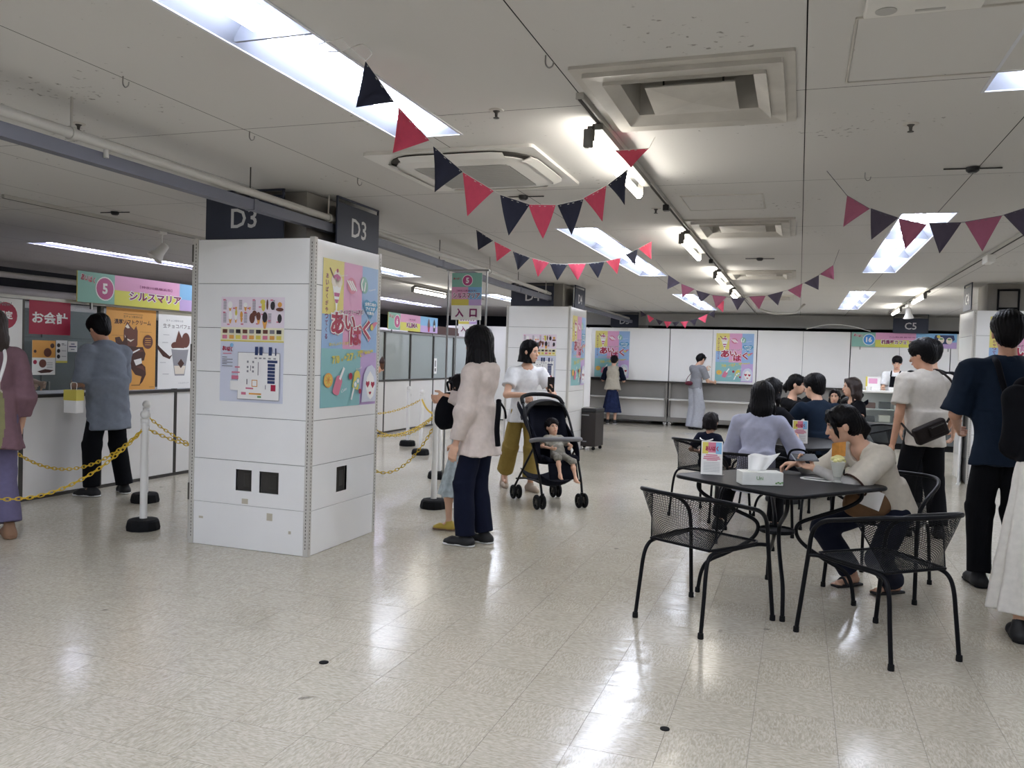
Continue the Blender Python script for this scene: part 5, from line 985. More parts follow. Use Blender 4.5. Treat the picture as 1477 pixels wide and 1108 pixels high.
# ------------------------------------------------------------------ stroller
mat('stroller_frame', '17181c', 0.4, spec=.2); mat('stroller_navy', '10131f', 0.85, var=0.06, scale=60, spec=.15); mat('canopy_grey', '333336', 0.7, var=0.3, scale=14); mat('bumper_grey', '77777a', 0.6)
def make_stroller(loc, heading, label):
    t = thing('stroller', label, 'stroller', loc, math.radians(heading - 90))
    for s in (1, -1):
        MB().tube(spline([(s * .20, .31, .13), (s * .205, .26, .27), (s * .215, .10, .55), (s * .222, -.08, .80), (s * .21, -.20, .93)], 5), .0115, 10).build('side_tube', 'stroller_frame', t, 60)
        MB().tube([(s * .215, .11, .535), (s * .225, -.12, .30), (s * .23, -.30, .12)], .0105, 10).build('rear_leg', 'stroller_frame', t, 60)
        MB().tube([(s * .205, .27, .25), (s * .215, -.05, .235), (s * .225, -.2, .22)], .008, 8).build('lower_bar', 'stroller_frame', t, 60)
        MB().tube([(s * .195, .315, .15), (s * .195, .315, .10), (s * .195, .29, .06)], .014, 10).build('front_fork', 'stroller_frame', t, 60); MB().tube([(s * .23, -.30, .13), (s * .23, -.305, .075)], .014, 10).build('rear_fork', 'stroller_frame', t, 60)
        for yy, rr in ((.285, .068), (-.305, .068)):
            for d in (-.028, .028):
                w = MB().lathe([(.040, -.011), (rr - .006, -.013), (rr, -.006), (rr, .006), (rr - .006, .013), (.040, .011)], 22, (s * .21 + d, yy, rr), ((0, 1, 0), (0, 0, 1), (1, 0, 0)), caps=False).build('wheel', 'rubber', t, 40)
                h = MB(); h.lathe([(.014, -.013), (.014, .013)], 12, (s * .21 + d, yy, rr), ((0, 1, 0), (0, 0, 1), (1, 0, 0)))
                for k in range(5):
                    a = k * 1.2566; h.obox((s * .21 + d, yy + .028 * math.cos(a), rr + .028 * math.sin(a)), (.010, .034, .011), ((1, 0, 0), (0, math.cos(a), math.sin(a)), (0, -math.sin(a), math.cos(a))))
                h.build('spokes', 'dark_alu', w)
    MB().tube(spline([(.21, -.20, .93), (.19, -.27, .985), (.10, -.32, 1.01), (0, -.33, 1.015), (-.10, -.32, 1.01), (-.19, -.27, .985), (-.21, -.20, .93)], 6), .019, 12).build('handle', 'rubber', t, 60)
    MB().tube([(.225, -.28, .20), (-.225, -.28, .20)], .008, 8).build('axle_bar', 'stroller_frame', t, 60)
    # seat: base, reclined back, side wings
    b = MB(); NU = 12
    def back(u, v):
        d = 2 * u - 1; x = d * (.185 + .01 * v); y = .02 - .27 * v + .10 * abs(d) ** 3; z = .40 + .50 * v - .03 * (1 - abs(d) ** 2) * (1 - v); return (x, y, z)
    def patch(b, f, nu, nv):
        g = [f(i / nu, j / nv) for i in range(nu + 1) for j in range(nv + 1)]; b.add(g, [(i * (nv + 1) + j, (i + 1) * (nv + 1) + j, (i + 1) * (nv + 1) + j + 1, i * (nv + 1) + j + 1) for i in range(nu) for j in range(nv)])
    patch(b, back, NU, 8); o = b.build('seat_back', 'stroller_navy', t, 180); m_ = o.modifiers.new('solid', 'SOLIDIFY'); m_.thickness = .03; m_.offset = -1
    b = MB(); patch(b, lambda u, v: ((2 * u - 1) * .17, .02 + .27 * v, .40 + .03 * v + .04 * abs(2 * u - 1) ** 3 - .02 * max(0, v - .8) * 5), NU, 6); o = b.build('seat_base', 'stroller_navy', t, 180); m_ = o.modifiers.new('solid', 'SOLIDIFY'); m_.thickness = .03; m_.offset = 1
    for s in (1, -1):
        b = MB(); patch(b, lambda u, v: (s * (.188 + .008 * math.sin(3 * v)), .28 - .62 * u - .05 * v * (1 - u) - .02, .43 + .45 * u + (.16 - .10 * u) * v), 8, 4); o = b.build('side_wing', 'stroller_navy', t, 180); m_ = o.modifiers.new('solid', 'SOLIDIFY'); m_.thickness = .012
    b = MB(); patch(b, lambda u, v: ((2 * u - 1) * .14, .30 + .05 * v, .42 - .14 * v), 6, 3); o = b.build('leg_rest', 'stroller_navy', t, 180); m_ = o.modifiers.new('solid', 'SOLIDIFY'); m_.thickness = .02
    # canopy: hood sweeping from the back over the head
    def hood(u, v):
        a = math.pi * (u - .5) * .98; r = .205; th = math.radians(158 - 88 * v); yy = -.14 + .24 * math.cos(th); zz = .78 + .20 * math.sin(th); k = math.cos(a) ** .7 if math.cos(a) > 0 else 0
        return (r * math.sin(a), -.14 + (yy + .14) * (.35 + .65 * k), .74 + (zz - .74) * (.2 + .8 * k))
    b = MB(); patch(b, hood, 18, 10); o = b.build('canopy', 'canopy_grey', t, 180); m_ = o.modifiers.new('solid', 'SOLIDIFY'); m_.thickness = .008
    for v in (0, .5, 1): MB().tube([hood(u, v) for u in np.linspace(0, 1, 19)], .005, 6).build('canopy_rib', 'stroller_frame', t, 60)
    MB().tube(spline([(.222, .06, .60), (.215, .20, .625), (.15, .285, .635), (0, .31, .638), (-.15, .285, .635), (-.215, .20, .625), (-.222, .06, .60)], 6), .021, 12).build('bumper_bar', 'bumper_grey', t, 60)
    b = MB(); patch(b, lambda u, v: ((2 * u - 1) * .19, .24 - .5 * v, .17 + .07 * abs(2 * u - 1) ** 2 + .06 * abs(2 * v - 1) ** 3), 8, 6); o = b.build('basket', 'stroller_navy', t, 180); m_ = o.modifiers.new('solid', 'SOLIDIFY'); m_.thickness = .008
    return t
make_stroller((-2.19, 7.52, 0), -50, 'black stroller with a baby in it, pushed by the woman in white')
make_stroller((.52, 12.6, 0), 140, 'parked black stroller behind the seated brown haired woman')
# ------------------------------------------------------------------ people: bodies and clothes grown as smooth implicit surfaces
class Soft:
    """smooth union of round cones, flat-ended cones and ellipsoids, meshed by surface nets"""
    def __init__(s): s.ops = []
    def cone(s, a, b, ra, rb, k=.02, flat=None, op='add'): s.ops.append(('c', np.asarray(a, float), np.asarray(b, float), ra, rb, k, flat, op)); return s
    def cyl(s, a, b, ra, rb, k=.015, flat=None, op='add', pleat=None): s.ops.append(('f', np.asarray(a, float), np.asarray(b, float), ra, rb, k, flat, op, pleat)); return s
    def ell(s, c, r, ax=np.eye(3), k=.02, op='add'): s.ops.append(('e', np.asarray(c, float), np.asarray(r, float), np.asarray(ax, float), k, op)); return s
    def half(s, p, n, k=.008): s.ops.append(('h', np.asarray(p, float), unit(n), k)); return s      # keep the side n points away from
    def chain(s, pts, rs, k=.02, flat=None):
        for i in range(len(pts) - 1): s.cone(pts[i], pts[i + 1], rs[i], rs[i + 1], k, flat)
        return s
    def bounds(s):
        lo = np.full(3, 9e9); hi = -lo
        for o in s.ops:
            if o[0] in 'cf' and o[7] == 'add': m = max(o[3], o[4]) * 1.25; lo = np.minimum(lo, np.minimum(o[1], o[2]) - m); hi = np.maximum(hi, np.maximum(o[1], o[2]) + m)
            elif o[0] == 'e' and o[5] == 'add': m = max(o[2]); lo = np.minimum(lo, o[1] - m); hi = np.maximum(hi, o[1] + m)
        return lo - .03, hi + .03
    def mesh(s, vox, disp=None):
        lo, hi = s.bounds(); n = np.maximum(((hi - lo) / vox).astype(int) + 2, 4); D = np.full(n, .25, np.float32)
        ax = [lo[i] + vox * np.arange(n[i]) for i in range(3)]
        for o in s.ops:
            t = o[0]
            if t == 'h':
                d = (ax[0][:, None, None] - o[1][0]) * o[2][0] + (ax[1][None, :, None] - o[1][1]) * o[2][1] + (ax[2][None, None, :] - o[1][2]) * o[2][2]; D = np.maximum(D, d.astype(np.float32)); continue
            if t in 'cf': m = max(o[3], o[4]) * 1.25 + o[5] + .05; a = np.minimum(o[1], o[2]) - m; b = np.maximum(o[1], o[2]) + m
            else: m = max(o[2]) + o[4] + .05; a = o[1] - m; b = o[1] + m
            i0 = np.clip(((a - lo) / vox).astype(int), 0, n); i1 = np.clip(((b - lo) / vox).astype(int) + 2, 0, n)
            if (i1 <= i0).any(): continue
            sl = tuple(slice(p, q) for p, q in zip(i0, i1)); X = [ax[i][sl[i]].astype(np.float32) for i in range(3)]
            px, py, pz = X[0][:, None, None], X[1][None, :, None], X[2][None, None, :]
            if t in 'cf':
                A, B, ra, rb, k, flat, op = o[1:8]; dx, dy, dz = px - A[0], py - A[1], pz - A[2]; ab = B - A
                if flat is not None:
                    nn, f = flat; c = (dx * nn[0] + dy * nn[1] + dz * nn[2]) * (1 / f - 1); dx, dy, dz = dx + nn[0] * c, dy + nn[1] * c, dz + nn[2] * c
                L2 = max(ab @ ab, 1e-9); tt = (dx * ab[0] + dy * ab[1] + dz * ab[2]) / L2; tc = np.clip(tt, 0, 1)
                qx, qy, qz = dx - tc * ab[0], dy - tc * ab[1], dz - tc * ab[2]
                if t == 'c': d = np.sqrt(qx * qx + qy * qy + qz * qz) - (ra + tc * (rb - ra))
                else:
                    qx, qy, qz = dx - tt * ab[0], dy - tt * ab[1], dz - tt * ab[2]; r = ra + tc * (rb - ra)
                    if o[8]:
                        nf, am, g0 = o[8]; u = unit(np.cross(ab, (0, 1, .01))); v = np.cross(unit(ab), u); th = np.arctan2(qx * v[0] + qy * v[1] + qz * v[2], qx * u[0] + qy * u[1] + qz * u[2]); r = r + am * (g0 + (1 - g0) * tc) * (np.sin(nf * th + 1.7 * np.sin(2 * th)) + .4 * np.sin(nf * 1.7 * th + 1))
                    L = math.sqrt(L2); d = np.maximum(np.sqrt(qx * qx + qy * qy + qz * qz) - r, np.maximum(-tt * L, (tt - 1) * L))
            else:
                c, r, R, k, op = o[1:6]; dx, dy, dz = px - c[0], py - c[1], pz - c[2]
                e = [(dx * R[i][0] + dy * R[i][1] + dz * R[i][2]) / r[i] for i in range(3)]; q = np.sqrt(e[0] ** 2 + e[1] ** 2 + e[2] ** 2); d = (q - 1) * min(r) if max(r) / min(r) < 1.6 else (q - 1) * np.mean(sorted(r)[:2])
            old = D[sl]
            if op == 'add': h = np.maximum(k - np.abs(old - d), 0) / k; D[sl] = np.minimum(old, d) - h * h * k * .25
            else: d = -d; h = np.maximum(k - np.abs(old - d), 0) / k; D[sl] = np.maximum(old, d) + h * h * k * .25
        if disp is not None:
            msk = np.abs(D) < .05; I = np.argwhere(msk); P = lo + vox * I; D[msk] += disp(P).astype(np.float32)
        return nets(D, lo, vox)
def nets(D, lo, vox):
    S = D < 0; n = D.shape
    c = np.zeros((n[0] - 1, n[1] - 1, n[2] - 1), np.int8); corners = [(i, j, k) for i in (0, 1) for j in (0, 1) for k in (0, 1)]
    for i, j, k in corners: c += S[i:n[0] - 1 + i, j:n[1] - 1 + j, k:n[2] - 1 + k]
    act = (c > 0) & (c < 8); I = np.argwhere(act); 
    if not len(I): return np.zeros((0, 3)), []
    idx = np.full(act.shape, -1, np.int32); idx[act] = np.arange(len(I)); acc = np.zeros((len(I), 3)); cnt = np.zeros(len(I))
    val = {q: D[I[:, 0] + q[0], I[:, 1] + q[1], I[:, 2] + q[2]] for q in corners}
    for q in corners:
        for a in range(3):
            if q[a] == 0:
                r = list(q); r[a] = 1; r = tuple(r); v0, v1 = val[q], val[r]; m = (v0 < 0) != (v1 < 0); t = np.where(m, v0 / (v0 - v1 + 1e-12), 0)
                p = np.zeros((len(I), 3)); p[:] = q; p[:, a] = t; acc[m] += p[m]; cnt[m] += 1
    V = lo + vox * (I + acc / np.maximum(cnt, 1)[:, None]); F = []
    for a in range(3):
        b, d = (a + 1) % 3, (a + 2) % 3; s0 = [slice(1, -1)] * 3; s1 = [slice(1, -1)] * 3
        s0[a] = slice(0, n[a] - 1); s1[a] = slice(1, n[a]); A = S[tuple(s0)]; B = S[tuple(s1)]; E = np.argwhere(A != B)
        if not len(E): continue
        flip = A[E[:, 0], E[:, 1], E[:, 2]]; E = E.copy(); off = np.ones(3, int); off[a] = 0; E += off
        def cell(db, dd): q = E.copy(); q[:, b] -= db; q[:, d] -= dd; return idx[q[:, 0], q[:, 1], q[:, 2]]
        Q = np.stack([cell(1, 1), cell(0, 1), cell(0, 0), cell(1, 0)], 1); ok = (Q >= 0).all(1); Q = Q[ok]; fl = flip[ok]; Q[~fl] = Q[~fl][:, ::-1]; F.append(Q)
    return V, np.concatenate(F) if F else []
def soft_obj(name, sf, vox, m, parent, disp=None, origin=(0, 0, 0)):
    V, F = sf.mesh(vox, disp); me = bpy.data.meshes.new(name); V = V - np.asarray(origin)
    me.vertices.add(len(V)); me.vertices.foreach_set('co', V.astype(np.float32).ravel()); nF = len(F)
    me.loops.add(nF * 4); me.loops.foreach_set('vertex_index', np.asarray(F, np.int32).ravel()); me.polygons.add(nF)
    me.polygons.foreach_set('loop_start', np.arange(0, nF * 4, 4, dtype=np.int32)); me.update(calc_edges=True); me.validate()
    me.polygons.foreach_set('use_smooth', np.ones(nF, bool)); me.materials.append(M[m] if isinstance(m, str) else m)
    return link(name, me, parent)
def folds(amp, seed=0, f=38.0, vert=.45):
    r = np.random.RandomState(seed); W = r.normal(size=(5, 3)); W[:, 2] *= vert; W = W / np.linalg.norm(W, axis=1)[:, None] * (f * np.array([.6, .9, 1.3, 1.8, 2.6]))[:, None]; ph = r.rand(5) * 6.3
    def g(P):
        w = P + .02 * np.sin(P[:, [1, 2, 0]] * 13 + seed); return amp * sum(a * np.sin(w @ W[i] + ph[i]) for i, a in enumerate((1, .8, .6, .4, .25))) / 1.8
    return g
def ik(a, t, l1, l2, pole):
    a = np.asarray(a, float); t = np.asarray(t, float); d = t - a; L = np.linalg.norm(d); Lc = min(max(L, abs(l1 - l2) + .01), (l1 + l2) * .995); u = d / max(L, 1e-6); t = a + u * Lc
    x = (l1 * l1 - l2 * l2 + Lc * Lc) / (2 * Lc); h = math.sqrt(max(l1 * l1 - x * x, 0)); p = np.asarray(pole, float); p = unit(p - u * (p @ u)); return a + u * x + p * h, t
def rot(ax, a):
    return np.array(Matrix.Rotation(a, 3, Vector(ax)))
SKIN = {'light': 'd9ad92', 'mid': 'c9987c', 'tan': 'b98a6e'}
for k_, v_ in SKIN.items(): mat('skin_' + k_, v_, 0.55, var=0.04, scale=18)
mat('hair_black', '0b0a0d', 0.45, var=0.25, scale=30, stretch=(6, 6, .6), spec=.15, bump=.25, bscale=60); mat('hair_brown', '2a1c18', 0.45, var=0.3, scale=30, stretch=(6, 6, .6), bump=.35, bscale=60); mat('hair_dark', '141012', 0.45, var=0.25, scale=30, stretch=(6, 6, .6), spec=.15, bump=.25, bscale=60)
mat('eye_white', 'e8e4e0', 0.3); mat('eye_iris', '1a1210', 0.2); mat('lip', 'b5685f', 0.5); mat('brow', '241c1a', 0.8)
class Fig:
    """local frame: x = the person's right, y = forward, z = up; metres"""
    def __init__(s, name, label, loc, heading, H=1.6, male=False, skin='light', vox=.009, group=None, girth=1.0):
        s.t = thing(name, label, 'person', (loc[0], loc[1], 0), math.radians(heading - 90), group); s.H = H; s.male = male; s.skin = skin; s.vox = vox; s.g = girth; s.seed = int(abs(loc[0] * 131 + loc[1] * 57)) % 997
        s.hw = (.112 if male else .096) * H; s.hip = .045 * H; s.l = dict(ua=.172 * H, fa=.148 * H, th=.248 * H, sh=.238 * H)
        s.pose()
    def pose(s, pelvis=None, lean=0., side=0., twist=0., hyaw=0., hpitch=0., hroll=0., hands=None, elbows=None, feet=None, knees=None, toes=(0, 0), hfwd=0.0):
        """angles in degrees; lean forward, twist and head yaw towards the person's own left positive"""
        H = s.H; P = vec(0, 0, .525 * H) if pelvis is None else vec(*pelvis); rd = math.radians
        Rp = rot((0, 0, 1), rd(twist * .4)) @ rot((1, 0, 0), -rd(lean * .55)); Rc = rot((0, 0, 1), rd(twist)) @ rot((0, 1, 0), rd(side)) @ rot((1, 0, 0), -rd(lean))
        s.P = P; s.Rp, s.Rc = Rp, Rc; s.rp, s.fp, s.up = Rp[:, 0], Rp[:, 1], Rp[:, 2]; s.rc, s.fc, s.uc = Rc[:, 0], Rc[:, 1], Rc[:, 2]
        s.waist = P + s.up * .095 * H; s.chest = s.waist + s.uc * .125 * H; s.neck = s.waist + s.uc * .205 * H
        s.sh = {k: s.neck - s.uc * .040 * H + s.rc * s.hw * g for k, g in (('R', 1), ('L', -1))}; s.hp = {k: P + s.rp * s.hip * g for k, g in (('R', 1), ('L', -1))}
        Rh = rot((0, 0, 1), rd(twist + hyaw)) @ rot((0, 1, 0), rd(hroll)) @ rot((1, 0, 0), -rd(hpitch)); s.Rh = Rh; s.rh, s.fh, s.uh = Rh[:, 0], Rh[:, 1], Rh[:, 2]
        nk = unit(s.uc * .6 + s.uh * .4 + s.fc * .12); s.hb = s.neck + nk * .048 * H; s.hs = H * (.1365 if H > 1.3 else .1365 * (1 + (1.3 - H) * .9)) / .225 * 1.0
        s.hc = s.hb + s.uh * .082 * s.hs / 1.0 + s.fh * (.016 + hfwd)
        s.el, s.wr = {}, {}; hands = hands or {}; elbows = elbows or {}
        for k, g in (('R', 1), ('L', -1)):
            tgt = hands.get(k); tgt = s.sh[k] + vec(g * .045, .05, -.305 * H) if tgt is None else vec(*tgt)
            s.el[k], s.wr[k] = ik(s.sh[k], tgt, s.l['ua'], s.l['fa'], elbows.get(k, (g * .35, -1, -.3)))
        s.kn, s.an = {}, {}; feet = feet or {}; knees = knees or {}
        for k, g in (('R', 1), ('L', -1)):
            tgt = feet.get(k); tgt = vec(g * .075, 0.0, .045 * H) if tgt is None else vec(*tgt)
            s.kn[k], s.an[k] = ik(s.hp[k], tgt, s.l['th'], s.l['sh'], knees.get(k, (g * .1, 1, 0)))
        s.td = {k: unit(rot((0, 0, 1), rd(a)) @ vec(g * .12, 1, 0)) for (k, g), a in zip((('R', 1), ('L', -1)), toes)}
        return s
    def hand(s, S, k, fing=None, curl=.5, pn=None):
        """palm, four fingers, thumb; fing = finger direction, pn = palm normal"""
        H = s.H; q = H / 1.65; d = unit(s.wr[k] - s.el[k]) if fing is None else unit(fing); g = 1 if k == 'R' else -1
        n = unit(vec(-g, 0, 0.15) if pn is None else pn); n = unit(n - d * (n @ d)); w = np.cross(d, n); w = w if w @ s.fc >= 0 or pn is not None else -w
        pc = s.wr[k] + d * .045 * q; S.ell(pc, (.042 * q, .036 * q, .016 * q), np.array([w, d, n]) if False else np.array([d, w, n]), .012)
        for i in range(4):
            a = pc + d * .034 * q + w * (.027 - .018 * i) * q; L = (.070, .078, .073, .058)[i] * q; c1 = curl * .9; d1 = unit(d * math.cos(c1) + n * math.sin(c1)); c2 = curl * 2.0; d2 = unit(d * math.cos(c2) + n * math.sin(c2))
            m = a + d1 * L * .5; S.cone(a, m, .0095 * q, .0088 * q, .004); S.cone(m, m + d2 * L * .5, .0088 * q, .0072 * q, .004)
        a = pc - d * .02 * q + w * .026 * q; m = a + unit(d * .7 + w * .8 + n * .3) * .036 * q; S.cone(a, m, .0125 * q, .0105 * q, .006); S.cone(m, m + unit(d + w * .2 + n * (.3 + curl)) * .032 * q, .0105 * q, .0085 * q, .005)
    def body(s, fing=None, curl=None, palm=None, leg=1.0, face=True, arm=1.0, bare_feet=False):
        S = Soft(); H = s.H; q = H / 1.6; h = s.hs; fing = fing or {}; curl = curl or {}; palm = palm or {}; Rh = np.array([s.rh, s.fh, s.uh]); hc = s.hc
        at = lambda x, y, z: hc + (s.rh * x + s.fh * y + s.uh * z) * h
        S.cone(s.P + s.up * .02, s.waist, .080 * q, .070 * q, .04, (s.fp, .72)).cone(s.waist, s.chest, .070 * q, .085 * q, .04, (s.fc, .70)); S.cone(s.chest, s.neck - s.uc * .03 * q, .085 * q, .06 * q, .03, (s.fc, .65))
        S.cone(s.neck - s.uc * .02, s.hb + s.uh * .03, .047 * q * (1.12 if s.male else 1), .043 * q, .03)
        # head
        S.ell(at(0, -.012, .030), (.072 * h, .090 * h, .082 * h), Rh, .02).ell(at(0, .022, -.028), (.056 * h, .066 * h, .082 * h), Rh, .03).ell(at(0, .052, -.082), (.026 * h, .022 * h, .020 * h), Rh, .03)
        if face:
            S.ell(at(.028, .083, .004), (.020 * h, .016 * h, .013 * h), Rh, .012, 'sub').ell(at(-.028, .083, .004), (.020 * h, .016 * h, .013 * h), Rh, .012, 'sub')
            S.cone(at(0, .083, .006), at(0, .101, -.030), .0075 * h, .0115 * h, .010).ell(at(0, .086, -.060), (.020 * h, .010 * h, .0085 * h), Rh, .010)
        for g in (1, -1): S.ell(at(g * .076, -.004, -.008), (.010 * h, .020 * h, .031 * h), Rh, .008)
        for k in 'RL':
            S.cone(s.neck - s.uc * .03 * q, s.sh[k], .045 * q, .042 * q, .03); S.cone(s.sh[k], s.el[k], .042 * q * s.g, .034 * q * s.g, .02); S.cone(s.el[k], s.wr[k], .034 * q * s.g, .0225 * q, .015); s.hand(S, k, fing.get(k), curl.get(k, .5), palm.get(k))
            S.cone(s.hp[k], s.kn[k], .066 * q, .045 * q, .03); m = s.kn[k] + (s.an[k] - s.kn[k]) * .35 - s.fp * .006; S.chain([s.kn[k], m, s.an[k]], [.044 * q, .043 * q, .028 * q], .02)
            a = s.an[k]; d = s.td[k]; S.cone(a, a + d * .04 * q - vec(0, 0, .03 * q), .030 * q, .027 * q, .02); S.cone(a - d * .03 * q - vec(0, 0, .035 * q), a + d * .13 * q - vec(0, 0, .048 * q), .026 * q, .018 * q, .02)
            if bare_feet:
                w = np.cross(d, (0, 0, 1))
                for i in range(5): S.cone(a + d * .12 * q + w * (.022 - .011 * i) * q - vec(0, 0, .052 * q), a + d * (.152 - .006 * i) * q + w * (.026 - .0125 * i) * q - vec(0, 0, .056 * q), .009 * q, .007 * q, .004)
        soft_obj('body', S, s.vox * .82, 'skin_' + s.skin, s.t)
        if face and s.vox < .013:
            for g in (1, -1):
                e = MB().ell(at(g * .0285, .0735, .002), (.0125 * h, .008 * h, .0062 * h), 12, 8, (s.rh, s.fh, s.uh)).build('eye', 'eye_white', s.t, 180); MB().ell(at(g * .0285, .0785, .0015), (.006 * h, .0045 * h, .0058 * h), 10, 6, (s.rh, s.fh, s.uh)).build('iris', 'eye_iris', e, 180)
                MB().tube([at(g * .013, .084, .020), at(g * .029, .085, .0245), at(g * .045, .074, .019)], [.0022 * h, .003 * h, .0015 * h], 6).build('eyebrow', 'brow', s.t, 60)
                MB().tube([at(g * .0165, .0785, .006), at(g * .029, .0815, .0105), at(g * .042, .0735, .006)], .0016 * h, 5).build('eyelash', 'eye_iris', s.t, 60)
            MB().ell(at(0, .0925, -.0575), (.018 * h, .0055 * h, .0042 * h), 12, 6, (s.rh, s.fh, s.uh)).ell(at(0, .0915, -.064), (.0155 * h, .006 * h, .0045 * h), 12, 6, (s.rh, s.fh, s.uh)).build('lips', 'lip', s.t, 180)
        return s
    def hair(s, kind, m='hair_black', vol=1.0, length=.0, fringe=True):
        S = Soft(); h = s.hs; Rh = np.array([s.rh, s.fh, s.uh]); hc = s.hc; at = lambda x, y, z: hc + (s.rh * x + s.fh * y + s.uh * z) * h; dn = vec(0, 0, -1); v = vol
        S.ell(at(0, -.016, .036), (.083 * h * v, .101 * h * v, .090 * h * v), Rh, .02); low = -.055 if kind in ('short', 'crop') else -.03
        S.ell(at(0, -.058, -.02), (.070 * h * v, .055 * h * v, .075 * h), Rh, .03)
        if kind == 'short': S.ell(at(0, -.02, .06), (.088 * h * v, .10 * h * v, .075 * h * v), Rh, .03)
        # clear the face
        S.ell(at(0, .098, -.040), (.058 * h, .060 * h, .090 * h if fringe else .098 * h), Rh, .015, 'sub')
        if kind in ('short', 'crop', 'pony', 'bun'):
            for g in (1, -1): S.ell(at(g * .075, .025, -.06), (.03 * h, .055 * h, .055 * h), Rh, .01, 'sub')
            S.half(at(0, 0, -.085), -s.uh + s.fh * .35)
        if fringe:
            for i, x in enumerate(np.linspace(-.055, .055, 8)): S.cone(at(x * .75, .06, .095), at(x * 1.1, .090 - abs(x) * .55, .040 + .006 * (i % 2)), .012 * h, .005 * h, .012)
        if kind in ('bob', 'long'):
            L = length; top = at(0, -.030, .03); wb = .088 + .10 * min(L, .12)
            if kind == 'bob':
                bot = at(0, -.034, -.085) + dn * L; S.cyl(top, bot, .080 * h * v, wb * h * v, .02, None, 'add', (17, .0035, .0)); S.cone(at(0, .115, .02), at(0, .118, -.09) + dn * L, .062 * h, .066 * h, .012, None, 'sub')
            else:
                a_ = at(0, -.050, .02); bot = at(0, -.062, -.11); e = bot + dn * L - s.fc * (.02 + .10 * max(L - .1, 0)); S.cone(a_, bot, .080 * h * v, .078 * h * v, .04, (s.fc, .8)); S.cone(bot, e, .078 * h * v, .050 * h * v, .04, (s.fc, .55)); S.cone(at(0, .115, .02), at(0, .118, -.12), .062 * h, .068 * h, .012, None, 'sub')
                for g in (1, -1): S.chain([at(g * .072, .018, .0), at(g * .086, .0, -.09), at(g * .088, -.01, -.09) + dn * L * .75], [.020 * h, .022 * h, .010 * h], .02)
        if kind == 'pony': a = at(0, -.105, .005); S.ell(a, (.03 * h, .03 * h, .03 * h), Rh, .02); S.chain([a, a - s.fh * .035 + dn * .06, a - s.fh * .02 + dn * (.12 + length)], [.026 * h, .03 * h, .010 * h], .02)
        if kind == 'bun': S.ell(at(0, -.115, .01), (.042 * h, .036 * h, .042 * h), Rh, .015)
        fr = np.array([s.rh, s.fh, s.uh])
        def strands(P):
            Q = (P - hc) @ fr.T; th = np.arctan2(Q[:, 0], -Q[:, 1] + 1e-6); return .0022 * np.sin(34 * th + 3 * np.sin(Q[:, 2] * 18)) + .0015 * np.sin(71 * th + 5 * np.sin(Q[:, 2] * 11)) + .002 * np.sin(Q[:, 2] * 30 + 5 * th)
        soft_obj('hair', S, s.vox * .82, m, s.t, strands if s.vox < .014 else None); return s
    def top(s, m, sleeve=.55, loose=.018, hem=.02, name='shirt', neck=.052, flare=.0, fold=.0055, cuff=.0, belly=0., k_neck=True, extra=None):
        """sleeve: 0 none, 1 elbow, 2 wrist; hem: how far below the hip joint"""
        S = Soft(); q = s.H / 1.6; l = loose; b = s.male
        S.cone(s.neck - s.uc * .075 * q, s.chest, (.092 if b else .080) * q + l * .6, (.106 if b else .096) * q + l, .04, (s.fc, .64)); S.cone(s.chest, s.waist, (.108 if b else .098) * q + l, (.098 if b else .086) * q + l + belly, .05, (s.fc, .70 + belly))
        dn = -s.up; e = s.P + dn * hem; S.cyl(s.waist + s.up * .02, e, (.096 if b else .088) * q + l + belly, .118 * q + l + flare, .05, (s.fp, .80), pleat=(7, .004 + flare * .12, .2))
        for k, g in (('R', 1), ('L', -1)):
            S.cone(s.neck - s.uc * .040 * q, s.sh[k] + s.rc * g * (-.01), .038 * q + l * .3, .044 * q + l * .35, .035)
            if sleeve > 0:
                d1 = s.el[k] - s.sh[k]
                if sleeve <= 1: S.cyl(s.sh[k] - d1 * .02, s.sh[k] + d1 * sleeve, .045 * q + l * .5, .045 * q * s.g + l * .85, .03); S.cone(s.sh[k], s.sh[k] + d1 * .2, .045 * q + l * .4, .046 * q + l * .5, .03)
                else:
                    d2 = s.wr[k] - s.el[k]; S.cone(s.sh[k], s.el[k], .045 * q + l * .45, .042 * q + l * .75, .03); S.cyl(s.el[k] - d2 * .05, s.el[k] + d2 * (sleeve - 1), .042 * q + l * .75, .030 * q + l * .55 + cuff, .03)
        if extra: extra(S)
        if k_neck: S.cone(s.neck - s.uc * .035 * q + s.fc * .02, s.hb + s.uh * .04 + s.fc * .01, neck * q, neck * 1.25 * q, .008, None, 'sub')
        return soft_obj(name, S, s.vox, m, s.t, folds(fold, s.seed))
    def trousers(s, m, ra=.075, rk=.058, rb=.048, end=.96, name='trousers', fold=.005, waist=.6):
        S = Soft(); q = s.H / 1.6; S.cone(s.P + s.up * .055 * q, s.P - s.up * .01, .086 * q, .098 * q, .04, (s.fp, .74)); S.half(s.P + s.up * .095 * waist / .6 * q, s.up)
        for k, g in (('R', 1), ('L', -1)):
            S.cone(s.hp[k], s.kn[k], ra * .94 * q, rk * q, .03); d = s.an[k] - s.kn[k]; S.cyl(s.kn[k] - d * .03, s.kn[k] + d * end, rk * q, rb * q, .03); S.ell(s.hp[k] - s.fp * .012 * q - s.up * .02 * q, (.066 * q,) * 3, np.eye(3), .04)
        return soft_obj(name, S, s.vox, m, s.t, folds(fold, s.seed + 3, 24, .6))
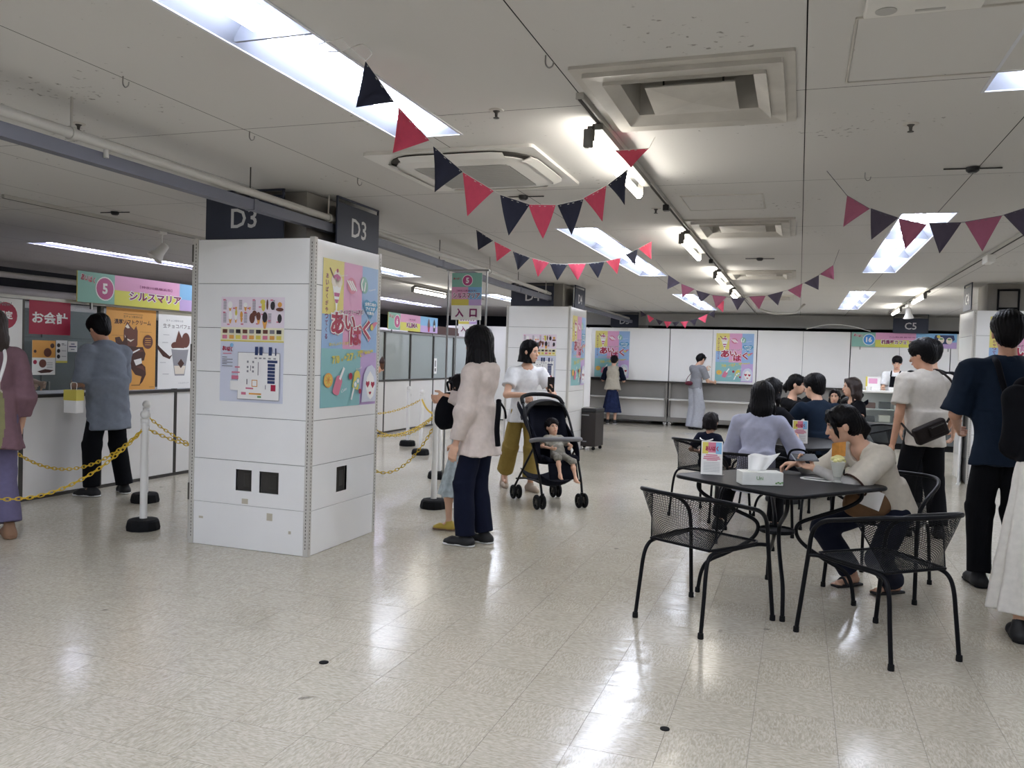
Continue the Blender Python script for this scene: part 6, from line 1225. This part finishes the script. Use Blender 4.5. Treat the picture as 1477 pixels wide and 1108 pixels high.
    def skirt(s, m, z, rt=.09, rb=.2, n=11, am=.014, name='skirt', flat=.8, shift=(0, 0)):
        S = Soft(); q = s.H / 1.6; a = s.P + s.up * .075 * q; b = vec(s.P[0] + shift[0], s.P[1] + shift[1], z); S.cyl(a, b, rt * q, rb, .02, (s.fp, flat), 'add', (n, am, .15)); S.ell(s.P - vec(0, 0, .01), (.105 * q, .092 * q, .09 * q), np.eye(3), .06); return soft_obj(name, S, s.vox, m, s.t, folds(.003, s.seed))
    def shoes(s, m, sole=None, kind='shoe', lift=.0):
        q = s.H / 1.6
        for k in 'RL':
            a = s.an[k]; d = s.td[k]; S = Soft(); z = vec(0, 0, 1); f = a - z * (a[2] - .030 * q)
            S.cone(f - d * .035 * q, f + d * .10 * q - z * .004, .040 * q, .036 * q, .03, None); S.cone(f + d * .10 * q, f + d * .145 * q - z * .008, .036 * q, .026 * q, .02)
            if kind != 'flat': S.cone(f - d * .015 * q, a + z * .005, .040 * q, .036 * q, .03)
            if kind == 'flat': S.cone(a, a + d * .06 * q - z * .02 + z * .06, .03 * q, .03 * q, .01, None, 'sub')
            S.half(vec(0, 0, .012 if sole else .003), (0, 0, -1)); o = soft_obj('shoe', S, s.vox * .8, m, s.t)
            if sole:
                S = Soft(); S.cone(f - d * .036 * q - z * .012, f + d * .145 * q - z * .014, .042 * q, .031 * q, .02); S.half((0, 0, .018), (0, 0, 1)); S.half((0, 0, .002), (0, 0, -1)); soft_obj('sole', S, s.vox * .8, sole, o)
        return s
def cloth(name, col, rough=0.85, var=0.06, scale=30, bump=.12, bscale=180, sheen=.15): return mat(name, col, rough, var=var, scale=scale, bump=bump, bscale=bscale, spec=.15)
cloth('hoodie_beige', 'd6cac3'); cloth('navy_cloth', '12172a'); cloth('navy_shirt', '182434'); cloth('black_cloth', '0c0d12'); cloth('grey_shirt', '7d8490'); cloth('white_tee', 'e2e3e4'); cloth('mustard', '9a8448'); cloth('tee_beige', 'c9c3b9'); cloth('lavender', 'b3b6cb'); cloth('oat', 'cfc8ba'); cloth('jeans', '1c2030'); cloth('grey_trouser', 'a9acb3'); cloth('grey_top', '85868b'); cloth('vest_beige', 'b9b2a2'); cloth('culotte_navy', '222b4a', var=.35, scale=14); cloth('floral', 'b9c4c6', var=.22, scale=26); cloth('white_skirt', 'dcd8d0'); cloth('mauve', '7d6169'); cloth('olive', '8c8a63'); cloth('purple_trouser', '6b6684'); cloth('leather_dark', '211b1a', .5, bump=.2, bscale=60); cloth('bag_brown', '6f543d', .8); cloth('canvas_navy', '0a0b12'); cloth('sleeve_grey', 'b9b6b2'); cloth('baby_cloth', '8d8a80', var=.3, scale=30)
mat('shoe_black', '0e0f13', .6); mat('sole_white', 'd9d9d9', .6); mat('shoe_beige', 'bfae9d', .6); mat('sandal_yellow', 'bfa544', .6); mat('wedge_brown', '8a6a52', .7); mat('cone_brown', '6b4a36', .7); mat('choc_ice', '3d2620', .5)
# ---- woman in the hoodie, side-on, facing the booths
f = Fig('person', 'woman in a beige hoodie and navy trousers with a black shoulder bag strap', (-2.16, 5.60), 175, 1.585, vox=.0085)
f.pose(hyaw=-14, hpitch=4, lean=2, hands={'L': (-.20, .10, .70), 'R': (.10, .34, 1.06)}, elbows={'R': (.5, -.6, -.8)}, feet={'R': (.08, -.02, .07), 'L': (-.09, .05, .07)}, toes=(6, -2))
f.body(curl={'L': .35, 'R': .9}, fing={'R': (-.3, .9, -.3)}, face=True).hair('bob', 'hair_black', 1.17, .075, True); n = f.neck
def hood(S):
    S.chain([n - f.uc * .015 + f.rc * .088 + f.fc * .02, n - f.fc * .06 - f.uc * .03 + f.rc * .07, n - f.fc * .095 - f.uc * .045, n - f.fc * .06 - f.uc * .03 - f.rc * .07, n - f.uc * .015 - f.rc * .088 + f.fc * .02], [.030, .040, .046, .040, .030], .025); S.ell(n - f.fc * .085 - f.uc * .10, (.12, .042, .085), np.array([f.rc, f.fc, f.uc]), .035)
f.top('hoodie_beige', 1.9, .045, .17, 'hoodie', .05, .03, .010, extra=hood); f.trousers('navy_cloth', .082, .074, .072, .97); f.shoes('shoe_black', 'sole_white')
# strap and bag of hers
t = thing('shoulder_bag', 'black bag strap hanging at the back of the beige hoodie', 'bag', (-2.16, 5.60, 0), math.radians(85)); P = spline([(-.03, -.155, 1.06), (-.075, -.175, .98), (-.10, -.18, .86), (-.085, -.185, .74)], 6); b = MB(); b.tube(P, .019, 8); b.build('strap', 'canvas_navy', t, 60); MB().tube(spline([(-.03, -.155, 1.06), (.0, -.185, 1.0), (.03, -.185, .95), (.02, -.19, .93)], 5), .008, 6).build('drawstring', 'canvas_navy', t, 60)
# ---- girl in the floral skirt behind her
f = Fig('person', 'person in a pale floral skirt and yellow sandals mostly hidden by the hoodie woman', (-2.48, 6.03), 180, 1.22, vox=.009)
f.pose(hpitch=12, hands={'R': (.13, -.02, .56), 'L': (-.13, -.06, .56)}, feet={'R': (.06, -.02, .06), 'L': (-.06, .06, .06)})
f.body(curl={'R': .9, 'L': .9}, face=False).hair('bob', 'hair_dark', 1.0, .06); f.top('floral', .6, .015, .02, 'blouse'); f.skirt('floral', .28, .10, .20, 9, .012); f.shoes('sandal_yellow', 'wedge_brown')
t = thing('backpack', 'rounded black backpack held in front of the hoodie woman', 'backpack', (-2.49, 5.78, 0), math.radians(85)); S = Soft(); S.ell((0, 0, .95), (.11, .085, .14), np.eye(3), .04).ell((0, .05, .90), (.08, .05, .09), np.eye(3), .04); soft_obj('body', S, .009, 'canvas_navy', t, folds(.005, 9)); MB().tube(spline([(-.02, -.01, 1.10), (-.03, .0, 1.16), (.03, .0, 1.16), (.02, -.01, 1.10)], 6), .009, 8).build('handle', 'canvas_navy', t, 60)
# ---- woman with the stroller
f = Fig('person', 'woman in a white tee and mustard trousers pushing the stroller and holding a phone', (-2.66, 8.12), -52, 1.56, vox=.009)
f.pose(hyaw=38, hpitch=6, lean=8, hands={'R': (.10, .33, 1.0), 'L': (-.17, .30, 1.02)}, elbows={'R': (.8, -.6, -.5), 'L': (-.8, -.5, -.8)}, feet={'R': (.10, -.28, .075), 'L': (-.08, .05, .065)}, toes=(-4, 4))
f.body(curl={'R': 1.0, 'L': .75}, fing={'L': (-.1, .5, .9), 'R': (0, .9, -.3)}, palm={'L': (.9, -.3, .2), 'R': (0, -.3, -1)}).hair('bob', 'hair_black', 1.02, .035); f.top('white_tee', .62, .03, .11, 'tee', .056, .02); f.trousers('mustard', .08, .085, .088, .82); f.shoes('shoe_beige')
t = thing('phone', 'dark phone held up by the woman with the stroller', 'phone', tuple(np.array(f.t.location) * 0), 0); w = np.array(f.t.matrix_basis) if False else None
def to_world(fig, p):
    a = fig.t.rotation_euler[2]; return (fig.t.location[0] + p[0] * math.cos(a) - p[1] * math.sin(a), fig.t.location[1] + p[0] * math.sin(a) + p[1] * math.cos(a), p[2])
q = to_world(f, f.wr['L'] + vec(.02, .06, .09)); t.location = q; t.rotation_euler = (0, 0, math.radians(-52 - 90)); MB().box(-.036, .036, -.005, .005, -.075, .075).build('case', 'leather_dark', t, bevel=.004); MB().box(-.033, .033, -.0056, -.0052, -.07, .07).build('screen', 'p_grey', t); MB().lathe([(.006, 0), (.006, .003)], 10, (.018, .005, .055), ((1, 0, 0), (0, 0, 1), (0, 1, 0))).build('camera_lens', 'black_plastic', t)
# ---- baby
f = Fig('person', 'baby with bare legs sitting in the stroller', (-2.19, 7.52), -50, .72, vox=.007)
f.pose(pelvis=(0, .19, .475), lean=-48, hpitch=-14, hands={'R': (.10, .24, .55), 'L': (-.10, .24, .55)}, elbows={'R': (1, -.2, -.4), 'L': (-1, -.2, -.4)}, feet={'R': (.09, .45, .33), 'L': (-.07, .44, .29)}, knees={'R': (.3, 1, .8), 'L': (-.3, 1, .8)})
f.body(curl={'R': .6, 'L': .6}, bare_feet=True).hair('short', 'hair_dark', .97, 0); f.top('baby_cloth', .7, .016, .02, 'romper', .05, .01, .003); f.trousers('baby_cloth', .085, .07, .06, .1, 'shorts', .003)
# ---- man at the cashier
f = Fig('person', 'man in a loose grey shirt and black trousers standing at the cashier counter', (-5.90, 5.93), 172, 1.66, True, vox=.0105, skin='mid')
f.pose(hpitch=28, lean=9, hands={'R': (.14, .36, .98), 'L': (-.10, .34, .98)}, feet={'R': (.14, -.05, .075), 'L': (-.14, .02, .075)}, toes=(-14, 14)); f.body(face=True).hair('short', 'hair_black', 1.04, 0); f.top('grey_shirt', .98, .055, .27, 'shirt', .055, .015, .009, belly=.03); f.trousers('black_cloth', .088, .075, .07, .97); f.shoes('shoe_black', 'sole_white')
t = thing('paper_bag', 'yellow and white paper shopping bag hanging from the arm of the man in grey', 'bag', (-5.98, 5.62, .82)); b = MB(); b.box(-.07, .07, -.04, .04, -.06, .14); b.build('body', 'p_white', t, bevel=.004); b = MB(); b.box(-.0715, .0715, -.0415, .0415, .05, .142); b.build('yellow_band', 'p_gold', t); MB().tube(spline([(-.03, 0, .14), (-.03, 0, .20), (.03, 0, .20), (.03, 0, .14)], 5), .003, 6).build('handle', 'p_white', t, 60)
# ---- woman in the patchwork blouse at the edge
f = Fig('person', 'woman in a mauve and olive patchwork blouse waiting in the queue', (-5.24, 4.25), 158, 1.60, vox=.0095)
f.pose(hpitch=10, lean=3, hyaw=10, feet={'R': (.09, -.06, .085), 'L': (-.09, .04, .085)}); f.body().hair('long', 'hair_brown', 1.03, .20); o = f.top('olive', 1.6, .04, .22, 'blouse', .055, .03, .008); f.trousers('purple_trouser', .08, .078, .078, .93); f.shoes('wedge_brown', 'wedge_brown')
nt = M['mauve'].node_tree
me = o.data; me.materials.append(M['mauve']); me.materials.append(M['vest_beige'])
for p in me.polygons:
    c = p.center
    p.material_index = 1 if c.x > .02 + .02 * math.sin(c.z * 9) else (2 if c.z > 1.02 else 0)
MB().tube(spline([f.neck + vec(.06, -.02, .02), f.chest + vec(.03, -.135, .03), f.waist + vec(-.05, -.15, .0), f.P + vec(-.15, -.12, -.02)], 8), .011, 8).build('bag_strap', 'p_white', f.t, 60)
# ---- cashier behind the screen
f = Fig('person', 'cashier in black behind the acrylic screen, arms on the counter', (-7.12, 5.75), -6, 1.58, vox=.013)
f.pose(hpitch=18, lean=12, hands={'R': (.02, .47, .98), 'L': (-.20, .42, .98)}); f.body().hair('bun', 'hair_black'); f.top('black_cloth', .7, .02, .05); f.trousers('black_cloth'); f.shoes('shoe_black')
# ---- two people behind the frosted screens of booth 6 and the customer hidden by the pillar
f = Fig('person', 'blurred person with bobbed hair behind the frosted screen of booth 6', (-7.55, 13.45), -20, 1.52, vox=.016); f.pose(hpitch=12, hands={'R': (.1, .3, .95)}); f.body(face=False).hair('bob', 'hair_black', 1, .03); f.top('grey_shirt', .6, .02, .08); f.trousers('black_cloth'); f.shoes('shoe_black')
f = Fig('person', 'blurred person in a cap behind the frosted screen of booth 6', (-7.55, 14.75), 250, 1.55, vox=.016); f.pose(hpitch=16, lean=6); f.body(face=False).hair('short', 'hair_black', 1.02); f.top('black_cloth', .6, .025, .08); f.trousers('black_cloth'); f.shoes('shoe_black'); MB().lathe([(.13, -.01), (.13, 0), (.098, .01), (.09, .07), (.05, .10), (.0, .105)], 18, f.hc + vec(0, 0, .045)).build('hat', 'black_cloth', f.t, 60)
f = Fig('person', 'customer hidden behind the D3 pillar, only a bare forearm showing', (-4.98, 8.35), 15, 1.58, vox=.010, skin='mid'); f.pose(hpitch=5, hands={'R': (-.20, .47, 1.12), 'L': (-.18, .12, .85)}, elbows={'R': (.6, -.3, -1)}); f.body(curl={'R': .9}, fing={'R': (-.3, .7, .6)}, palm={'R': (-.8, .2, 0)}).hair('short', 'hair_black'); f.top('black_cloth', .6, .02, .08); f.trousers('jeans'); f.shoes('shoe_black')
def cone_ice(p, label, s=1.0):
    t = thing('ice_cream_cone', label, 'ice cream', p); MB().lathe([(.004, 0), (.012 * s, .01), (.024 * s, .075 * s), (.026 * s, .085 * s)], 14).build('wafer_cone', 'cone_brown', t, 60); MB().lathe([(.026 * s, .08 * s), (.032 * s, .095 * s), (.026 * s, .112 * s), (.024 * s, .118 * s), (.015 * s, .135 * s), (.003, .155 * s)], 14).build('soft_cream', 'choc_ice', t, 60)
cone_ice(np.array(to_world(f, f.wr['R'] + vec(-.03, .07, .02))), 'dark chocolate ice cream cone held out beside the D3 pillar', 1.1)
def toL(fig, p):
    a = -fig.t.rotation_euler[2]; x, y = p[0] - fig.t.location[0], p[1] - fig.t.location[1]; return (x * math.cos(a) - y * math.sin(a), x * math.sin(a) + y * math.cos(a), p[2])
# ---- woman with the parfait, leaning on the near table
f = Fig('person', 'woman in an oat tee leaning on the near table over her phone and parfait', (.57, 5.58), 222, 1.58, vox=.0075)
f.pose(pelvis=(0, 0, .51), lean=39, twist=-4, hyaw=-30, hpitch=16, hfwd=.035, hands={'L': toL(f, (.11, 5.25, .765)), 'R': toL(f, (.02, 5.44, .765))}, elbows={'L': (-.7, .3, -1), 'R': (.8, .0, -1)}, feet={'R': toL(f, (.37, 5.64, .07)), 'L': toL(f, (.60, 5.56, .07))}, knees={'R': (.35, 1, .6), 'L': (-.5, 1, .6)}, toes=(10, -10))
f.body(curl={'L': .8, 'R': .8}, fing={'L': toL(f, (f.t.location[0] - .9, f.t.location[1] + .5, .15)), 'R': toL(f, (f.t.location[0] - 1, f.t.location[1] + .1, -.05))}, palm={'L': (0, .2, 1), 'R': (0, 0, -1)}, bare_feet=True).hair('pony', 'hair_black', 1.03, .05, True); f.top('oat', .95, .042, .03, 'tee', .060, .01, .006); f.trousers('jeans', .084, .072, .07, .9)
S = Soft()
for k in 'LR': S.cyl(f.el[k] + (f.el[k] - f.wr[k]) * .25, f.wr[k] + (f.wr[k] - f.el[k]) * .02, .043, .030, .02)
S = Soft(); S.cyl(f.el['L'] + (f.sh['L'] - f.el['L']) * .15, f.el['L'], .044, .042, .02); S.cone(f.el['L'], f.el['L'] + (f.wr['L'] - f.el['L']) * .1, .041, .041, .02); S.cyl(f.el['L'], f.wr['L'], .041, .029, .02); soft_obj('arm_cover', S, .0075, 'sleeve_grey', f.t, folds(.003, 2))
S = Soft(); S.cone(f.el['R'], f.el['R'] + (f.wr['R'] - f.el['R']) * .1, .041, .041, .02); S.cyl(f.el['R'], f.wr['R'], .041, .029, .02); soft_obj('arm_cover', S, .0075, 'sleeve_grey', f.t, folds(.003, 5))
for k in 'RL':
    a = f.an[k]; d = f.td[k]; w = np.cross(d, (0, 0, 1)); b = MB(); b.prism([(x, y) for x, y in [(-.038, -.06), (.038, -.06), (.044, .06), (.03, .155), (-.03, .155), (-.044, .06)]], .0, .016, lambda x, y, z: tuple(vec(a[0], a[1], 0) + w * x + d * y + vec(0, 0, z))); o = b.build('sandal', 'shoe_black', f.t, bevel=.005); MB().tube(spline([vec(a[0], a[1], .012) + d * .085 + w * g * .043 + vec(0, 0, 0) for g in (-1,)] + [vec(a[0], a[1], .055) + d * .085] + [vec(a[0], a[1], .012) + d * .085 + w * .043], 6), .009, 8).build('strap', 'shoe_black', o, 60)
d1 = f.el['L'] - f.sh['L']; c0 = f.sh['L'] + d1 * .95; u_ = unit(d1); a_ = unit(np.cross(u_, (0, 0, 1))); b_ = np.cross(u_, a_); cloth('trim_brown', '3a2722')
MB().tube([c0 + (a_ * math.cos(k) + b_ * math.sin(k)) * .079 for k in np.linspace(0, 6.283, 18, endpoint=False)], .006, 6, closed=True).build('sleeve_trim', 'trim_brown', f.t, 60)
# strands in front of the face
at = lambda x, y, z: f.hc + (f.rh * x + f.fh * y + f.uh * z) * f.hs
S = Soft(); S.chain([at(-.03, .062, .085), at(-.068, .062, .03), at(-.074, .056, -.03), at(-.070, .05, -.07)], [.018, .015, .010, .004], .012); S.chain([at(.03, .062, .085), at(.066, .064, .03), at(.072, .058, -.03)], [.018, .014, .005], .012); soft_obj('face_strands', S, .0062, 'hair_black', f.t)
t = thing('phone', 'grey phone in the hand of the woman with the parfait', 'phone', (.055, 5.30, .822), math.radians(25)); b = MB(); c_, s_ = math.cos(.45), math.sin(.45); b.obox((0, 0, 0), (.15, .075, .009), ((1, 0, 0), (0, c_, s_), (0, -s_, c_))); b.build('case', 'phone_grey', t, bevel=.004); b = MB(); b.obox((0, 0, .0), (.144, .069, .0096), ((1, 0, 0), (0, c_, s_), (0, -s_, c_))); b.build('screen', 'black_plastic', t)
t = thing('tote_bag', 'brown canvas tote bag with white papers on the lap of the parfait woman', 'bag', (.42, 5.42, .57), math.radians(35)); S = Soft(); S.ell((0, 0, 0), (.17, .065, .09), np.eye(3), .03).ell((.02, 0, -.05), (.14, .06, .05), np.eye(3), .04); soft_obj('body', S, .009, 'bag_brown', t, folds(.007, 3)); MB().tube(spline([(.06, -.03, .06), (.10, -.05, .17), (.15, -.02, .22), (.20, .02, .12), (.16, .03, .05)], 6), .014, 8).build('handle', 'bag_brown', t, 60); b = MB(); b.obox((-.03, -.07, .03), (.16, .002, .11), ((.94, 0, -.34), (0, 1, 0), (.34, 0, .94))); b.build('papers', 'paper', t)
# ---- toddler
f = Fig('person', 'toddler with dark hair in a sailor collar seen from behind in a mesh chair', (-.74, 7.60), 66, .86, vox=.009)
f.pose(pelvis=(0, 0, .485), hpitch=6, lean=2, hands={'L': (-.16, .10, .56), 'R': (.15, .12, .56)}, feet={'R': (.06, .30, .32), 'L': (-.06, .30, .32)}, knees={'R': (.2, 1, .8), 'L': (-.2, 1, .8)}); f.body(face=False).hair('bob', 'hair_dark', 1.02, .0); f.top('navy_cloth', .8, .018, .02, 'dress', .05, .0, .004); f.trousers('navy_cloth', .08, .065, .06, .3); f.shoes('shoe_black')
b = MB(); q = f.neck - f.uc * .015; b.tube(spline([q + vec(-.055, .03, -.01), q + vec(-.062, -.045, -.03), q + vec(0, -.062, -.05), q + vec(.062, -.045, -.03), q + vec(.055, .03, -.01)], 5), .006, 6); b.build('collar_trim', 'p_white', f.t, 60)
# ---- woman in lavender, from behind
f = Fig('person', 'woman with long black hair in a lavender blouse seen from behind at the second table', (-.29, 6.70), 80, 1.60, vox=.0085)
f.pose(pelvis=(0, 0, .51), lean=17, hpitch=14, hyaw=10, hands={'R': (.22, .46, .76), 'L': (-.16, .42, .76)}, elbows={'R': (.5, -.5, -1), 'L': (-.5, -.5, -1)}, feet={'R': toL(f, (-.14, 7.05, .075)), 'L': toL(f, (-.58, 7.0, .075))}, knees={'R': (.1, 1, .6), 'L': (-.3, 1, .6)}); f.body(face=False).hair('long', 'hair_black', 1.04, .22); f.top('lavender', 1.7, .038, .13, 'blouse', .052, .02, .009); f.trousers('black_cloth', .08, .066, .06, .92); f.shoes('shoe_black', 'sole_white')
t = thing('handbag', 'dark slouchy handbag hanging on the chair behind the lavender blouse', 'bag', (.02, 6.52, .62)); S = Soft(); S.ell((0, 0, 0), (.12, .05, .06), np.eye(3), .03).ell((-.05, 0, -.03), (.08, .05, .05), np.eye(3), .03); soft_obj('body', S, .009, 'canvas_navy', t, folds(.006, 8)); MB().tube(spline([(-.08, 0, .03), (-.05, 0, .12), (.05, 0, .12), (.08, 0, .03)], 6), .008, 8).build('handle', 'canvas_navy', t, 60)
SEAT = dict(pelvis=(0, 0, .51))
def seated(name, label, loc, head, H, top_m, hairk, hm='hair_black', vox=.0105, sleeve=.7, bottom='black_cloth', length=.0, male=False, face=True, loose=.022, hands=None, **kw):
    f = Fig(name, label, loc, head, H, male, vox=vox); pz = kw.pop('pz', .51); f.pose(pelvis=(0, 0, pz), hands=hands or {'R': (.14, .38, .75), 'L': (-.14, .38, .75)}, elbows={'R': (1, -.4, -.6), 'L': (-1, -.4, -.6)}, feet={'R': (.11, .34, .075), 'L': (-.11, .36, .075)}, knees={'R': (.25, 1, .7), 'L': (-.25, 1, .7)}, **kw)
    f.body(face=face, curl={'R': .7, 'L': .7}).hair(hairk, hm, 1.03, length); f.top(top_m, sleeve, loose, .03); f.trousers(bottom, .082, .068, .062, .95); f.shoes('shoe_black'); return f
seated('person', 'woman in black with long dark hair half hidden behind the lavender blouse', (-.33, 8.42), 55, 1.60, 'black_cloth', 'long', length=.16, lean=14, hpitch=16, face=False)
seated('person', 'man in a navy tee and glasses seen from behind at the far table', (.25, 8.85), 120, 1.68, 'navy_shirt', 'short', male=True, lean=16, hpitch=12, hyaw=25, loose=.03, sleeve=.9, pz=.52)
f = seated('person', 'woman with a low ponytail in black, raising a spoon to her mouth', (-.14, 10.42), -28, 1.60, 'black_cloth', 'pony', sleeve=1.95, lean=12, hpitch=8, hyaw=14, hands={'R': (.06, .34, 1.02), 'L': (-.10, .36, .76)}, pz=.53)
tag(MB().tube([to_world(f, f.wr['R'] + vec(-.03, .06, .03)), to_world(f, f.wr['R'] + vec(-.06, .0, .10))], .005, 6).build('spoon', 'white_plastic', None, 60), 'white plastic spoon in the hand of the ponytailed woman', 'spoon')
f = seated('person', 'woman with long brown hair in a black tee seated beside the small girl', (.66, 10.86), 205, 1.58, 'black_cloth', 'long', 'hair_brown', length=.14, lean=4, hpitch=2, hyaw=-14, sleeve=.55, hands={'R': (.12, .24, .72), 'L': (-.16, .26, .70)})
seated('person', 'small girl with a straight fringe looking at the camera', (.44, 11.25), 262, 1.22, 'mauve', 'bob', 'hair_dark', length=.05, vox=.0095, lean=2, hpitch=0, pz=.51, hands={'R': (.12, .18, .66), 'L': (-.12, .18, .66)})
tag(box('menu_sheet', 'paper', None, -.10, .12, 9.25, 9.5, .7012, .7035), 'white menu sheet lying on the far table in front of the navy man', 'sheet')
# ---- man in the beige tee
f = Fig('person', 'man in a beige tee and black trousers standing with a crossbody bag', (1.0, 7.56), 112, 1.63, True, 'mid', vox=.0085)
f.pose(hyaw=38, hpitch=14, lean=2, feet={'R': (.13, -.04, .075), 'L': (-.13, .03, .075)}, hands={'L': (-.26, .02, .75), 'R': (.22, .14, .80)}, toes=(-12, 12)); f.body(curl={'L': .4}).hair('short', 'hair_black', 1.06); f.top('tee_beige', .72, .045, .10, 'tee', .058, .0, .008, belly=.015); f.trousers('black_cloth', .09, .076, .07, .95); f.shoes('shoe_black', 'rubber')
t = thing('crossbody_bag', 'dark brown leather crossbody bag worn by the man in the beige tee', 'bag', (1.0, 7.56, 0), math.radians(22)); R_ = rot((0, 1, 0), -.42); ax_ = (R_ @ vec(1, 0, 0), vec(0, 1, 0), R_ @ vec(0, 0, 1)); b = MB(); b.obox((-.08, -.215, .885), (.27, .075, .14), ax_); b.build('body', 'leather_dark', t, bevel=.022, seg=3); b = MB(); b.obox((-.05, -.256, .905), (.13, .016, .075), ax_); b.build('flap_pocket', 'leather_dark', t, bevel=.006); b = MB(); b.obox((-.05, -.266, .935), (.11, .004, .008), ax_); b.build('zipper', 'dark_alu', t)
MB().tube(spline([(.05, -.215, .96), (.13, -.205, 1.10), (.12, -.165, 1.26), (.075, -.10, 1.345), (.05, .0, 1.375), (.0, .10, 1.30)], 6), .009, 8).build('strap', 'leather_dark', t, 60); MB().tube(spline([(-.19, -.20, .83), (-.215, -.14, .87), (-.22, -.03, .93)], 5), .009, 8).build('strap', 'leather_dark', t, 60)
# ---- person in black beyond him
f = Fig('person', 'person in a black shirt standing half hidden behind the man in beige', (1.20, 8.85), 95, 1.66, True, vox=.0105); f.pose(hpitch=6); f.body().hair('short', 'hair_black', 1.04); f.top('black_cloth', .8, .03, .08); f.trousers('black_cloth'); f.shoes('shoe_black')
# ---- man in navy with a backpack
f = Fig('person', 'tall man in a navy short sleeved shirt seen from behind', (1.24, 5.98), 96, 1.76, True, 'mid', vox=.0085)
f.pose(hpitch=4, hyaw=-8, feet={'R': (.10, -.05, .08), 'L': (-.10, .02, .08)}, hands={'L': (-.20, .26, 1.0), 'R': (.2, .26, 1.0)}, elbows={'L': (-.6, -1, -.4), 'R': (.6, -1, -.4)}); f.body().hair('short', 'hair_black', 1.03); f.top('navy_shirt', .95, .05, .14, 'shirt', .055, .01, .008, belly=.01); f.trousers('black_cloth', .085, .07, .06, .97); f.shoes('shoe_black', 'rubber')
S = Soft(); n = f.neck; S.chain([n + f.rc * .055 - f.fc * .02, n - f.fc * .06 - f.uc * .005, n - f.rc * .055 - f.fc * .02], [.022, .026, .022], .02, (f.uc, .9)); soft_obj('collar', S, .008, 'navy_shirt', f.t)
t = thing('backpack', 'black backpack on the back of the tall man in navy', 'backpack', (1.30, 5.70, 0), math.radians(8)); S = Soft(); S.cone((.02, 0, 1.24), (.02, 0, 1.04), .12, .155, .05, (vec(0, 1, 0), .55)); S.cone((.12, 0, 1.24), (.12, 0, 1.04), .12, .155, .05, (vec(0, 1, 0), .55)); S.ell((.07, -.06, 1.03), (.13, .06, .10), np.eye(3), .04); soft_obj('body', S, .0085, 'canvas_navy', t, folds(.005, 12)); MB().tube(spline([(-.07, .02, 1.12), (-.10, .10, 1.28), (-.12, .16, 1.42), (-.11, .25, 1.455)], 6), .018, 8).build('strap', 'canvas_navy', t, 60)
# ---- woman in the white skirt, cut by the frame
f = Fig('person', 'woman in a long white skirt and black top at the very edge of the photo', (1.235, 5.0), 84, 1.58, vox=.0095)
f.pose(feet={'R': (.09, -.06, .07), 'L': (-.10, -.16, .07)}, hands={'L': (-.06, .26, 1.02), 'R': (.16, .2, 1.0)}); f.body().hair('long', 'hair_dark', 1.02, .15); f.top('black_cloth', 1.7, .03, .02, 'blouse'); f.skirt('white_skirt', .13, .135, .23, 9, .018, flat=.95, shift=(-.005, -.05)); f.shoes('shoe_black', 'rubber')
# ---- at the far boards
f = Fig('person', 'person in a beige vest and navy culottes writing at the far white boards', (-3.78, 17.62), 96, 1.50, vox=.0125); f.pose(hpitch=34, lean=12, hands={'R': (.16, .32, .98), 'L': (-.16, .34, .98)}); f.body().hair('short', 'hair_black', 1.02); f.top('navy_cloth', .95, .03, .05, 'shirt'); f.top('vest_beige', 0, .045, .06, 'vest', .06, .03, .006); f.skirt('culotte_navy', .25, .10, .20, 7, .016, 'culottes'); f.shoes('shoe_black', 'sole_white')
f = Fig('person', 'woman in a grey top and wide pale grey trousers standing at the far boards', (-2.0, 17.40), 52, 1.60, vox=.0125); f.pose(hpitch=34, lean=6, hands={'L': (-.02, .30, 1.22), 'R': (.16, .36, .98)}); f.body(curl={'L': .8}).hair('pony', 'hair_black', 1.0, .02); f.top('grey_top', .8, .035, .0, 'tee'); f.trousers('grey_trouser', .09, .11, .12, 1.08); f.shoes('shoe_black')
q = to_world(f, f.wr['L'] + vec(.02, .06, .02)); tag(MB().lathe([(.022, 0), (.03, .08), (.028, .08), (.02, .006)], 12, q).build('paper_cup', 'p_cream', None, 40), 'small cup held by the woman in grey at the far boards', 'cup')
t = thing('waist_pouch', 'small dark red pouch at the hip of the woman in grey trousers', 'bag', to_world(f, vec(-.02, -.17, .95))); S = Soft(); S.ell((0, 0, 0), (.08, .05, .045), np.eye(3), .02); cloth('wine_cloth', '5a2a35'); soft_obj('body', S, .011, 'wine_cloth', t); MB().tube(spline([(-.06, 0, .03), (-.03, .03, .12), (.03, .05, .2)], 5), .006, 6).build('strap', 'wine_cloth', t, 60)
# ---- staff of booth 16
f = Fig('person', 'booth 16 staff member in a white shirt and dark apron behind the display case', (1.70, 16.80), 250, 1.62, True, vox=.0125); f.pose(hpitch=18, hyaw=16, hands={'R': (.14, .34, .99), 'L': (-.12, .36, .99)}); f.body().hair('short', 'hair_black', 1.0); f.top('white_tee', .8, .028, .03); f.trousers('black_cloth'); f.shoes('shoe_black'); S = Soft(); S.cyl(f.chest + f.uc * .03 + f.fc * .09, f.P + f.fc * .10 - f.up * .3, .085, .13, .02, (f.fc, .35)); soft_obj('apron', S, .012, 'canvas_navy', f.t)
for g in (1, -1): MB().tube(spline([f.chest + f.uc * .03 + f.fc * .12 + f.rc * .07 * g, f.neck + f.fc * .03 + f.rc * .075 * g, f.chest - f.fc * .115 + f.rc * .06 * g], 5), .013, 6).build('apron_strap', 'canvas_navy', f.t, 60)
bpy.data.objects.remove(_fo); bpy.data.curves.remove(_fc)
